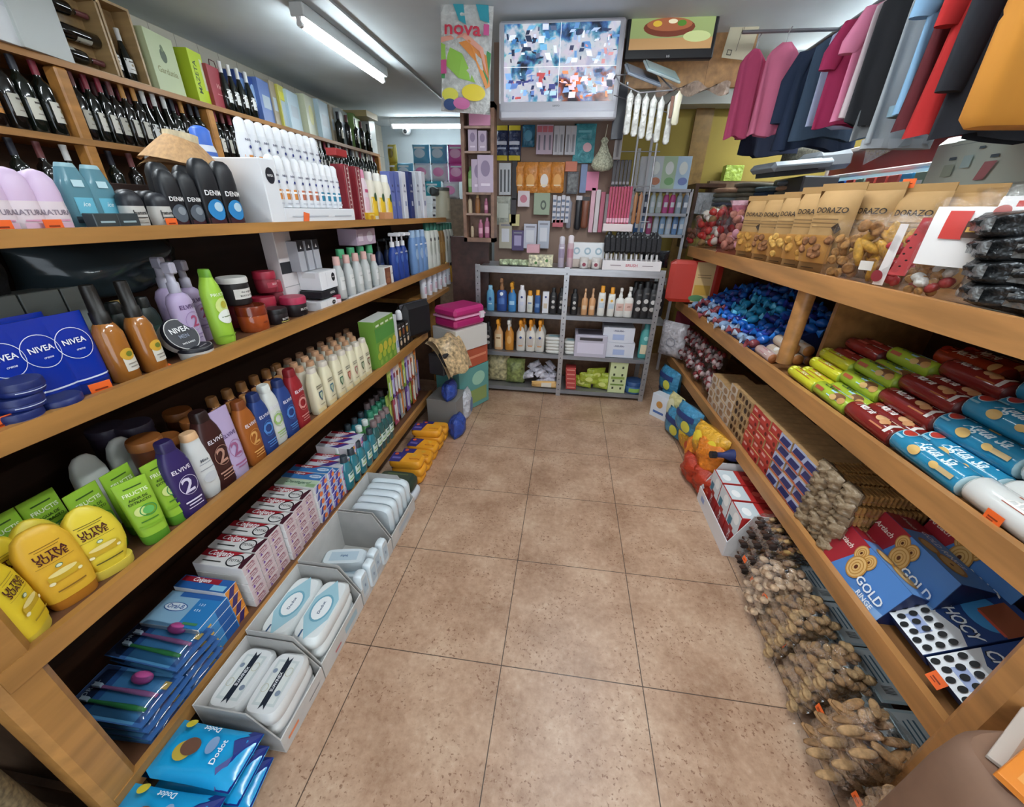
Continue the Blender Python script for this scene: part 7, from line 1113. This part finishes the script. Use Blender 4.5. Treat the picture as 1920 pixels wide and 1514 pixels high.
# far end of the third right shelf: small clear packs and a white card box
clearbag('cb_tul', .16, .14, .1, None, [('lump', 'c9b0b0')]*12+[('lump', 'gloss:8a3034')]*8, [], 14); 
for i in range(7): Y = 2.75+.13*i; place(PR['cb_tul'], (1.08+.03*(i % 2), Y, zr(3)(Y)+.0), RR+.3*(i % 3-1), 'clear bag of mixed sweets on the far third right shelf, %s from the wafers' % ORD[i], 'clear sweet bags on the third shelf', 1.15)
for i in range(6): Y = 2.8+.14*i; place(PR['cb_tul'], (1.10, Y, zr(3)(Y)+.16), RR+.4*(i % 3-1), 'clear bag of mixed sweets in the upper layer, %s from the wafers' % ORD[i], 'upper clear sweet bags', 1.1)
P_('whcard', 'white_bag', 'bag', .3, ('bag_body', pillow(.24, .3, .12, 'crinkle:cfc8cc', wr=.01, seed=61)), ('label', MB().decal([('o', .02, .14, .04, .04, .006, '9a9aa4')], PILF(.24, .3, .12), .003))); place(PR['whcard'], (.99, 3.62, .33), RR+.8, 'white plastic bag hanging over the far end of the third right shelf', None, 1.05)
carton('maroon', .2, .12, .12, '6a2430'); place(PR['maroon'], (1.08, 3.66, .63), RR+.6, 'small maroon box above the white plastic bag', None, .8)
# ---- on the floor, right ----
biscuit_bag('fb_long', .175, .175, .11, 'long', ('a27a50', 'ad885e', '8e6a46'), .1, seed=1, n=34); biscuit_bag('fb_round', .175, .175, .11, 'round', ('a88560', '96744e'), .1, seed=2, n=40); biscuit_bag('fb_lump', .175, .175, .11, 'lump', ('8e6c48', 'a4845c'), .1, seed=3, n=54); biscuit_bag('fb_pale', .175, .175, .11, 'lump', ('b89a7c', 'c4a88c', '9c7c60'), .1, seed=4, n=54)
lifts = [('fb_round', .52, 'round biscuits nearest the camera'), ('fb_long', .71, 'long oval biscuits second from the camera'), ('fb_lump', .90, 'small lumpy biscuits third from the camera'), ('fb_lump', 1.08, 'brown lumpy biscuits fourth from the camera'), ('fb_pale', 1.25, 'pale frosted biscuits fifth from the camera')]
for q, Y, lb in lifts:
    for r in range(3): place(PR[q], (1.005+.012*r, Y, .004+.095*r*.82), RR+.03*(r-1), 'clear floor bag of %s, %s layer' % (lb, ('bottom', 'middle', 'top')[r]), 'floor biscuit bags', (1, 1.02, .82), rot=(0.0, 0, RR+.03*(r-1)))
for i, (Y, z) in enumerate(((.60, .09), (.80, .12), (.87, .1), (1.03, .1), (1.2, .13), (1.3, .1), (1.4, .12))): place(PR['tag'], (.878, Y, z), RR, 'orange price sticker on the floor biscuit bags, %s from the camera' % ORD[i], 'orange stickers on floor bags', .75, rot=(-.2, 0, RR))
biscuit_bag('fb_dark', .16, .2, .1, 'lump', ('4a2c1c', '8a5a30', 'b08a50', '2a1810'), None, seed=7, n=46)
for c in range(3):
    for r in range(4): place(PR['fb_dark'], (1.07+.01*r, 1.36+.075*c, .003+.072*r), RR+.08*((r+c) % 3-1), 'clear bag of dark chocolate sweets by the white carton, column %s, layer %s' % (ORD[c], ORD[r]), 'dark sweet bags', (.6, 1, .75))
tray('wcarton', .44, .26, .26, .005, 'd4d2d4', .09, [('r', -.14, .05, .05, .03, '8a9ac4')], inside='carton:c9c7c6'); place(PR['wcarton'], (.99, 1.76, .001), RR, 'white open floor carton on the right with red and white boxes', None, 1)
carton('redwhite', .13, .2, .22, 'b02a28', front=[('r', 0, .16, .13, .12, 'd0d8dc'), ('e', .02, .18, .03, .03, 'eef0f0'), ('r', -.03, .13, .04, .05, '3f7a90'), ('r', 0, .08, .04, .08, 'a83830'), ('t', 0, .05, .03, 'LECHE', pi/2, 1, 'eeeeee')], top=[('r', 0, -.05, .12, .09, 'c9d4d8'), ('e', .01, -.06, .03, .02, 'f0f2f2'), ('e', .0, .04, .02, .02, 'd8584a'), ('e', .03, .06, .012, .012, 'e0786a'), ('e', -.03, .05, .012, .012, '8a2020')], name='red_white_box')
for i in range(3): place(PR['redwhite'], (1.0, 1.62+.137*i, .008), RR, 'red and white box standing in the white floor carton, %s from the camera' % ORD[i], 'red and white boxes')
bag('toys', .3, .22, .14, 'crinkle:d8a02c', [('e', -.05, .14, .05, .05, 'e8cc3c'), ('e', .06, .08, .05, .05, 'c4502c'), ('e', .08, .16, .03, .03, 'e0c83c')], name='yellow_toy_pack', cat='toys', seed=71, wr=.012); bag('redshr', .22, .16, .12, 'crinkle:a8341c', [], name='red_foil_pack', seed=72, wr=.016); bag('orpk', .22, .2, .12, 'crinkle:d87a24', [], name='orange_foil_pack', seed=73, wr=.014); bag('bluepk', .26, .2, .12, 'crinkle:3f84a8', [('r', 0, .14, .2, .04, '26386c'), ('e', .05, .08, .04, .04, 'c9c44c')], name='blue_pack', seed=74); bag('yelpk', .18, .26, .1, 'crinkle:c9c088', [('e', 0, .16, .05, .07, 'dcd8b4')], name='cream_pack', seed=75)
for q, Y, X, z, lb in (('redshr', 2.04, .91, 0, 'crinkled red foil pack on the floor past the white carton'), ('redshr', 2.16, .88, .0, 'second crinkled red foil pack on the floor'), ('orpk', 2.12, .93, .11, 'orange foil pack above the red ones'), ('orpk', 2.3, .93, .0, 'orange foil pack on the floor behind the red ones'), ('toys', 2.2, .95, .13, 'yellow pack on top of the orange foil packs'), ('toys', 2.5, .96, .0, 'yellow pack on the floor near the blue packs'), ('bluepk', 2.5, .9, .15, 'blue pack lying above the yellow one'), ('bluepk', 2.72, .9, .0, 'blue pack on the floor before the cream pack'), ('yelpk', 2.9, .92, .0, 'cream pack standing on the floor'), ('bluepk', 3.1, .93, .0, 'blue and yellow pack at the far right of the floor'), ('bluepk', 3.3, .96, .0, 'last blue pack beside the metal rack'), ('bluepk', 3.2, .92, .16, 'blue pack stacked by the metal rack')): place(PR[q], (X, Y, z), RR+.3, lb, None, 1)
carton('whlab', .16, .08, .2, 'cfd4dc', front=[('e', 0, .12, .03, .03, 'c08a4a'), ('r', 0, .05, .1, .02, '4a6aa8')]); place(PR['whlab'], (.85, 3.02, .0), RR+.7, 'white labelled box on the floor beside the cream pack'); P_('bottleblk', 'dark_bottle', 'bottle', .28, ('bottle_body', MB().loft([(0, .03, .03), (.005, .034, .034), (.18, .034, .034), (.22, .016, .016), (.26, .014, .014)], 2, '1c2a5c', 16)), ('cap', MB().loft([(.26, .02, .02), (.29, .02, .02)], 2, '15171c', 14)), ('label', MB().decal([('r', 0, .1, .06, .1, 'b4b86a'), ('r', 0, .1, .05, .03, '3a5a3a')], LOFTF([(0, .034, .034), (.18, .034, .034)], 2))))
place(PR['bottleblk'], (1.16, 2.02, .30), 0, 'dark blue bottle lying on the bright packs beyond the white carton', None, 1, rot=(0, -pi/2, .1))
# ---- near corners ----
P_('sack', 'brown_paper_sack', 'sack', .34, ('sack_body', MB().loft([(0, .25, .08), (.1, .27, .09), (.5, .265, .088), (.585, .26, .08), (.6, .24, .07)], 3.4, 'carton:7f604c', 28))); place(PR['sack'], (1.07, .47, 0), 0, 'soft brown paper sack at the bottom right corner')
carton('orcard', .24, .1, .02, 'd8802c', top=[('r', -.03, 0, .12, .05, 'e09a50'), ('e', .07, .0, .02, .016, 'd8584a')]); carton('whpap', .26, .16, .012, 'b9aea4', top=[('r', 0, 0, .2, .1, 'a88c78')])
place(PR['whpap'], (.95, .49, .602), 0, 'white and brown printed packet lying on the brown sack', None, .7, rot=(0, 0, .6)); place(PR['orcard'], (.91, .46, .612), 0, 'orange printed packet on top of the brown sack', None, .7, rot=(.1, 0, .5)); place(PR['whpap'], (1.16, .49, .602), 0, 'second pale packet at the right edge of the sack', None, 1, rot=(0, 0, 1.1))
P_('sackl', 'woven_sack', 'sack', .4, ('sack_body', MB().loft([(0, .19, .05), (.1, .2, .055), (.5, .19, .05), (.62, .15, .03)], 3, 'speckle:6f6044', 24))); place(PR['sackl'], (-1.23, .21, 0), 0, 'dull brown woven sack at the bottom left corner')
# ================= upper right: clothes, freezer, folded stacks =================
def garment(key, w, h, t, c, seed, sleeve=None, hem=None, c2=None):
    R = random.Random(seed); ph = [R.uniform(0, 6) for _ in range(4)]; secs = 26; nz = 14; vs = []; 
    for j in range(nz+1):
        v = j/nz; z = -h*(1-v)
        wj = w*(1-.05*v) if v < .84 else w*(1-.05*.84)*(1-((v-.84)/.16)**1.6*.72)
        for i in range(secs):
            a = 2*pi*i/secs; x = wj*.5*math.copysign(abs(cos(a))**.7, cos(a)); fo = .35*(1-v)+.12
            y = t*.5*sin(a)*(1-.3*v)+t*fo*sin(x/w*22+ph[0]+1.5*v)+t*.3*fo*sin(x/w*41+ph[1])
            vs.append((x, y, z+.012*sin(x/w*9+ph[2])*(1-v)))
    fs = [(j*secs+i, j*secs+(i+1) % secs, (j+1)*secs+(i+1) % secs, (j+1)*secs+i) for j in range(nz) for i in range(secs)]
    b = MB().add(vs, fs, 'fabric:'+c, True); parts = [('garment_body', b)]
    if sleeve: q = MB(); q.loft([(-h*sleeve, .04, .022, -w*.52, -.0), (-h*.35, .055, .028, -w*.48, 0), (-h*.1, .05, .025, -w*.36, 0)], 2, 'fabric:'+(c2 or c), 14); parts.append(('sleeve', q))
    if hem: parts.append(('hem_band', MB().loft([(-h-.008, w*.5, t*.62), (-h+.03, w*.505, t*.66)], 2.6, 'fabric:'+hem, 26)))
    parts.append(('hanger', MB().tube([(-w*.36, 0, -.06), (0, 0, .0), (w*.36, 0, -.06)], .006, '2a2a2c').tube([(0, 0, 0), (0, 0, .05), (.012, 0, .075)], .003, 'b0b0b4')))
    return P_(key, 'hanging_garment', 'clothes', h, *parts)
XR, ZR = 1.50, 2.50
P_('rail', 'clothes_rail', 'rail', .05, ('rail_bar', MB().cyl(.013, (XR, 1.2, ZR), (XR, 4.5, ZR), 'metal:9a9a9e', 12)), ('cross_arm', MB().cyl(.01, (.95, 3.35, ZR), (XR, 3.35, ZR), 'metal:9a9a9e', 10)), ('ceiling_hanger', MB().cyl(.006, (XR, 1.5, ZR), (XR, 1.5, 2.6), '8a8a8e', 8)), ('ceiling_hanger', MB().cyl(.006, (XR, 4.3, ZR), (XR, 4.3, 2.6), '8a8a8e', 8))); place(PR['rail'], (0, 0, 0), 0, 'metal clothes rail hung from the ceiling on the right')
gl = [  # u of the left hem corner, row of the hem, colour, thickness, width, sleeve, hem, label
 (1357, 258, 'b04468', .05, .16, None, None, 'crimson pink ribbed top furthest along the clothes rail'), (1400, 256, 'c86a88', .05, .2, None, None, 'rose pink ribbed top beside the crimson one'), (1378, 292, '1a2238', .08, .52, .8, None, 'long navy jacket hanging lowest at the far end'), (1440, 280, '22304a', .08, .48, .75, None, 'shiny navy jacket beside the long navy one'), (1470, 262, '3a4c60', .05, .44, None, None, 'slate blue top beside the shiny navy jacket'), (1500, 240, 'a8b0cc', .03, .42, None, None, 'thin lilac top between slate blue and crimson'), (1515, 238, '9a2450', .05, .44, .5, None, 'deep crimson top in the middle of the rail'), (1545, 228, 'd07a98', .05, .44, .45, None, 'light pink pleated top in the middle of the rail'), (1562, 224, 'c9b8bc', .03, .42, None, None, 'pale pinkish white top with a dark edge'), (1570, 232, '2a2a2e', .03, .42, None, None, 'narrow black top beside the pale one'),
 (1582, 262, '8f9294', .05, .3, None, None, 'grey trousers, further pair on the rail'), (1605, 276, 'a4a8ac', .05, .3, None, 'b4b8bc', 'light grey trousers, nearer pair on the rail'), (1655, 216, '86aed0', .07, .46, .45, '7f9aa8', 'light blue shirt with a grey blue hem'), (1662, 246, '5a1820', .06, .44, None, None, 'dark maroon garment behind the light blue shirt'), (1690, 256, 'b42020', .06, .46, .5, None, 'bright red top next to the light blue shirt'), (1735, 262, '1c1e26', .07, .5, .8, None, 'black jacket between the two red tops'), (1845, 130, 'b83040', .05, .44, None, None, 'crimson red top nearer than the black jacket')]
for i, (u, v, c, t, w_, sl, hem, lb) in enumerate(gl):
    X = XR-w_/2-.02; P = at(u, v, X=X)
    if i < 2: P = at(u, v, Y=(3.40, 3.30)[i]); X = P.x+w_/2
    else: X = XR
    h = 2.43-P.z; garment('gm%d' % i, w_, h, t, c, i, sl, hem); place(PR['gm%d' % i], (X, P.y, 2.43), 0, lb, 'clothes on the rail')
P_('gmo', 'orange_quilted_bag', 'bag', .5, ('bag_body', MB().loft([(0, .15, .045), (.02, .17, .06), (.2, .175, .062), (.21, .172, .054), (.22, .175, .062), (.45, .17, .055), (.5, .13, .03)], 4, 'fabric:c8842c', 28)), ('hanging_cord', MB().tube([(0, 0, .49), (0, 0, .60)], .004, '2a2a2c')))
P = at(1800, 240, Y=1.66); place(PR['gmo'], (P.x+.175, 1.66, P.z), 0, 'mustard orange quilted bag hanging nearest on the clothes rail', None, (1, 1, (2.40-P.z)/.5))
P_('bluepl', 'blue_white_bag', 'bag', .5, ('bag_body', pillow(.42, .5, .08, 'crinkle:7fb4cc', wr=.01, seed=81)), ('label', MB().decal([('p', [(-.1, .0), (.2, .0), (.2, .4), (.0, .3)], 'dfe6ea'), ('t', .08, .12, .05, 'Bio', '3a5a8a')], PILF(.42, .5, .08), .003))); place(PR['bluepl'], (1.62, 1.32, 1.88), .2, 'light blue and white packet at the right edge above the shelves')
P_('boxor', 'orange_storage_box', 'box', .4, ('box_body', MB().box(-.2, .2, -.15, .15, 0, .42, 'c8882c', .01).box(-.205, .205, -.155, .155, .2, .206, '6a4418')))
# freezer with the red sign
XF = 1.97; y0, y1 = 2.72, 3.93
g = link('display_freezer', None); tag(g, 'tall display freezer with a dark red sign band and white frame', 'freezer')
link('cabinet', MB().box(XF+.03, XF+.6, y0, y1, 0, 1.93, 'b9bec0').mesh('cabinet'), g)
link('sign_band', MB().box(XF, XF+.03, y0+.03, y1-.04, 1.785, 1.915, '7c2824').mesh('sign_band'), g)
link('frame', MB().box(XF-.01, XF+.03, y0, y1, 1.915, 1.945, 'b4a8a0', .006).box(XF-.01, XF+.03, y0, y1, 1.76, 1.785, 'c9c4c0', .006).box(XF-.01, XF+.03, y1-.04, y1, 1.785, 1.915, 'c4bcb4', .006).box(XF-.01, XF+.03, y0, y0+.03, 1.3, 1.915, 'd0d2cc', .006).box(XF-.01, XF+.03, y1-.04, y1, 1.3, 1.76, 'd0d2cc', .006).mesh('frame'), g)
link('lit_interior', MB().box(XF+.02, XF+.03, y0+.03, y1-.04, 1.32, 1.76, E('9cc0cc')).mesh('lit_interior'), g)
link('torn_plastic', MB().add([(XF-.012, 3.5, 1.93), (XF-.012, 3.05, 1.935), (XF-.014, 3.10, 1.91), (XF-.02, 3.46, 1.82)], [(0, 1, 2, 3)], 'film:e8e0dc').mesh('torn_plastic'), g)
cols = ['3f9ad0', '5fc8e0', '8fd8c8', '3a6ab8', 'b4b8e0', 'e6e9ee', '7f9a8c', 'c0564c', '6a7484']
R = random.Random(8)
for r in range(2):
    for i in range(11): c = R.choice(cols); carton('fz'+c, .085, .06, .13, c, front=[('r', 0, .07, .06, .04, 'e4ecf0')], name='frozen_food_box') if 'fz'+c not in PR else None; place(PR['fz'+c], (XF-.045, y0+.09+.105*i, 1.401+.2*r), RR, 'small frozen food box in the freezer window, %s shelf, %s from the near side' % (('lower', 'upper')[r], ORD[i]), 'boxes in the freezer window', 1)
for z in (1.40, 1.60): link('shelf_board', MB().box(XF-.09, XF+.02, y0+.03, y1-.04, z-.01, z, 'cdd4d6').mesh('shelf_board'), g)
g = link('white_vending_cabinet', None); tag(g, 'white rounded cabinet with small coloured pictures right of the red sign', 'cabinet')
link('cabinet', MB().box(1.80, 2.45, 2.02, 2.66, 0, 1.86, 'c4cabc', .03).mesh('cabinet'), g)
q = MB(); mp = LEFT(1.80); q.decal([('r', -2.42, 1.83, .2, .004, '9aa49c'), ('r', -2.42, 1.815, .24, .003, '9aa49c'), ('r', -2.5, 1.76, .04, .012, '4a5a64'), ('r', -2.28, 1.75, .04, .012, '4a5a64'), ('r', -2.36, 1.79, .03, .01, '4a5a64'), ('r', -2.5, 1.71, .06, .05, 'a8b09c'), ('r', -2.41, 1.74, .05, .05, 'b0c4c0'), ('p', [(-2.33, 1.66), (-2.28, 1.66), (-2.25, 1.73), (-2.31, 1.73)], 'b06a6c'), ('r', -2.34, 1.64, .6, .004, 'a8b0a8')], mp, .002); link('door_pictures', q.mesh('door_pictures'), g)
# folded stacks table behind
P_('tbl', 'dark_wooden_table', 'table', 1.5, ('table_body', MB().box(1.38, 2.2, 4.0, 4.6, 0, 1.56, 'wood:5a4030', .01)), ('raised_shelf', MB().box(1.10, 1.36, 4.3, 4.6, 1.72, 1.75, 'wood:4a3020').box(1.10, 1.13, 4.3, 4.6, 1.2, 1.72, 'wood:4a3020'))); place(PR['tbl'], (0, 0, 0), 0, 'dark wooden table behind the right shelves with folded clothes')
def fold(key, c): P_(key, 'folded_garment', 'clothes', .04, ('cloth', MB().loft([(0, .13, .1), (.01, .15, .12), (.028, .15, .12), (.036, .13, .1)], 4, 'fabric:'+c, 20)))
for k, c in enumerate(('2f3e54', '5a6a70', '6a6456', 'a8846a', '7c8894', '3a4448')): fold('fd%d' % k, c)
for c in range(4):
    for r in range(5 if c % 2 else 4): Y = (4.2, 4.1, 3.95, 3.75)[c]; X = (1.42, 1.55, 1.66, 1.75)[c]; place(PR['fd%d' % ((c*2+r*(1 if c != 1 else 0)) % 6)], (X, Y+.05, 1.563+.037*r), .1*r, 'folded garment on the dark table, stack %s from the left, layer %s' % (ORD[c], ORD[r]), 'folded garments')
P_('wcard2', 'white_paper_bag', 'bag', .2, ('bag_body', MB().box(-.1, .1, -.02, .02, 0, .2, 'crinkle:b8bcc0', .005))); place(PR['wcard2'], (1.22, 4.35, 1.50), 0, 'white paper bag inside the dark shelf at the far right', None, .9)
carton('lime', .16, .1, .13, 'crinkle:a8c054'); place(PR['lime'], (1.5, 4.655, 1.79), 0, 'lime green pack on the pile behind the navy jacket', None, 1)
P_('pillar', 'stacked_boxes_board', 'board', .3, ('board', MB().box(1.3, 2.3, 4.61, 4.7, 1.56, 1.79, 'wood:6a5440'))); place(PR['pillar'], (0, 0, 0), 0, 'brown board behind the folded garments')
P_('scale', 'grey_scanner', 'appliance', .1, ('casing', MB().box(-.22, .22, -.16, .16, 0, .06, 'a4b0b8', .025).box(.1, .36, -.14, .14, -.02, .1, '7f8488', .03)), ('dark_feet', MB().box(-.18, .18, -.12, .12, -.03, 0, '26282c'))); place(PR['scale'], (1.58, 3.66, 1.80), RR+.5, 'pale grey flat appliance below the grey trousers', None, 1.0, rot=(.0, -.1, .15)); 
bag('blkpouch', .3, .14, .2, 'speckle:5a5648', [], name='mixed_accessory_bag', seed=91); place(PR['blkpouch'], (1.72, 3.85, 1.85), 0, 'mottled bag of accessories behind the grey appliance'); P_('stand2', 'dark_cabinet', 'cabinet', 1.7, ('cabinet_body', MB().box(1.62, 1.86, 3.5, 3.98, 0, 1.76, '3a3a3c', .01))); place(PR['stand2'], (0, 0, 0), 0, 'dark cabinet carrying the grey appliance')
